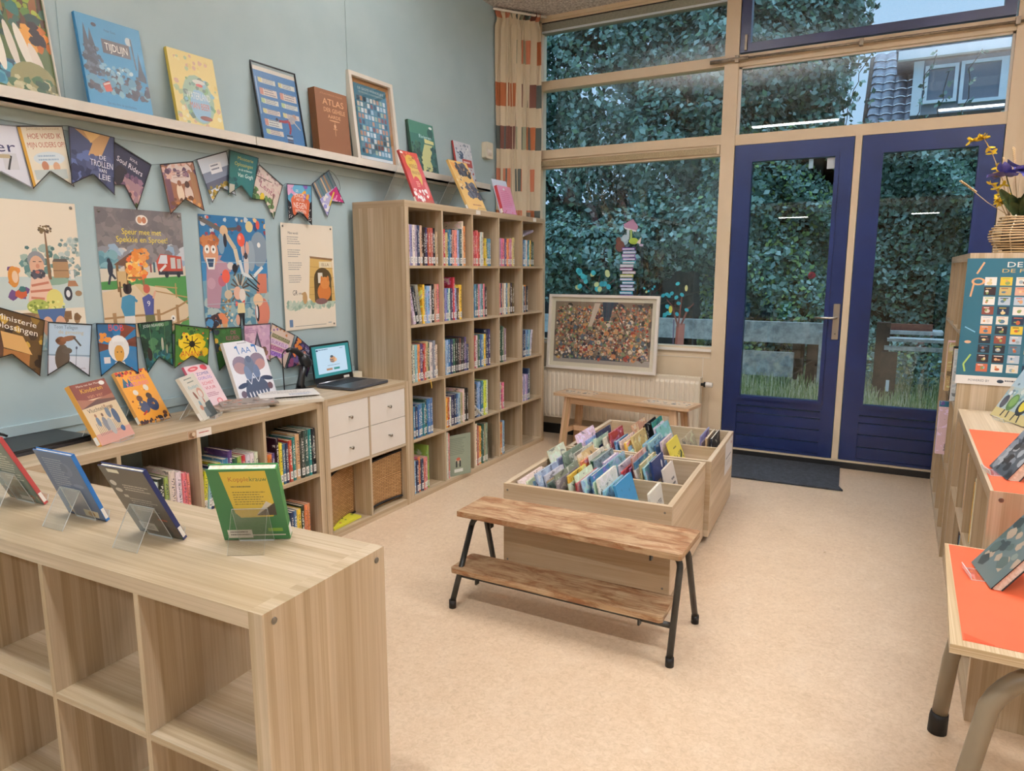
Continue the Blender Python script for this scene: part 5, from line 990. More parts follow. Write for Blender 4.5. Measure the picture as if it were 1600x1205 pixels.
poster(-1.083, 1.125, .408, .572, [('r', 0, 60, 100, 40, '2f6f9c'), ('p', [(0, 0), (100, 0), (100, 46), (60, 52), (0, 44)], '6e97a8'), ('n', 60, 0, 0, 100, 30, 4, 9, ['5a8a9c', '8aa8ac', 'a8b8b4', '4c7c90']), ('n', 26, 0, 82, 100, 99, 1.5, 4, ['d8604c', 'e8c08a', '2a5a84', 'c8d0d4', '8a3c4c']), ('l', 0, 97, 30, 88, 4, '5a5450'), ('l', 30, 88, 60, 90, 2.6, '4a4844'), ('e', 58, 90, 4, 3, '5a3a44'), ('e', 35, 87, 6, 5, 'd8b48c'), ('e', 30, 76, 5, 9, '7f9cb0'), ('l', 38, 84, 50, 72, 4, 'ccb89a'), ('l', 50, 72, 54, 58, 4, 'd6c4a8'), ('l', 54, 58, 46, 48, 2, '4a4a4a'), ('e', 36, 79, 2.6, 6, '2a2a34'), ('p', [(4, 22), (22, 20), (28, 42), (24, 60), (30, 66), (8, 66), (6, 50)], 'b08a98'), ('p', [(20, 64), (42, 58), (42, 52), (24, 50)], 'b48e9c'), ('e', 42, 57, 5, 3.4, 'e6dcd4'), ('e', 48, 55, 4, 4, '26262c'), ('e', 14, 68, 11, 12, 'd49a78'), ('n', 20, 2, 74, 24, 82, 2, 4, ['a8643c', 'c07a4c']), ('e', 9, 71, 3.6, 3.6, 'f4f0e8'), ('e', 18, 71, 3.6, 3.6, 'f4f0e8'), ('e', 9, 71, 1.2, 1.2, '1a1a1a'), ('e', 18, 71, 1.2, 1.2, '1a1a1a'), ('p', [(6, 64), (20, 64), (18, 54), (9, 54)], 'f0ece4'), ('p', [(8, 63), (18, 63), (16, 56), (10, 56)], '2c4460'), ('e', 12, 42, 6, 5, 'c09aa8'), ('e', 28, 44, 6, 5, 'b8687c'), ('e', 88, 72, 14, 16, '8696a2'), ('e', 74, 66, 7, 14, '98a6b0'), ('e', 88, 76, 2.6, 2.4, 'f4f0e8'), ('e', 66, 58, 4, 10, 'd8ccc4'), ('e', 62, 72, 3, 6, 'd8a894'), ('e', 69, 73, 3, 6, 'd8a894'), ('e', 66, 66, 3, 3, '3a3038'), ('l', 60, 50, 78, 46, 3, 'dadfe0'), ('l', 78, 48, 92, 56, 3, 'e2e2de'), ('l', 56, 62, 60, 50, 3, 'dadfe0'), ('e', 60, 80, 6, 6, 'e05a44'), ('e', 58, 82, 2, 2, 'f0a090'), ('l', 60, 74, 61, 62, .5, 'e8e8e8'), ('e', 34, 48, 6, 6, 'e0604c'), ('l', 34, 42, 35, 32, .5, 'e8e8e8'), ('e', 74, 92, 6, 5, 'dcc890'), ('e', 84, 92, 3.4, 4, '24406c'), ('e', 88, 94, 3, 4, 'd85a4a')]+[('l', 54+4*math.cos(a), 36+4*math.sin(a), 54+15*math.cos(a), 34+16*math.sin(a), 1.6, c) for a, c in zip([i*.33-.3 for i in range(13)], ['5c5348', 'c8b9a0', '4a4038']*5)]+[('e', 50, 33, 6, 6, 'e2b49c'), ('e', 57, 31, 5, 6, 'e8dcd0'), ('p', [(46, 26), (52, 24), (46, 21)], 'd8503c'), ('p', [(60, 27), (54, 24), (60, 21)], 'd8503c'), ('p', [(49, 24), (59, 24), (60, 15), (48, 15)], 'e0cf9c'), ('p', [(49, 15), (59, 15), (58, 3), (55, 3), (54, 12), (52, 3), (49, 3)], '1f2128'), ('e', 36, 32, 6, 4, 'cbb89c'), ('n', 26, 26, 8, 40, 28, 1, 2.4, ['c9a87c', '8a6a44', 'e2d0b0']), ('n', 20, 2, 2, 28, 14, 3, 6, ['2a2a38', 'd8845a', '4a86b0', '3a2c30', 'c89a6a']), ('e', 88, 14, 12, 14, 'd0806a'), ('p', [(84, 50), (98, 50), (97, 32), (80, 32)], 'c87860'), ('l', 66, 46, 84, 36, 1.4, '20242c'), ('l', 64, 42, 84, 34, 1.4, '20242c'), ('l', 70, 50, 86, 40, 1.4, '20242c'), ('e', 82, 26, 8, 6, 'e8c49c'), ('e', 80, 14, 3, 8, '20242c'), ('e', 79, 15, 1.6, 6, 'e8e8e8'), ('e', 48, 9, 3, 5, 'd8a48c'), ('r', 0, 60, 100, .4, 'b8ccd4'), ('r', 0, 24, 100, .4, 'a8bcc4')], '3c7fae', 'blue poster of partying animals with hedgehog in bow tie, on blue wall')
poster(-.579, 1.095, .402, .590, [('t', 'Mikes wereld', 14, 90, 2.6, '3a3a3a', 'l', 20)]+[('x', 12, 80-i*12, 40, 88-i*12, 4, '9a9690') for i in range(4)]+[('n', 90, 6, 20, 96, 27, 2, 4.5, ['a3b8a4', '8fa894', 'b8c8b4', 'c8d0bc']), ('p', [(55, 70), (96, 68), (100, 26), (58, 25), (50, 30)], 'cda964'), ('p', [(54, 70), (98, 68), (97, 66), (55, 68)], '8a6a4a'), ('l', 54, 60, 98, 58, .4, 'a88448'), ('l', 53, 50, 99, 49, .4, 'a88448'), ('l', 52, 40, 99, 40, .4, 'a88448'), ('l', 51, 33, 99, 33, .4, 'a88448'), ('e', 78, 48, 17, 11, '4a3c24'), ('r', 61, 26, 33, 22, '4a3c24'), ('r', 72, 59, 24, 6, 'e2d6b8'), ('t', 'ELLA', 84, 60.4, 3.2, '8a6a4a', 'c', 14), ('r', 69, 44, 9, 10, 'ece4d4'), ('e', 80, 35, 13, 9, 'c9783c'), ('e', 82, 44, 9, 6, 'd2884a'), ('e', 76, 48, 2, 3, 'c9783c'), ('e', 88, 48, 2, 3, 'c9783c'), ('e', 74, 26, 12, 3, '7a5a5a'), ('t', 'GR', 18, 33, 5, '1c1c1c', 'l', 10), ('t', 'rr.', 30, 33, 3.4, '1c1c1c', 'l', 7), ('e', 42, 30, 4.6, 6, 'b89464'), ('p', [(34, 34), (42, 36), (42, 32)], 'b89464'), ('r', 9, 3, 7, 7, '6a86a8'), ('r', 20, 3, 62, .4, '6a6a6a'), ('r', 86, 4, 6, 1, 'aaaaaa')], 'ece0cc', 'cream poem poster with orange creature in kennel, nearest the tall bookcase', curl=.012)
# ================================================================ bunting
def flag(P, shapes, base, label, row, k, border=None):
    TL, TR_, BL, BR_ = [Vector((0, a, b)) for a, b in P]
    bend = .012 if k % 2 else .020; x0 = XW+(.008 if k % 2 else .018)
    def fn(u, v, n):
        u /= 100; v /= 100; q = BL*(1-u)*(1-v)+BR_*u*(1-v)+TL*(1-u)*v+TR_*u*v
        return (x0+n+bend*(1-v)*.4, q.y, q.z)
    w = (TR_-TL).length; h = (TL-BL).length
    me = art_mesh('bunting_flag', shapes, fn, w, h, FLAG, base, .0006, border=(.0035, border) if border else None, lay=.00004); me.materials.append(M['gloss'])
    tag(place(me, 'bunting_flag'), label, 'bunting flag', f'laminated bunting flags, {row} string')
top = [
 ((-2.05, 1.955), (-1.862, 1.968), (-2.03, 1.72), (-1.832, 1.742)), ((-1.859, 1.969), (-1.685, 1.998), (-1.823, 1.742), (-1.665, 1.765)), ((-1.667, 2.001), (-1.478, 1.986), (-1.682, 1.773), (-1.505, 1.745)), ((-1.474, 1.968), (-1.31, 1.894), (-1.535, 1.79), (-1.401, 1.692)),
 ((-1.275, 1.901), (-1.10, 1.936), (-1.246, 1.683), (-1.062, 1.71)), ((-1.074, 1.949), (-.897, 2.012), (-1.004, 1.754), (-.86, 1.80)), ((-.885, 2.019), (-.706, 2.003), (-.918, 1.798), (-.77, 1.79)), ((-.696, 1.972), (-.54, 1.881), (-.775, 1.79), (-.621, 1.697)),
 ((-.521, 1.893), (-.334, 1.902), (-.526, 1.696), (-.353, 1.681)), ((-.318, 1.914), (-.179, 2.004), (-.211, 1.733), (-.059, 1.825))]
flag(top[0], [('t', 'er', 88, 58, 18, '2a2a5a', 'r', 40), ('r', 60, 30, 26, 26, 'cfcfd2'), ('l', 66, 30, 76, 52, 3, '2a2a2a'), ('r', 54, 48, 20, 6, 'b8a888')], 'dcdce4', 'pale grey flag cut by the left picture edge, upper string', 'upper', 0, '8a8a90')
flag(top[1], [('r', 0, 0, 9, 100, 'd8a43c'), ('t', 'HOE VOED IK', 55, 80, 9, 'b4523c', 'c', 74), ('t', 'MIJN OUDERS OP?', 55, 66, 9, 'b4523c', 'c', 84), ('e', 55, 48, 36, 11, 'dce6ea'), ('x', 30, 42, 80, 54, 2, '9ab4c8'), ('e', 42, 36, 8, 8, 'c08468'), ('e', 68, 34, 8, 8, 'd8a888'), ('r', 14, 14, 76, 16, 'c3ccc8'), ('t', 'Janneke Schotveld', 55, 94, 4, 'b8a070', 'c', 70)], 'ece2cc', 'cream flag with red lettering HOE VOED IK, upper string', 'upper', 1, '2a2420')
flag(top[2], [('n', 30, 0, 0, 60, 60, 6, 14, ['2c3658', '4a5a88', '222c4c', '5a6a9a']), ('p', [(10, 100), (90, 100), (70, 62), (40, 58), (50, 80)], 'c49a6a'), ('p', [(30, 100), (70, 100), (46, 80)], 'e2b878'), ('n', 20, 40, 10, 100, 60, 6, 12, ['353f64', '4a5478', '2c3450']), ('t', 'DE', 72, 56, 8, 'e4e4ea', 'c', 16), ('t', 'TROLLEN', 70, 43, 11, 'e4e4ea', 'c', 52), ('t', 'VAN', 72, 34, 7, 'e4e4ea', 'c', 18), ('t', 'LEIE', 76, 22, 10, 'e4e4ea', 'c', 28)], '3c4668', 'dark blue flag with gold swirl reading DE TROLLEN, upper string', 'upper', 2, '14141c')
flag(top[3], [('p', [(0, 0), (100, 0), (100, 50), (0, 40)], 'a08088'), ('n', 20, 20, 10, 100, 56, 6, 12, ['b48a88', '8a6a80', 'c8a09a', '6a5068']), ('t', 'SOUL', 56, 84, 6, 'e0dce4', 'c', 22), ('t', 'Soul Riders', 50, 66, 12, 'ece8ee', 'c', 72), ('e', 30, 40, 14, 22, '22222e'), ('e', 38, 54, 10, 7, '22222e'), ('n', 8, 40, 2, 96, 20, 5, 9, ['2c2430', '4a3a3c', '3a4a2a'])], '2b3048', 'dark flag with black horse and white script, upper string', 'upper', 3, '101018')
flag(top[4], [('e', 50, 80, 40, 22, 'd8c8c0'), ('n', 26, 0, 70, 100, 100, 5, 9, ['8a6a7c', 'a87a6a', '5a4458', 'd8b0a0']), ('r', 4, 10, 16, 60, '6a4a58'), ('r', 80, 10, 14, 70, 'a07858'), ('e', 42, 40, 10, 20, 'e2cdb4'), ('e', 66, 36, 12, 20, 'd8c4b8'), ('e', 44, 60, 6, 6, '8a5a44'), ('e', 66, 56, 7, 7, '4a3430'), ('x', 30, 68, 72, 84, 3, 'b0948a'), ('n', 20, 10, 6, 90, 30, 4, 8, ['b87c44', '6a4634', 'd09a5a'])], '9a6a52', 'brown flag with couple before a castle, upper string', 'upper', 4, '1c1414')
flag(top[5], [('p', [(0, 30), (100, 44), (100, 70), (0, 66)], '7c8698'), ('p', [(0, 26), (100, 38), (100, 50), (0, 44)], '565c70'), ('n', 20, 0, 8, 100, 34, 5, 9, ['b8963c', '8a7a3c', 'c8a850']), ('r', 32, 60, 40, 22, 'e4e6ea'), ('x', 36, 64, 68, 80, 2, '6a7284')], 'cfd8e2', 'silver-blue flag with cloudy hill scene, upper string', 'upper', 5, '16161c')
flag(top[6], [('r', 0, 0, 100, 100, '2a6a66'), ('n', 18, 0, 0, 30, 40, 5, 9, ['1c4a4c', '245a58']), ('t', 'Ministerie', 56, 84, 8, 'c8b84a', 'c', 56), ('t', 'Oplossingen', 52, 70, 9, 'c8b84a', 'c', 66), ('t', 'en de verdwenen', 60, 60, 6, 'e2e4d0', 'c', 50), ('t', 'Van Gogh', 62, 46, 9.5, 'eceee0', 'c', 58), ('r', 4, 6, 20, 20, 'b8b4a4')], '2a6a66', 'teal-green flag with yellow handwriting, upper string', 'upper', 6, '12302c')
flag(top[7], [('n', 40, 0, 60, 100, 100, 3, 7, ['d8b8b0', 'e8ccc4', 'c8a8a0', 'a88a84']), ('n', 30, 0, 4, 100, 40, 6, 12, ['5a7a44', '6f8f54', '3f5a34']), ('t', 'Lente', 52, 52, 17, 'a0506a', 'c', 64), ('e', 40, 30, 8, 12, 'e2c43c'), ('l', 80, 20, 78, 60, 3, '5a4434'), ('l', 2, 70, 60, 84, 2, '6a5444')], 'dccabc', 'blossom-pink and green flag titled Lente, upper string', 'upper', 7, '20201c')
flag(top[8], [('p', [(0, 0), (100, 0), (100, 60), (86, 50), (80, 30), (20, 30), (14, 50), (0, 60)], '1c181c'), ('p', [(14, 60), (30, 76), (76, 78), (92, 56), (84, 12), (60, 30), (40, 30), (22, 12)], 'd0643a'), ('n', 10, 0, 76, 40, 100, 8, 14, ['d89ac0', 'e0a8c8']), ('e', 46, 88, 24, 12, '6ab0d0'), ('n', 12, 66, 60, 90, 98, 5, 8, ['e8a83c', '8a5ab0']), ('t', 'DE', 40, 80, 7, 'f0ece4', 'c', 10), ('t', 'JONGEN', 50, 66, 11, 'f0ece4', 'c', 44), ('t', 'MET DE', 52, 57, 7, 'f0ece4', 'c', 34), ('t', 'NEGEN', 50, 38, 16, 'f0ece4', 'c', 54), ('t', 'WENSEN', 52, 26, 10, 'f0ece4', 'c', 46), ('n', 16, 2, 4, 16, 40, 1, 2, ['e8e4e0']), ('n', 16, 86, 4, 98, 40, 1, 2, ['e8e4e0'])], '5aa0c0', 'black and orange flag reading NEGEN WENSEN above the poem poster', 'upper', 8, '1a1414')
flag(top[9], [('r', 0, 54, 100, 46, '6a7c84')]+[('l', 12+i*18, 52, 12+i*18, 100, 5, ['c8a07a', '4a7a80', 'd8b890', 'b88a5c', '3a6a74'][i]) for i in range(5)]+[('n', 20, 4, 4, 56, 52, 5, 10, ['dcdcf0', 'a8b8e4', '9a9ad8', 'f0ece8']), ('p', [(52, 50), (98, 52), (100, 0), (60, 26)], 'c03a78'), ('n', 10, 55, 4, 98, 46, 4, 7, ['e088b0', 'b02860', 'f0c8d8']), ('l', 30, 22, 78, 44, 5, 'e8d04a'), ('l', 40, 12, 84, 32, 4, 'e0a8c8')], 'b8b4d8', 'magenta and lilac flag at the right end of the upper string', 'upper', 9, '242430')
bot = [((-2.05, 1.315), (-1.835, 1.235), (-2.08, 1.09), (-1.88, 1.017)), ((-1.819, 1.227), (-1.644, 1.205), (-1.846, 1.013), (-1.679, .988)), ((-1.633, 1.209), (-1.456, 1.195), (-1.638, .983), (-1.467, .974)), ((-1.441, 1.196), (-1.268, 1.2), (-1.415, .968), (-1.285, .985)), ((-1.263, 1.182), (-1.072, 1.147), (-1.288, .975), (-1.105, .969)), ((-1.05, 1.145), (-.875, 1.14), (-1.03, .93), (-.875, .925)), ((-.866, 1.148), (-.687, 1.145), (-.875, .93), (-.71, .94)), ((-.669, 1.145), (-.507, 1.066), (-.755, .934), (-.60, .885)), ((-.500, 1.062), (-.364, .957), (-.60, .89), (-.45, .82))]
flag(bot[0], [('n', 40, 0, 0, 100, 100, 6, 12, ['3c2a1c', '8a6a2c', 'c8a040', '5a4020', '2a1c14']), ('p', [(30, 62), (66, 62), (84, 34), (36, 36)], 'd8a868'), ('p', [(14, 40), (30, 62), (36, 36), (34, 14), (14, 16)], '4a3022'), ('r', 36, 12, 44, 22, 'a8703c'), ('t', 'Ministerie', 54, 82, 10, 'f0ece0', 'c', 66), ('t', 'Oplossingen', 50, 68, 11, 'f0ece0', 'c', 80)], '5a4222', 'yellow-brown forest flag with white handwriting, leftmost of lower string', 'lower', 0, '14100c')
flag(bot[1], [('p', [(0, 0), (100, 0), (100, 36), (50, 42), (0, 40)], 'd4d8e2'), ('r', 0, 38, 100, 3, '8aa0b4'), ('e', 34, 34, 17, 26, '54493e'), ('e', 44, 48, 12, 6, '5c5146'), ('e', 30, 66, 12, 8, '7c4f32'), ('e', 46, 71, 18, 5, '8a5a3a', 14), ('l', 58, 74, 76, 58, 3.4, '4a4440'), ('e', 22, 66, 5, 4, '5a3a28'), ('l', 66, 54, 66, 20, 1, '5a6a7c'), ('e', 66, 54, 2.4, 3, '4a5468'), ('t', 'Toon Tellegen', 40, 89, 7, '6a7a90', 'c', 54), ('t', 'de genezing', 52, 80, 7, 'c8b890', 'c', 58), ('t', 'Querido', 80, 14, 4, '9a8a90', 'c', 20)], 'b9cfe0', 'pale blue flag with long-snouted animal in dark coat, lower string', 'lower', 1, '101216')
flag(bot[2], [('p', [(0, 100), (30, 100), (50, 60), (0, 74)], '2a5f8a'), ('p', [(0, 64), (50, 56), (0, 46)], '6a3a2c'), ('p', [(100, 76), (50, 60), (100, 54)], '6a3a2c'), ('p', [(100, 46), (50, 50), (100, 20)], '3c7aa8'), ('p', [(66, 100), (50, 60), (100, 92)], '7a4030'), ('e', 52, 52, 27, 26, 'ece8e2'), ('e', 52, 42, 13, 17, 'd8a04a'), ('e', 52, 68, 16, 8, 'f4f2ee'), ('r', 40, 58, 24, 7, 'e8e4e0'), ('r', 46, 44, 3, 2, '1a1a1a'), ('r', 56, 44, 3, 2, '1a1a1a'), ('p', [(40, 26), (64, 26), (70, 12), (34, 12)], 'e8e2dc'), ('n', 8, 6, 66, 30, 80, 4, 7, ['e8943c']), ('t', 'BOB', 48, 86, 14, 'd84438', 'c', 40), ('r', 12, 24, 16, 12, 'e6ded8'), ('x', 24, 4, 84, 14, 1, 'd84438')], '2f7aac', 'blue and brown flag with cartoon cook titled BOB, lower string', 'lower', 2, '101216')
flag(bot[3], [('n', 60, 0, 20, 100, 100, 5, 12, ['1e4434', '2a5a44', '163428', '4a7a54', '3a6a4c']), ('n', 20, 0, 0, 100, 36, 6, 12, ['2a6a74', '1e5058', '3f8088']), ('e', 66, 52, 4, 14, 'b8b4a0'), ('e', 80, 40, 3, 10, '9a947c'), ('e', 20, 36, 8, 14, '2c2420'), ('t', 'JOSH REAVERS', 44, 90, 6, 'dfe4da', 'c', 60), ('l', 30, 20, 32, 96, 1.4, '5a8a5c'), ('l', 74, 30, 76, 96, 1.4, '4a6a44')], '214c3c', 'dark green jungle flag, lower string', 'lower', 3, '0c1814')
flag(bot[4], [('n', 20, 0, 50, 100, 100, 6, 12, ['3a6a30', '4a7c3a', '2c5428']), ('n', 16, 20, 20, 90, 76, 13, 18, ['e8c428', 'f0d038', 'dcb420']), ('e', 52, 52, 30, 24, 'ecca2c'), ('n', 14, 4, 60, 96, 98, 2, 5, ['d86a34', '2a2a24', 'e8a83c']), ('e', 50, 56, 9, 8, '1a1812')]+[('l', 50, 56, 50+26*math.cos(a), 56+20*math.sin(a), 2, '1a1812') for a in [i*.7+.2 for i in range(9)]]+[('t', 'ANANSI', 50, 26, 14, 'c4502c', 'c', 64), ('e', 20, 8, 10, 5, 'b84a2c')], '4a7a30', 'green flag with yellow flower and spider titled ANANSI, lower string', 'lower', 4, '101410')
flag(bot[5], [('n', 16, 0, 40, 100, 100, 7, 12, ['2c5a30', '3a6c38']), ('n', 12, 0, 40, 30, 96, 6, 10, ['c8a040', '2a3440']), ('t', 'DE', 70, 84, 9, 'b0507c', 'c', 20), ('t', 'KLEUREN', 66, 70, 11, 'b0507c', 'c', 48), ('t', 'HELPEN JE', 66, 56, 9, 'e4e4d0', 'c', 48)], '35602f', 'green flag with pink lettering partly behind the white book, lower string', 'lower', 5, '101410')
flag(bot[6], [('n', 30, 0, 50, 100, 100, 5, 12, ['c8a0b8', 'd8b4c4', 'b890a8']), ('p', [(34, 40), (48, 84), (66, 40)], '4a4652'), ('p', [(40, 42), (48, 66), (58, 42)], '8a8494'), ('n', 20, 0, 0, 100, 38, 6, 12, ['8a6a58', '6a5048', 'a8826a']), ('x', 8, 78, 40, 92, 3, 'a07a98')], 'cda4bc', 'pink-lilac flag with pointed grey tower, lower string', 'lower', 6, '2a1c24')
flag(bot[7], [('n', 6, 6, 86, 94, 98, 3, 5, ['8a5a9c', 'c8804a']), ('r', 12, 70, 76, 10, '7a7450'), ('t', 'HAKSELAAR', 50, 72, 9, 'b8b08a', 'c', 70), ('r', 10, 54, 78, 13, 'e0c4dc'), ('t', 'SUKKELS', 48, 56, 10, 'a05a94', 'c', 66), ('r', 16, 40, 70, 12, 'c88aa8'), ('t', 'LOSERS', 48, 42, 10, '8a2c6a', 'c', 58), ('r', 10, 26, 70, 12, 'b48ad0'), ('t', 'LOPERS', 46, 28, 10, '5a2a8a', 'c', 56), ('r', 0, 30, 7, 50, '4a8aa8')], 'dcc4b4', 'beige flag with purple lettering lines, lower string', 'lower', 7, '24202c')
flag(bot[8], [('n', 30, 0, 0, 100, 100, 6, 13, ['2c2844', '4a4068', 'e0783c', '6a5a8a', '8a4a6a']), ('n', 8, 6, 70, 34, 96, 6, 9, ['e88a40']), ('t', 'THE', 62, 80, 10, 'eceaf0', 'c', 24), ('t', 'GANG', 62, 66, 11, 'eceaf0', 'c', 40), ('e', 60, 34, 16, 12, 'd8d0c0'), ('t', 'LCI', 60, 28, 12, '2a2434', 'c', 30)], '3a3454', 'purple and orange flag behind the scanner, right end of lower string', 'lower', 8, '14121c')
for nm, pts, lab in (('upper', top, 'thin clear cord carrying the upper string of flags'), ('lower', bot, 'thin clear cord carrying the lower string of flags')):
    path = []
    for P in pts: path += [(XW+.012, P[0][0], P[0][1]+.001), (XW+.012, P[1][0], P[1][1]+.001)]
    if nm == 'upper': path += [(XW+.01, -.14, 1.99), (XW+.012, -.10, 1.95), (XW+.012, -.09, 1.91), (XW+.01, -.11, 1.87)]
    tag(MB().tube(path, .0011, 6).build('garland_string', mat('grey_cord', '4a4c50', .5)), lab, 'cord')
# ================================================================ laptop, scanner, papers
t = thing('laptop', 'open laptop with teal screen on the drawer cabinet', 'laptop'); t.matrix_world = fr(-.305, -.482, .771, 92.5)
kw = MB().rbox(0, .335, -.262, 0, .004, .017, .012, 2); kb = kw.build('keyboard_base', mat('laptop_grey', '5c5f66', .35, .6), t, bevel=.0015)
b = MB()
for r in range(5):
    for c in range(13): b.box(.022+c*.0225, .022+c*.0225+.019, -.030-r*.0225, -.030-r*.0225+.019, .017, .0185)
b.build('keys', mat('laptop_keys', '24262b', .5), kb); MB().box(.11, .225, -.245, -.165, .0171, .0175).build('touchpad', mat('touchpad_grey', '3a3d44', .3), kb)
MB().tube([(.03, .002, .016), (.305, .002, .016)], .006, 10).build('hinge', mat('hinge_silver', 'a8aab0', .3, 1), t)
sm = thing; lid = MB().rbox(0, .335, 0, .007, 0, .222, .01, 1).build('screen_lid', 'black', t); lid.location = (0, .002, .018); lid.rotation_euler = (rad(-7), 0, 0)
scr = mat('lit_screen', 'ffffff', .3); n_ = NT(scr); vc = n_.n('ShaderNodeVertexColor', layer_name='Col'); n_.l(vc.outputs[0], n_.b.inputs['Emission Color']); n_.b.inputs['Emission Strength'].default_value = .85; n_.b.inputs['Base Color'].default_value = (.02, .02, .02, 1); M['screen'] = scr
flat_art('screen', [('r', 10, 10, 80, 82, 'b9d3e6'), ('e', 52, 52, 8, 11, 'c8946c'), ('r', 44, 50, 9, 3, '3a5a6a'), ('r', 45, 44, 9, 3, '3a5a6a'), ('e', 50, 62, 4, 4, '3a4a54'), ('e', 60, 50, 3, 6, 'e0b08a'), ('r', 32, 18, 16, 7, 'b08468'), ('r', 52, 18, 16, 7, '2f8c84'), ('x', 36, 31, 70, 35, 1, '6a7a88'), ('x', 17, 83, 46, 89, 1, '2a4a6a'), ('e', 13, 86, 3, 3, '1f3a5c'), ('x', 74, 83, 84, 87, 1, '3a4a5c')], .319, .178, lid, -.0004, 'screen', '1f8184', .008, .033)
me = MB().box(.25, .30, -.0012, -.0004, .006, .020).mesh('lid_sticker'); me.materials.append(M['paper']); place(me, 'lid_sticker', lid)
t = thing('barcode_scanner', 'black handheld barcode scanner upright in its stand beside the laptop', 'scanner', (-.30, -.60, .7705))
MB().lathe([(.0, 0), (.088, 0), (.090, .004), (.08, .010), (.04, .016), (.03, .022)], 32).build('stand_base', 'black', t).scale = (.62, 1, 1)
MB().tube([(0, .0, .012), (0, -.002, .04), (0, .012, .09), (0, .03, .135)], [.028, .021, .018, .02], 16).build('stand_neck', 'black', t)
MB().tube([(0, -.088, .232), (0, -.07, .235), (0, -.03, .228), (0, .005, .205), (0, .03, .18)], [.010, .0135, .0155, .017, .02], 16).build('grip', 'black', t)
MB().tube([(0, .012, .196), (0, .032, .176), (0, .048, .152), (0, .054, .136), (0, .056, .130)], [.018, .029, .033, .030, .022], 20).build('scanner_head', 'black', t)
MB().box(-.006, .006, .004, .02, .172, .186).build('trigger', 'rubber', t)
MB().tube([(0, -.086, .232), (0, -.105, .234), (0, -.119, .22), (0, -.122, .18), (0, -.120, .10), (0, -.118, .003)], .0032, 8).build('cable', 'black', t)
b = MB().rbox(-.40, -.345, -.115, -.035, .7705, .806, .004, 2); tag(b.build('white_box', 'foam', bevel=.002), 'small cream plastic box behind the laptop', 'box')
t = MB().tube([(-.37, -.10, .795), (-.34, -.03, .80), (-.36, -.055, .835), (-.39, -.06, .85)], .004, 8); t.rbox(-.40, -.33, -.034, -.027, .7705, .80, .003, 1)
# cable of the laptop charger
tag(MB().tube([(-.33, -.14, .776), (-.36, -.13, .84), (-.375, -.128, .87), (-.39, -.13, .82), (-.40, -.13, .776)], .003, 8).build('laptop_cable', 'black'), 'thin black cable looping up behind the laptop', 'cable')
def flat(name, label, cat, w, h, shapes, base, x, y, z, rz, th=.0006, spine=None):
    o = flat_art(name, shapes, w, h, None, base=base, thick=th); setmw(o, Matrix.Translation((x, y, z+th)) @ Matrix.Rotation(rad(rz), 4, 'Z') @ Matrix.Rotation(-PI/2, 4, 'X')); tag(o, label, cat); return o
flat('paper_sheet', 'white printed sheet lying on cabinet edge before the scanner', 'paper', .297, .21, [('x', 6, 50, 90, 90, 7, 'a89a90'), ('x', 50, 14, 90, 44, 5, '6a84a8')], 'ece4da', -.21, -.965, .795, 54)
for k, (x, y, z, rz, col, lab) in enumerate(((-.20, -1.255, .7705, 62, 'b0a89c', 'grey magazine at the bottom of the pile on the low bookcase'), (-.175, -1.235, .779, 70, 'a09080', 'brown patterned magazine in the middle of the pile'), (-.20, -1.20, .787, 58, '9a8c80', 'patterned magazine on top of the pile on the low bookcase'), (-.115, -.985, .7705, 56, 'd8ccb8', 'cream closed book lying under the printed sheet'))):
    flat('magazine', lab, 'magazine', .26, .19, [('n', 50, 2, 2, 98, 98, 3, 9, ['6a5c50', 'c8bcae', '8a7a6c', 'b8603c', '4a4440', 'd8d0c4'], k)] if k < 3 else [('x', 8, 20, 90, 80, 4, '8a8478')], col, x, y, z, rz, .008 if k < 3 else .016)
t = thing('closed_laptop', 'closed black laptop lying at the left end of the low bookcase', 'laptop'); t.matrix_world = fr(-.405, -2.215, .7705, 4)
MB().rbox(0, .245, 0, .375, 0, .012, .012, 2).build('base', mat('laptop_side', '3a3a3e', .4, .5), t, bevel=.001); MB().rbox(0, .245, 0, .375, .0135, .023, .012, 2).build('lid', mat('laptop_lid', '1a1a1d', .38), t, bevel=.002)
b = MB(); b.rbox(-.40, -.33, -2.20, -2.10, .795, .828, .006, 2); b.tube([(-.36, -2.12, .825), (-.33, -2.08, .835), (-.36, -2.05, .82), (-.39, -2.09, .83), (-.35, -2.11, .845), (-.32, -2.06, .822), (-.37, -2.04, .81)], .004, 8)
tag(b.build('power_adapter', 'black'), 'black power adapter with coiled cable on the closed laptop', 'power adapter')
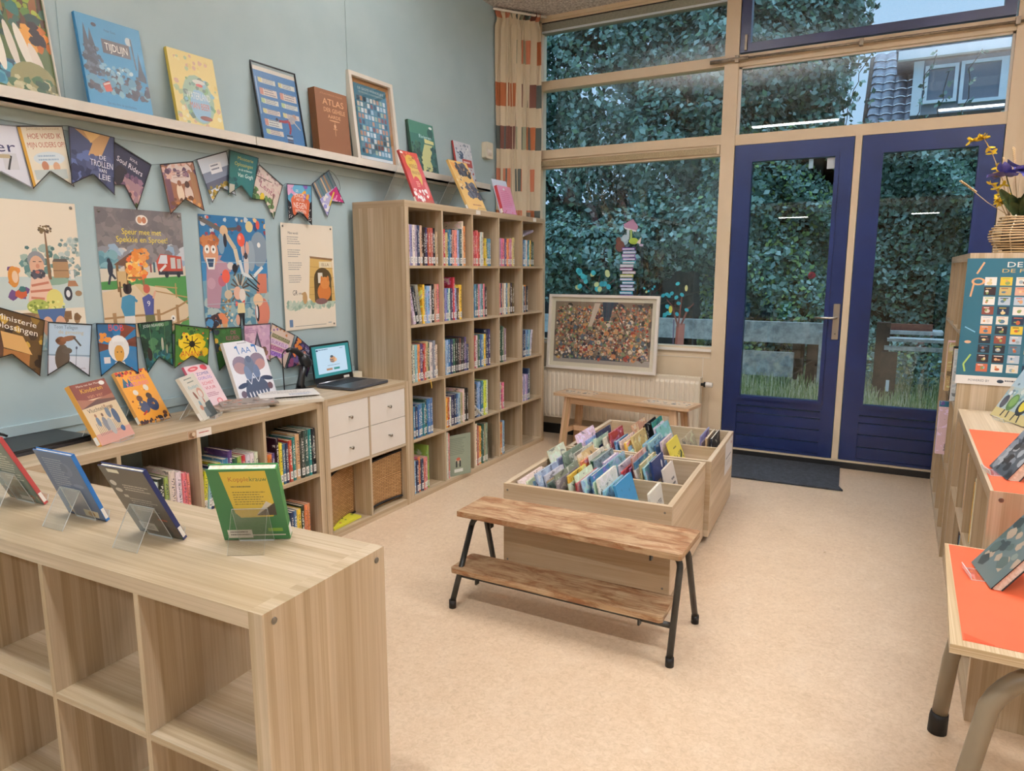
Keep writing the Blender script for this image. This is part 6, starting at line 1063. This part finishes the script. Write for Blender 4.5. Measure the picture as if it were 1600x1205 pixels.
# ================================================================ puzzle frame on the radiator and stickers on the glass
rg = random.Random(9); sh = [('r', 0, 0, 100, 9, 'b0a69c'), ('r', 10, 6, 70, 8, '3f4f60')]
for i in range(30): sh.append(('r', 0, 40+i*2, 100, .7, 'a08c74'))
sh += [('n', 60, 0, 8, 100, 98, 5, 9, ['5a4a44', '6a5a50', '4a4038', '3c4450']), ('n', 1100, 2, 7, 98, 92, 1.3, 3.2, ['c87a4c', 'd89a68', '8a5a44', 'e2c09a', '6a6a50', '7a8a66', '3a3a48', 'c8583c', '9a9a8a', 'e2d4bc', '6a7a8c', 'b8745a', 'd8b05a', '3c3a3c', 'f0e4d4', 'e0a078', 'c89070'], 5), ('n', 110, 4, 9, 96, 74, 3.2, 5.5, ['c8603c', 'd8905c', 'e8d8c0', '7a6a5c', '5a6e80', '8a9a70', '3c3438', 'd8a878', 'a84838'], 15), ('n', 420, 2, 8, 98, 96, 1.0, 2.6, ['a8967e', '6a5848', 'd4c0a4', '8a3c34', '7c9c5c'], 8), ('p', [(42, 98), (48, 98), (40, 60), (36, 60)], 'd8c8b4'), ('l', 60, 98, 76, 50, 1.2, '3a3038'), ('p', [(50, 100), (62, 100), (58, 70), (52, 70)], '3c4a58')]
fm = TM((-.055, 1.985, .606), rad(-1.2), rad(5.0))
frame_thing('white framed crowd jigsaw picture leaning against the window on the radiator', 'framed_picture', fm, .965, .622, .022, .026, 'white', sh, '8a7a68', True, 'foam', mb=.035)
def decal(label, name, shapes, x0, z0, w, h, cat='window sticker'):
    polys = shapes_to_polys(shapes, w/h); V = []; F = []; C = []
    for L, (pts, c) in enumerate(polys):
        b = len(V); V += [(x0+w*p[0]/100, YW+.0435-.0002-L*.00003, z0+h*p[1]/100) for p in pts]; F.append(tuple(range(b, b+len(pts)))); C += [H(c)]*len(pts)
    me = bpy.data.meshes.new(name); me.from_pydata(V, [], F); a = me.color_attributes.new('Col', 'FLOAT_COLOR', 'CORNER'); a.data.foreach_set('color', [q for c in C for q in c]); me.materials.append(M['print']); me.update()
    return tag(place(me, name), label, cat)
st = [('p', [(34, 93), (66, 99), (84, 90), (78, 84), (40, 88)], 'b48aa8'), ('p', [(32, 91), (40, 87), (78, 83), (78, 85), (40, 89)], 'e8e2ea'), ('l', 50, 74, 50, 86, 3.4, 'c0d0d8'), ('l', 62, 70, 60, 86, 3, '9cb86c'), ('e', 32, 72, 20, 5.6, '9ab8c8'), ('e', 24, 66, 16, 7, '5f3c34'), ('e', 18, 73, 9, 4.5, '6a4438'), ('e', 40, 76, 10, 4.4, 'b8d0dc'), ('e', 70, 72, 16, 4, 'a8c04c'), ('p', [(80, 70), (96, 77), (92, 68)], 'ecd8cc'), ('e', 96, 67, 7, 1.4, 'd8c8e0')]
cols = ['6a4a9c', '8aa0c4', 'a88ac0', '7a5aa0', '5ab4c4', 'c8c8d8', '8a5a8c', 'c8b8c0', 'c8cc6a', '8a9ac0', '4aa0c0', '8a86b4', 'b8c0d4', '4ab0cc']
rg = random.Random(3)
for i in range(15):
    y = 61-i*4.2; o_ = rg.uniform(-6, 6)-i*.6; st += [('r', 34+o_, y, 46, 3.4, cols[i % 14]), ('r', 36+o_, y+.6, 40, 1.6, 'dfe2ea')]
decal('window sticker of a reader lying on a tall stack of books', 'window_sticker', st, .45, 1.19, .25, .65)
def tree_sticker(label, x0, z0, w, h, seed, n):
    rg = random.Random(seed); s = [('l', 50, 0, 52, 30, 6, '7a5048'), ('l', 60, 0, 62, 34, 10, '8a6a66'), ('l', 52, 28, 34, 62, 3, '6a4a44'), ('l', 60, 32, 78, 60, 3, '6a4a44'), ('l', 52, 30, 60, 82, 2.6, '6a4a44'), ('l', 40, 0, 40, 40, 2, '5a5a74'), ('l', 34, 62, 18, 72, 2, '6a4a44'), ('l', 78, 58, 92, 66, 2, '6a4a44')]
    for i in range(n):
        x, y = rg.uniform(6, 94), rg.uniform(44, 97); s.append(('e', x, y, 6, 2.8, rg.choice(['3aaabf', '3aaabf', '2f9ab0', '4abccc']), rg.uniform(-60, 60)))
    s += [('e', 30, 56, 5, 6, 'c8cc5c'), ('e', 70, 90, 4, 5, 'd8dca0')]
    return decal(label, 'window_sticker', s, x0, z0, w, h)
tree_sticker('turquoise-leaved tree sticker on the glass right of the framed picture', .86, .835, .30, .50, 4, 16)
def leaf_sticker(label, x0, z0, w, h, seed, n):
    rg = random.Random(seed); s = [('l', 5, 70, 40, 20, 2, '6a4a44'), ('l', 95, 60, 60, 20, 2, '6a4a44'), ('l', 50, 10, 60, 70, 2, '6a4a44')]
    for i in range(n): s.append(('e', rg.uniform(6, 94), rg.uniform(20, 92), 5, 9, rg.choice(['3aaabf', '2f9ab0', '4abccc', 'c8d8a0']), rg.uniform(-60, 60)))
    return decal(label, 'window_sticker', s, x0, z0, w, h)
leaf_sticker('turquoise leaf sticker on the glass above left of the framed picture', .10, 1.20, .40, .26, 6, 18)
leaf_sticker('small turquoise leaf sticker right of the book stack sticker', .70, 1.22, .18, .12, 7, 5)
# ================================================================ right side: poster, vase, table, papers, books
rg = random.Random(14)
sh = [('r', 0, 0, 100, 7, 'ece4da'), ('t', 'DE GROTE VRIENDELIJKE 100', 18, 93.2, 4.2, 'ece6d8', 'l', 76), ('t', 'DE FAVORIETE KINDERBOEKEN', 16, 89, 3.0, 'd8b46a', 'l', 72)]
cc = ['e6dccb', '2a3038', 'c8b070', 'f0e8dc', '5a7a8a', '3a2a2c', 'd8905c', 'ece4d8', '8a4a3c', 'c86a4c', 'e0c040', '9ab04a', '24364a', 'b8c4cc', 'd8a890', 'f0e6d6']
cm = ['b8603c', 'd8a070', '8a9a5a', '5a7a8c', 'e0c890', '6a4a44', 'c88a5a', '9aa8ac', 'd8cfc0']
for r in range(10):
    for c in range(13):
        x = 9+c*7.0; y = 79-r*7.6; k = rg.choice(cc); sh += [('r', x, y, 5.4, 6.4, k)]
        q = rg.choice(cc); sh += [('e', x+rg.uniform(1.6, 3.8), y+rg.uniform(1.2, 3), rg.uniform(.6, 1.5), rg.uniform(.8, 1.8), rg.choice(cm)), ('e', x+rg.uniform(1.4, 4), y+rg.uniform(2, 4.4), rg.uniform(.4, .9), rg.uniform(.5, 1.2), rg.choice(cm)), ('r', x+.8, y+5.0, rg.uniform(2.4, 4), .6, q)]
sh += [('e', 6, 82, 3.2, 3, 'e2a878'), ('e', 6, 82, 2, 1.8, '2f6676'), ('l', 4, 80, 3, 70, 1.3, 'e2a878'), ('l', 8, 97, 5, 88, 1.3, 'e2a878'), ('l', 2, 46, 7, 42, .8, '8ac0d8'), ('l', 3, 16, 6, 24, 1.2, 'a8c460'), ('l', 4, 10, 3, 16, 1.2, 'a8c460'), ('e', 4, 34, 1.6, 1.2, 'e8b890'), ('t', 'POWERED BY', 6, 2.4, 2, '5a5a5a', 'l', 10), ('e', 21, 3.4, 1.6, 1.4, '2a3a4a'), ('x', 23, 2.2, 34, 4.8, 1, '4a4a50')]
o = flat_art('poster', sh, .86, .595, None, base='2f6676', thick=.0008)
setmw(o, Matrix.Translation((2.826, .5925, .890))); tag(o, 'teal poster of many small book covers on the right bookcase end', 'poster')
t = thing('wicker_vase', 'slatted rattan vase holding flowers on the right tall bookcase', 'vase', (3.05, .80, 1.5105))
prof = [(0, .098), (.012, .104), (.03, .113), (.05, .124), (.07, .132), (.09, .136), (.105, .132), (.12, .122), (.135, .11), (.15, .102), (.165, .097), (.178, .095)]
zz = [i*.0125+.006 for i in range(14)]
rr = random.Random(2)
for z in zz:
    r_ = np.interp(z, [p[0] for p in prof], [p[1] for p in prof])+rr.uniform(-.003, .003)
    MB().tube([((r_)*math.cos(a), (r_)*math.sin(a), z+.002*math.sin(a*3+z*90)) for a in [2*PI*i/28 for i in range(28)]], .0036, 7, closed=True).build('cane_ring', 'stalk', t)
for k in range(8):
    a = 2*PI*k/8+.3; MB().tube([((p[1]-.007)*math.cos(a), (p[1]-.007)*math.sin(a), p[0]) for p in prof], .003, 6).build('upright_cane', mat('white_cane', 'd8ccb4', .6) if k == 0 else bpy.data.materials['white_cane'], t)
MB().lathe([(.07, .002), (.085, .06), (.08, .13), (.06, .165)], 24).build('inner_pot', noisy('inner_pot', '5a4a34', '3a2e20', 20, .8), t)
def flower_grp(name, label, loc):
    return thing(name, label, 'flower', loc, 0, 'flowers in the rattan vase')
M['iris'] = noisy('violet_petals', '4a4688', '6f6ab0', 26, .6); M['forsy'] = noisy('yellow_petals', 'e0b820', 'f0d040', 30, .6); M['vleaf'] = noisy('dark_leaves', '3a4a2a', '5a6a3a', 12, .6)
def petal(c, d, n, L, w_, curl=.3):
    """petal grid from c along d"""
    d = Vector(d).normalized(); s = d.cross(Vector(n)).normalized(); n = s.cross(d)
    return lambda u, v: Vector(c)+d*(L*v)+s*((u-.5)*w_*math.sin(PI*min(1, v*.85+.1))**.7)+n*(curl*L*(v*v)+.12*w_*math.cos(u*2*PI))
def blossom(name, label, base, head, mat_, npet, L, w_, stem=True, seed=1):
    t = flower_grp(name, label, base); hd = Vector(head)-Vector(base)
    MB().tube([(0, 0, 0), tuple(hd*.5+Vector((.0, .0, .02))), tuple(hd)], .0022, 6).build('stem', 'vleaf', t)
    rg = random.Random(seed); b = MB()
    for k in range(npet):
        a = 2*PI*k/npet+rg.uniform(-.2, .2); b.grid(petal(hd, (math.cos(a), math.sin(a)-.2, rg.uniform(-.3, .7)), (0, 0, 1), L*rg.uniform(.85, 1.15), w_, rg.uniform(-.4, .4)), 6, 6)
    b.build('petals', mat_, t); return t
vz = 1.66
blossom('iris', 'large violet iris facing the room', (3.05, .80, vz), (3.04, .74, 1.895), 'iris', 7, .085, .075, seed=2)
blossom('iris', 'violet iris drooping to the left of the larger one', (3.02, .80, vz), (2.955, .76, 1.88), 'iris', 6, .075, .06, seed=3)
blossom('iris', 'violet iris at the right, mostly cut by the picture edge', (3.10, .80, vz), (3.14, .76, 1.90), 'iris', 6, .08, .07, seed=4)
for k, (lab, pts) in enumerate((('tall arching yellow forsythia sprig', [(3.0, .8, 1.66), (2.95, .79, 1.85), (2.89, .78, 1.99), (2.85, .78, 2.06), (2.80, .78, 2.045)]), ('low yellow forsythia sprig', [(3.0, .8, 1.66), (2.95, .78, 1.78), (2.90, .77, 1.84)]), ('short yellow forsythia sprig hanging over the rim', [(2.99, .78, 1.66), (2.95, .76, 1.74), (2.93, .75, 1.77)]))):
    t = flower_grp('forsythia_sprig', lab, (0, 0, 0)); MB().tube(pts, .0022, 6).build('stem', 'stalk', t); rg = random.Random(k+5); b = MB()
    for i in range(len(pts)-1):
        for _ in range(5 if k == 0 and i > 0 else 4):
            u = rg.random(); c = Vector(pts[i]).lerp(Vector(pts[i+1]), u)
            if c.z < 1.72: continue
            for q in range(4): a = q*PI/2+rg.uniform(0, 1); b.grid(petal(c, (math.cos(a), math.sin(a)*.6-.3, rg.uniform(-.6, .6)), (0, -.6, .6), .026, .016, .3), 3, 3)
    b.build('petals', 'forsy', t)
for k, (lab, a, b_) in enumerate((('dried wheat ear pointing left out of the vase', (3.0, .79, 1.68), (2.79, .75, 1.845)), ('upright dried wheat ear behind the irises', (3.03, .82, 1.68), (2.985, .84, 1.99)), ('shorter dried wheat ear behind the irises', (3.01, .82, 1.68), (2.95, .84, 1.945)))):
    t = flower_grp('wheat_ear', lab, (0, 0, 0)); A, B = Vector(a), Vector(b_); MB().tube([A, A.lerp(B, .5)+Vector((0, 0, -.01)), B], .0018, 6).build('stem', 'stalk', t)
    m_ = MB(); d = (B-A).normalized()
    for i in range(10):
        c = B-d*.07+d*.009*i
        for s in (-1, 1): m_.lathe([(.0005, 0), (.004, .005), (.0035, .01), (.0005, .016)], 6, m=Matrix.Translation(c) @ d.to_track_quat('Z', 'Y').to_matrix().to_4x4() @ Matrix.Translation((s*.004, 0, 0)) @ Matrix.Rotation(s*.5, 4, 'Y'))
    m_.build('ear', 'stalk', t)
t = flower_grp('leaf_bunch', 'dark green leaves at the vase rim', (3.05, .79, 1.67)); b = MB(); rg = random.Random(8)
for i in range(9): a = rg.uniform(PI, 2*PI); b.grid(petal((0, 0, 0), (math.cos(a)*.8, math.sin(a)*.5, rg.uniform(.6, 1.6)), (0, -1, 0), rg.uniform(.10, .19), .05, .3), 4, 8)
b.build('leaves', 'vleaf', t)
# orange paper and table
def sheet(name, label, x0, x1, y0, y1, z, rz=0): return tag(MB().box(x0, x1, y0, y1, z, z+.0008).build(name, 'orange'), label, 'paper')
sheet('orange_paper', 'orange paper covering near half of the right low bookcase top', 2.858, 3.235, -.888, .06, .7704)
t = thing('school_table', 'low table with pale plywood edge and taupe tube legs at lower right', 'table', (0, 0, 0))
MB().prism([(2.722, -1.632), (3.55, -1.632), (3.55, -.945), (2.742, -.945)], .578, .600, g=1).build('table_top', 'ply', t, bevel=.003)
for y in (-1.585, -1.0):
    sgn = -1 if y < -1.3 else 0
    MB().tube([(3.45, y+.03, .553), (3.05, y+.03, .553)]+arc((3.0, y+.03, .553), (2.86, y+.02, .556), (2.815, y+.01, .44), 0, 8)+[(2.785, y, .25), (2.770, y-.0, .04)], .0225, 18).build('leg', 'taupe', t)
    MB().tube([(2.7695, y, 0), (2.7705, y, .05), (2.772, y, .068)], [.027, .0265, .025], 18).build('foot_cap', 'rubber', t)
    MB().tube([(3.45, y+.03, .553), (3.50, y+.02, .44), (3.52, y, .0)], .0225, 16).build('leg', 'taupe', t)
tag(MB().prism([(2.748, -1.602), (3.54, -1.602), (3.54, -.955), (2.752, -.955)], .6003, .6011).build('orange_paper', 'orange'), 'large orange paper covering the low table top', 'paper')
tag(MB().prism([(2.752, -1.598), (2.81, -1.598), (2.752, -1.565)], .6012, .6018).build('orange_paper_corner', mat('darker_orange_paper', 'd8491c', .5)), 'darker orange paper corner under tape at the near table corner', 'paper')
Gr = 'display books on the right side'
disp((2.80, -1.09), -80, 36, .18, .27, .024, .6025, [('n', 30, 4, 4, 96, 96, 5, 12, ['5a6a64', '8a9488', 'b8a088', '3a4444']), ('x', 20, 66, 80, 78, 1, 'e0dcd0')], '6a7a78', 'book leaning on the orange table paper, page edges towards camera', Gr, 'left', '22282c', stlab='clear acrylic stand under the book on the low table')
disp((2.872, -.585), -79, 34, .17, .29, .032, .7725, [('n', 60, 2, 2, 98, 98, 4, 10, ['3c4046', '5a6068', '8a9096', '2a2c30', 'a8acb0']), ('x', 24, 74, 76, 84, 1, 'd8d8d8')], '565c62', 'thick grey patterned book leaning on the right low bookcase', Gr, 'left', '3a3c40', stlab='clear acrylic stand under the grey patterned book')
disp((2.965, .44), -68, 30, .26, .285, .012, .7725, [('r', 0, 55, 100, 45, 'a8bcc4'), ('n', 40, 0, 30, 100, 62, 3, 8, ['8aa8b0', 'c8ccc0', '6a8088', 'b8b09c']), ('r', 0, 0, 100, 16, 'c9b67c'), ('p', [(50, 44), (56, 74), (66, 44)], 'b86a44'), ('x', 24, 84, 88, 92, 1, 'a84a44'), ('x', 26, 73, 84, 81, 1, 'c8604c'), ('e', 34, 30, 12, 15, '5a7a44'), ('e', 34, 32, 8, 10, '7a9a54'), ('e', 66, 28, 14, 16, '2a2c30'), ('e', 66, 30, 9, 11, 'd8c03c'), ('e', 92, 26, 9, 12, '6a4a7a'), ('e', 12, 28, 8, 12, '3a3c48'), ('e', 12, 44, 4, 4, 'd8d8d8'), ('l', 28, 16, 26, 4, 3, '2a2c30'), ('l', 40, 16, 42, 4, 3, '2a2c30'), ('l', 60, 14, 58, 2, 3, '2a2c30'), ('l', 72, 14, 76, 2, 3, '2a2c30')], 'a9b8b4', 'picture book with green and yellow creatures standing on the right low bookcase', Gr, 'left', '8a9a9c', stlab='clear acrylic stand behind the creature picture book')
# ================================================================ outside
o = MB().box(-14, 22, YW+.13, 40, -.3, -.12).build('ground_outside', 'ground'); o['kind'] = 'structure'; o['label'] = 'soil outside the doors'; o['category'] = 'ground'
def leaves(name, pos, nrm, size, cols, parent=None, seed=0, jitter=.7, cshift=None):
    """one mesh of many small folded leaves; pos, nrm arrays (n,3)"""
    r = np.random.RandomState(seed); n = len(pos); nr = nrm+r.normal(0, jitter, (n, 3)); nr /= np.linalg.norm(nr, axis=1)[:, None]+1e-9
    a = r.normal(0, 1, (n, 3)); a -= (a*nr).sum(1)[:, None]*nr; a /= np.linalg.norm(a, axis=1)[:, None]+1e-9; b = np.cross(nr, a)
    s = (size*r.uniform(.55, 1.25, n))[:, None]
    tip = pos+a*s; base = pos-a*s; L = pos+b*s*.62+nr*s*.16; R_ = pos-b*s*.62+nr*s*.16
    V = np.stack([base, R_, tip, L], 1).reshape(-1, 3)
    me = bpy.data.meshes.new(name); me.vertices.add(4*n); me.vertices.foreach_set('co', V.ravel())
    me.loops.add(4*n); me.loops.foreach_set('vertex_index', np.arange(4*n, dtype=np.int32)); me.polygons.add(n)
    me.polygons.foreach_set('loop_start', np.arange(0, 4*n, 4, dtype=np.int32)); me.polygons.foreach_set('loop_total', np.full(n, 4, dtype=np.int32)); me.update(calc_edges=True)
    C = np.array([H(c) for c in cols]); ci = C[r.randint(0, len(cols), n)]*np.concatenate([r.uniform(.75, 1.25, (n, 1))]*3+[np.ones((n, 1))], 1)
    at = me.color_attributes.new('Col', 'FLOAT_COLOR', 'CORNER'); at.data.foreach_set('color', np.repeat(ci, 4, 0).ravel())
    me.materials.append(M['leafc']); return place(me, name, parent)
GR = ['587a68', '668676', '7a9a8c', '4a6a5a', '3c5a4a', '70908a', '94aea4', '648462']
# hedge behind the doors: several beech shrubs grown together
r = np.random.RandomState(5)
for k, (xa, xb, hh, lab) in enumerate(((.2, 1.75, 3.05, 'dense clipped hedge section seen through the left blue door'), (1.6, 3.1, 2.95, 'dense clipped hedge section between the two doors\' glass'), (2.95, 5.0, 2.95, 'dense clipped hedge section behind the right door'))):
    t = thing('hedge', lab, 'hedge', (0, 0, 0), 0, 'hedge behind the doors')
    n = int(7600*(xb-xa)); x = r.uniform(xa, xb, n); z = r.uniform(-.1, hh, n); y = 6.0+.18*np.sin(x*2.3+z*1.7)+.13*np.sin(z*5.1+x*4)+.10*np.sin(x*9+z*7)+r.exponential(.11, n)
    nt = n//8; x2 = r.uniform(xa, xb, nt); y2 = r.uniform(6.0, 6.6, nt); z2 = hh+r.normal(0, .07, nt)
    P_ = np.concatenate([np.stack([x, y, z], 1), np.stack([x2, y2, z2], 1)]); N_ = np.tile(np.array([[0, -1, .45]]), (len(P_), 1)); N_[n:] = (0, 0, 1)
    leaves('foliage', P_, N_, .040, GR+['7a9a5a', '86a05c'] if k < 1 else GR, t, 10+k, .55)
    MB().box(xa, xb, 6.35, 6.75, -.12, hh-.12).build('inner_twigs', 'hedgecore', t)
# shoots standing above the hedge
for k, (x, z) in enumerate(((1.75, 3.9), (2.0, 3.5), (2.45, 3.75), (2.75, 3.55), (3.05, 3.8), (3.4, 3.6))):
    t = thing('hedge_shoot', ['leftmost', 'second', 'third', 'fourth', 'fifth', 'rightmost'][k]+' thin leafy shoot sticking up above the hedge', 'shoot', (0, 0, 0), 0, 'shoots above the hedge')
    rg = random.Random(k); P_ = [(x+rg.uniform(-.05, .05), 6.2, 2.9)]
    while P_[-1][2] < z: P_.append((P_[-1][0]+rg.uniform(-.03, .07), 6.2+rg.uniform(-.05, .05), P_[-1][2]+.1))
    MB().tube(P_, .005, 5).build('twig', 'bark', t); A = np.array(P_)+np.random.RandomState(k).normal(0, .03, (len(P_), 3)); leaves('leaves', np.concatenate([A, A+.03]), np.tile([[0, -1., .3]], (2*len(A), 1)), .035, GR, t, k)
def tree(label, x, y, crown, trunk_r, n, seed, lean=0, size=.052):
    t = thing('tree', label, 'tree', (0, 0, 0), 0, 'trees beyond the windows'); r = np.random.RandomState(seed)
    zt = max(c[2] for c in crown)
    MB().tube([(x, y, -.15), (x+lean*.3, y, zt*.4), (x+lean, y, zt)], [trunk_r*1.2, trunk_r, trunk_r*.4], 12).build('trunk', 'bark', t)
    b = MB()
    for c in crown: b.tube([(x+lean*.5, y, zt*.35), ((x+c[0])/2, (y+c[1])/2, (c[2]+zt*.4)/2), (c[0], c[1], c[2])], [trunk_r*.5, trunk_r*.3, .02], 6)
    b.build('branches', 'bark', t)
    Ps = []; Ns = []; vol = np.array([c[3]*c[5] for c in crown]); vol = vol/vol.sum()
    for c, w in zip(crown, vol):
        m = int(n*w); d = r.normal(0, 1, (m, 3)); d /= np.linalg.norm(d, axis=1)[:, None]
        lum = 1+.20*np.sin(d[:, 0]*7+seed)+.14*np.sin(d[:, 2]*9+d[:, 1]*5)+.10*np.sin(d[:, 0]*17+d[:, 2]*15)
        rad_ = lum*np.clip(1-r.exponential(.11, m), .3, 1); Ps.append(np.array(c[:3])+d*rad_[:, None]*np.array(c[3:6])); Ns.append(d+np.array([0, -.3, .4]))
    leaves('foliage', np.concatenate(Ps), np.concatenate(Ns), size, GR, t, seed+50, .6); return t
tree('broad dark tree filling the left of the big window', -2.6, 8.2, [(-3.2, 7.6, 2.9, 1.7, 1.2, 1.7), (-1.6, 7.4, 4.6, 1.7, 1.2, 1.5), (-4.4, 8, 5, 1.9, 1.4, 1.9), (-2.4, 7.6, 6.2, 1.6, 1.2, 1.2)], .16, 44000, 1)
tree('leafy tree in the middle of the big window', -.4, 7.6, [(-.5, 7.1, 3.0, 1.3, .9, 1.0), (.3, 7.2, 4.3, 1.3, .9, 1.1), (-.9, 7.4, 5.4, 1.5, 1.1, 1.3), (.4, 7.7, 6.0, 1.1, 1.0, 1.0)], .13, 42000, 2)
tree('tall tree whose crown ends beside the sky above the doors', .9, 8.0, [(.9, 7.6, 3.7, .80, .8, .9), (1.0, 7.7, 4.9, .85, .8, .8), (.8, 7.8, 6.0, 1.2, .9, 1.1), (.2, 7.9, 3.2, 1.0, .8, 1.2)], .11, 38000, 3)
tree('low overhanging shrub tree behind the grey boards', -.9, 6.2, [(-1.4, 6.0, 1.6, 1.1, .6, .55), (-.1, 6.1, 1.85, .8, .5, .5), (.6, 6.3, 2.2, .6, .5, .6), (.95, 6.1, 1.3, .45, .4, .5)], .06, 15000, 4, size=.046)
# dark shed wall beyond, behind the trees' trunks
o = MB().box(-7, 1.2, 9.6, 9.8, -.12, 2.7).build('garden_fence', noisy('dark_stained_fence', '262a2e', '34383c', 6, .8)); tag(o, 'dark wooden fence in the shade behind the trees', 'fence')
# raised bed boards
t = thing('raised_bed', 'weathered grey plank bed edge with dark post outside the left door', 'raised bed', (0, 0, 0))
MB().box(-1.6, 1.92, 4.46, 4.52, .665, .885, g=0).build('top_board', 'oldwood', t, bevel=.006); MB().box(-1.6, 1.62, 4.50, 4.56, .30, .56, g=0).build('lower_board', 'oldwood', t, bevel=.006)
MB().box(1.88, 1.94, 4.46, 5.9, .62, .80, g=1).build('side_board', 'oldwood', t, bevel=.006)
for x in (1.60, 1.74): MB().box(x, x+.11, 4.56, 4.66, -.12, .66, g=2).build('post', 'darkpost', t, bevel=.006)
MB().box(1.865, 1.895, 4.42, 4.46, -.12, .80, g=2).build('corner_strip', 'oldwood', t)
t = thing('raised_bed', 'dark post and grey planks outside the right door', 'raised bed', (0, 0, 0))
MB().box(2.38, 2.50, 4.36, 4.46, -.12, .92, g=2).build('post', 'darkpost', t, bevel=.006); MB().box(2.44, 2.58, 4.28, 4.36, -.12, .64, g=2).build('post', 'darkpost', t, bevel=.006)
MB().box(2.48, 3.6, 4.30, 4.50, .745, .775, g=0).build('top_board', 'oldwood', t, bevel=.004); MB().box(2.48, 2.95, 4.5, 4.8, .80, .835, g=0).build('shelf_board', 'oldwood', t, bevel=.004)
MB().box(2.50, 2.86, 4.55, 4.6, .835, .90, g=0).build('brick_edge', 'redbrick', t); MB().box(2.46, 3.4, 4.30, 4.34, .66, .70, g=0).build('rail', 'oldwood', t)
MB().box(2.50, 2.53, 4.272, 4.28, .26, .37).build('white_tag', 'wgrey', t)
# grass and low plants
r = np.random.RandomState(9); n = 15000
x = r.uniform(.3, 3.6, n); y = r.uniform(3.3, 5.6, n); h = r.uniform(.10, .38, n)*np.where(x > 2.0, .9, 1.0); dx = r.normal(0, .05, n); dy = r.normal(0, .05, n); w = .005
V = np.zeros((n, 4, 3)); V[:, 0] = np.stack([x-w, y, np.full(n, -.12)], 1); V[:, 1] = np.stack([x+w, y, np.full(n, -.12)], 1); V[:, 2] = np.stack([x+dx*1.0+w*.3, y+dy, h*1.0-.02], 1); V[:, 3] = np.stack([x+dx-w*.3, y+dy, h-.02], 1)
me = bpy.data.meshes.new('grass'); me.from_pydata([tuple(v) for v in V.reshape(-1, 3)], [], [(4*i, 4*i+1, 4*i+2, 4*i+3) for i in range(n)])
C = np.array([H(c) for c in ('a8b47c', '8aa068', 'c4c8a0', '748a58', 'dadcc4')])[r.randint(0, 5, n)]; at = me.color_attributes.new('Col', 'FLOAT_COLOR', 'CORNER'); at.data.foreach_set('color', np.repeat(C, 4, 0).ravel()); me.materials.append(M['leafc'])
tag(place(me, 'grass'), 'tall unmown grass outside the blue doors', 'grass', kind='stuff')
r = np.random.RandomState(12); n = 2600; P_ = np.stack([r.uniform(2.0, 3.8, n), r.uniform(4.7, 5.8, n), r.uniform(-.1, .62, n)], 1)
o = leaves('weeds', P_, np.tile([[0, -1., .5]], (n, 1)), .03, GR+['7a8c50', '8a8a60'], None, 13); tag(o, 'tangled low weeds beyond the right raised bed', 'weeds', kind='stuff')
# building far behind
yb = 16.
t = thing('neighbour_house', 'house with grey tiled roof and pale dormer behind the hedge', 'house', (0, yb, 0))
MB().box(1.55, 9.5, .6, 7, -.3, 4.6).build('wall', 'redbrick', t)
# main roof slope, rising away from us: eaves (z 4.2,y 0) to ridge (z 6.25,y 2.4)
def slope(x, s): return Vector((x, 2.2*s-.2, 4.0+2.82*s))
b = MB(); nr, nc = 13, 30; x0, x1 = 1.50, 9.5
for r_ in range(nr):
    for c in range(nc):
        xa = x0+(x1-x0)*c/nc; xb = x0+(x1-x0)*(c+1)/nc; s0, s1 = r_/nr, (r_+1.12)/nr
        def tl(u, v, xa=xa, xb=xb, s0=s0, s1=s1): p = slope(xa+(xb-xa)*u, s0+(s1-s0)*v); k = .045*(1-v)+.045*abs(math.sin(PI*u))**.6; return (p.x, p.y-k*.7, p.z+k*.7)
        b.grid(tl, 4, 1); f = [tl(0, 0), tl(1, 0)]; b.face([(f[0][0], f[0][1]+.03, f[0][2]-.06), (f[1][0], f[1][1]+.03, f[1][2]-.06), f[1], f[0]])
b.build('roof_tiles', 'tile', t)
b = MB(); A = [slope(1.47, 0), slope(1.47, 1)]
b.face([(1.46, A[0].y, A[0].z+.03), (1.46, A[0].y, A[0].z-.16), (1.46, A[1].y, A[1].z-.16), (1.46, A[1].y, A[1].z+.03)]); b.box(1.40, 1.47, 0, .0, 0, 0)
b.tube([tuple(A[0]+Vector((0, 0, -.05))), tuple(A[1]+Vector((0, 0, -.05)))], .07, 6); b.build('barge_board', 'darkpost', t)
MB().prism([(A[0].y, A[0].z-.1), (A[1].y, A[1].z-.1), (4.4, A[0].z-.1)], 1.52, 1.56, 0).build('gable_wall', 'grey', t)
b = MB(); b.box(2.42, 9.5, -.35, 2.0, 4.85, 6.0); b.build('dormer_wall', 'grey', t)
b = MB(); b.box(2.10, 9.5, -.62, -.45, 6.02, 6.21); b.build('fascia', 'wgrey', t)
b = MB(); b.box(2.05, 9.5, -.60, 2.2, 6.21, 6.27)
for i in range(38): b.tube([(2.1+i*.19, -.62, 6.28), (2.1+i*.19+.0001, 2.2, 6.30)], .06, 6)
b.build('dormer_roof', 'tile', t)
def hwin(x0, x1, z0, z1):
    b = MB(); e = .07
    for q in ((x0-e, x0, z0-e, z1+e), (x1, x1+e, z0-e, z1+e), (x0, x1, z0-e, z0), (x0, x1, z1, z1+e)): b.box(q[0], q[1], -.44, -.35, q[2], q[3])
    f = b.build('house_window', 'wgrey', t); MB().box(x0, x1, -.39, -.37, z0, z1).build('pane', 'pane', f)
hwin(2.72, 3.22, 5.14, 5.80); hwin(3.40, 4.06, 5.08, 5.82); hwin(4.20, 4.9, 5.08, 5.82); hwin(5.2, 5.9, 5.08, 5.82)
MB().box(2.42, 2.62, -.40, -.35, 4.85, 6.0).build('corner_board', 'wgrey', t)
bpy.context.view_layer.update()
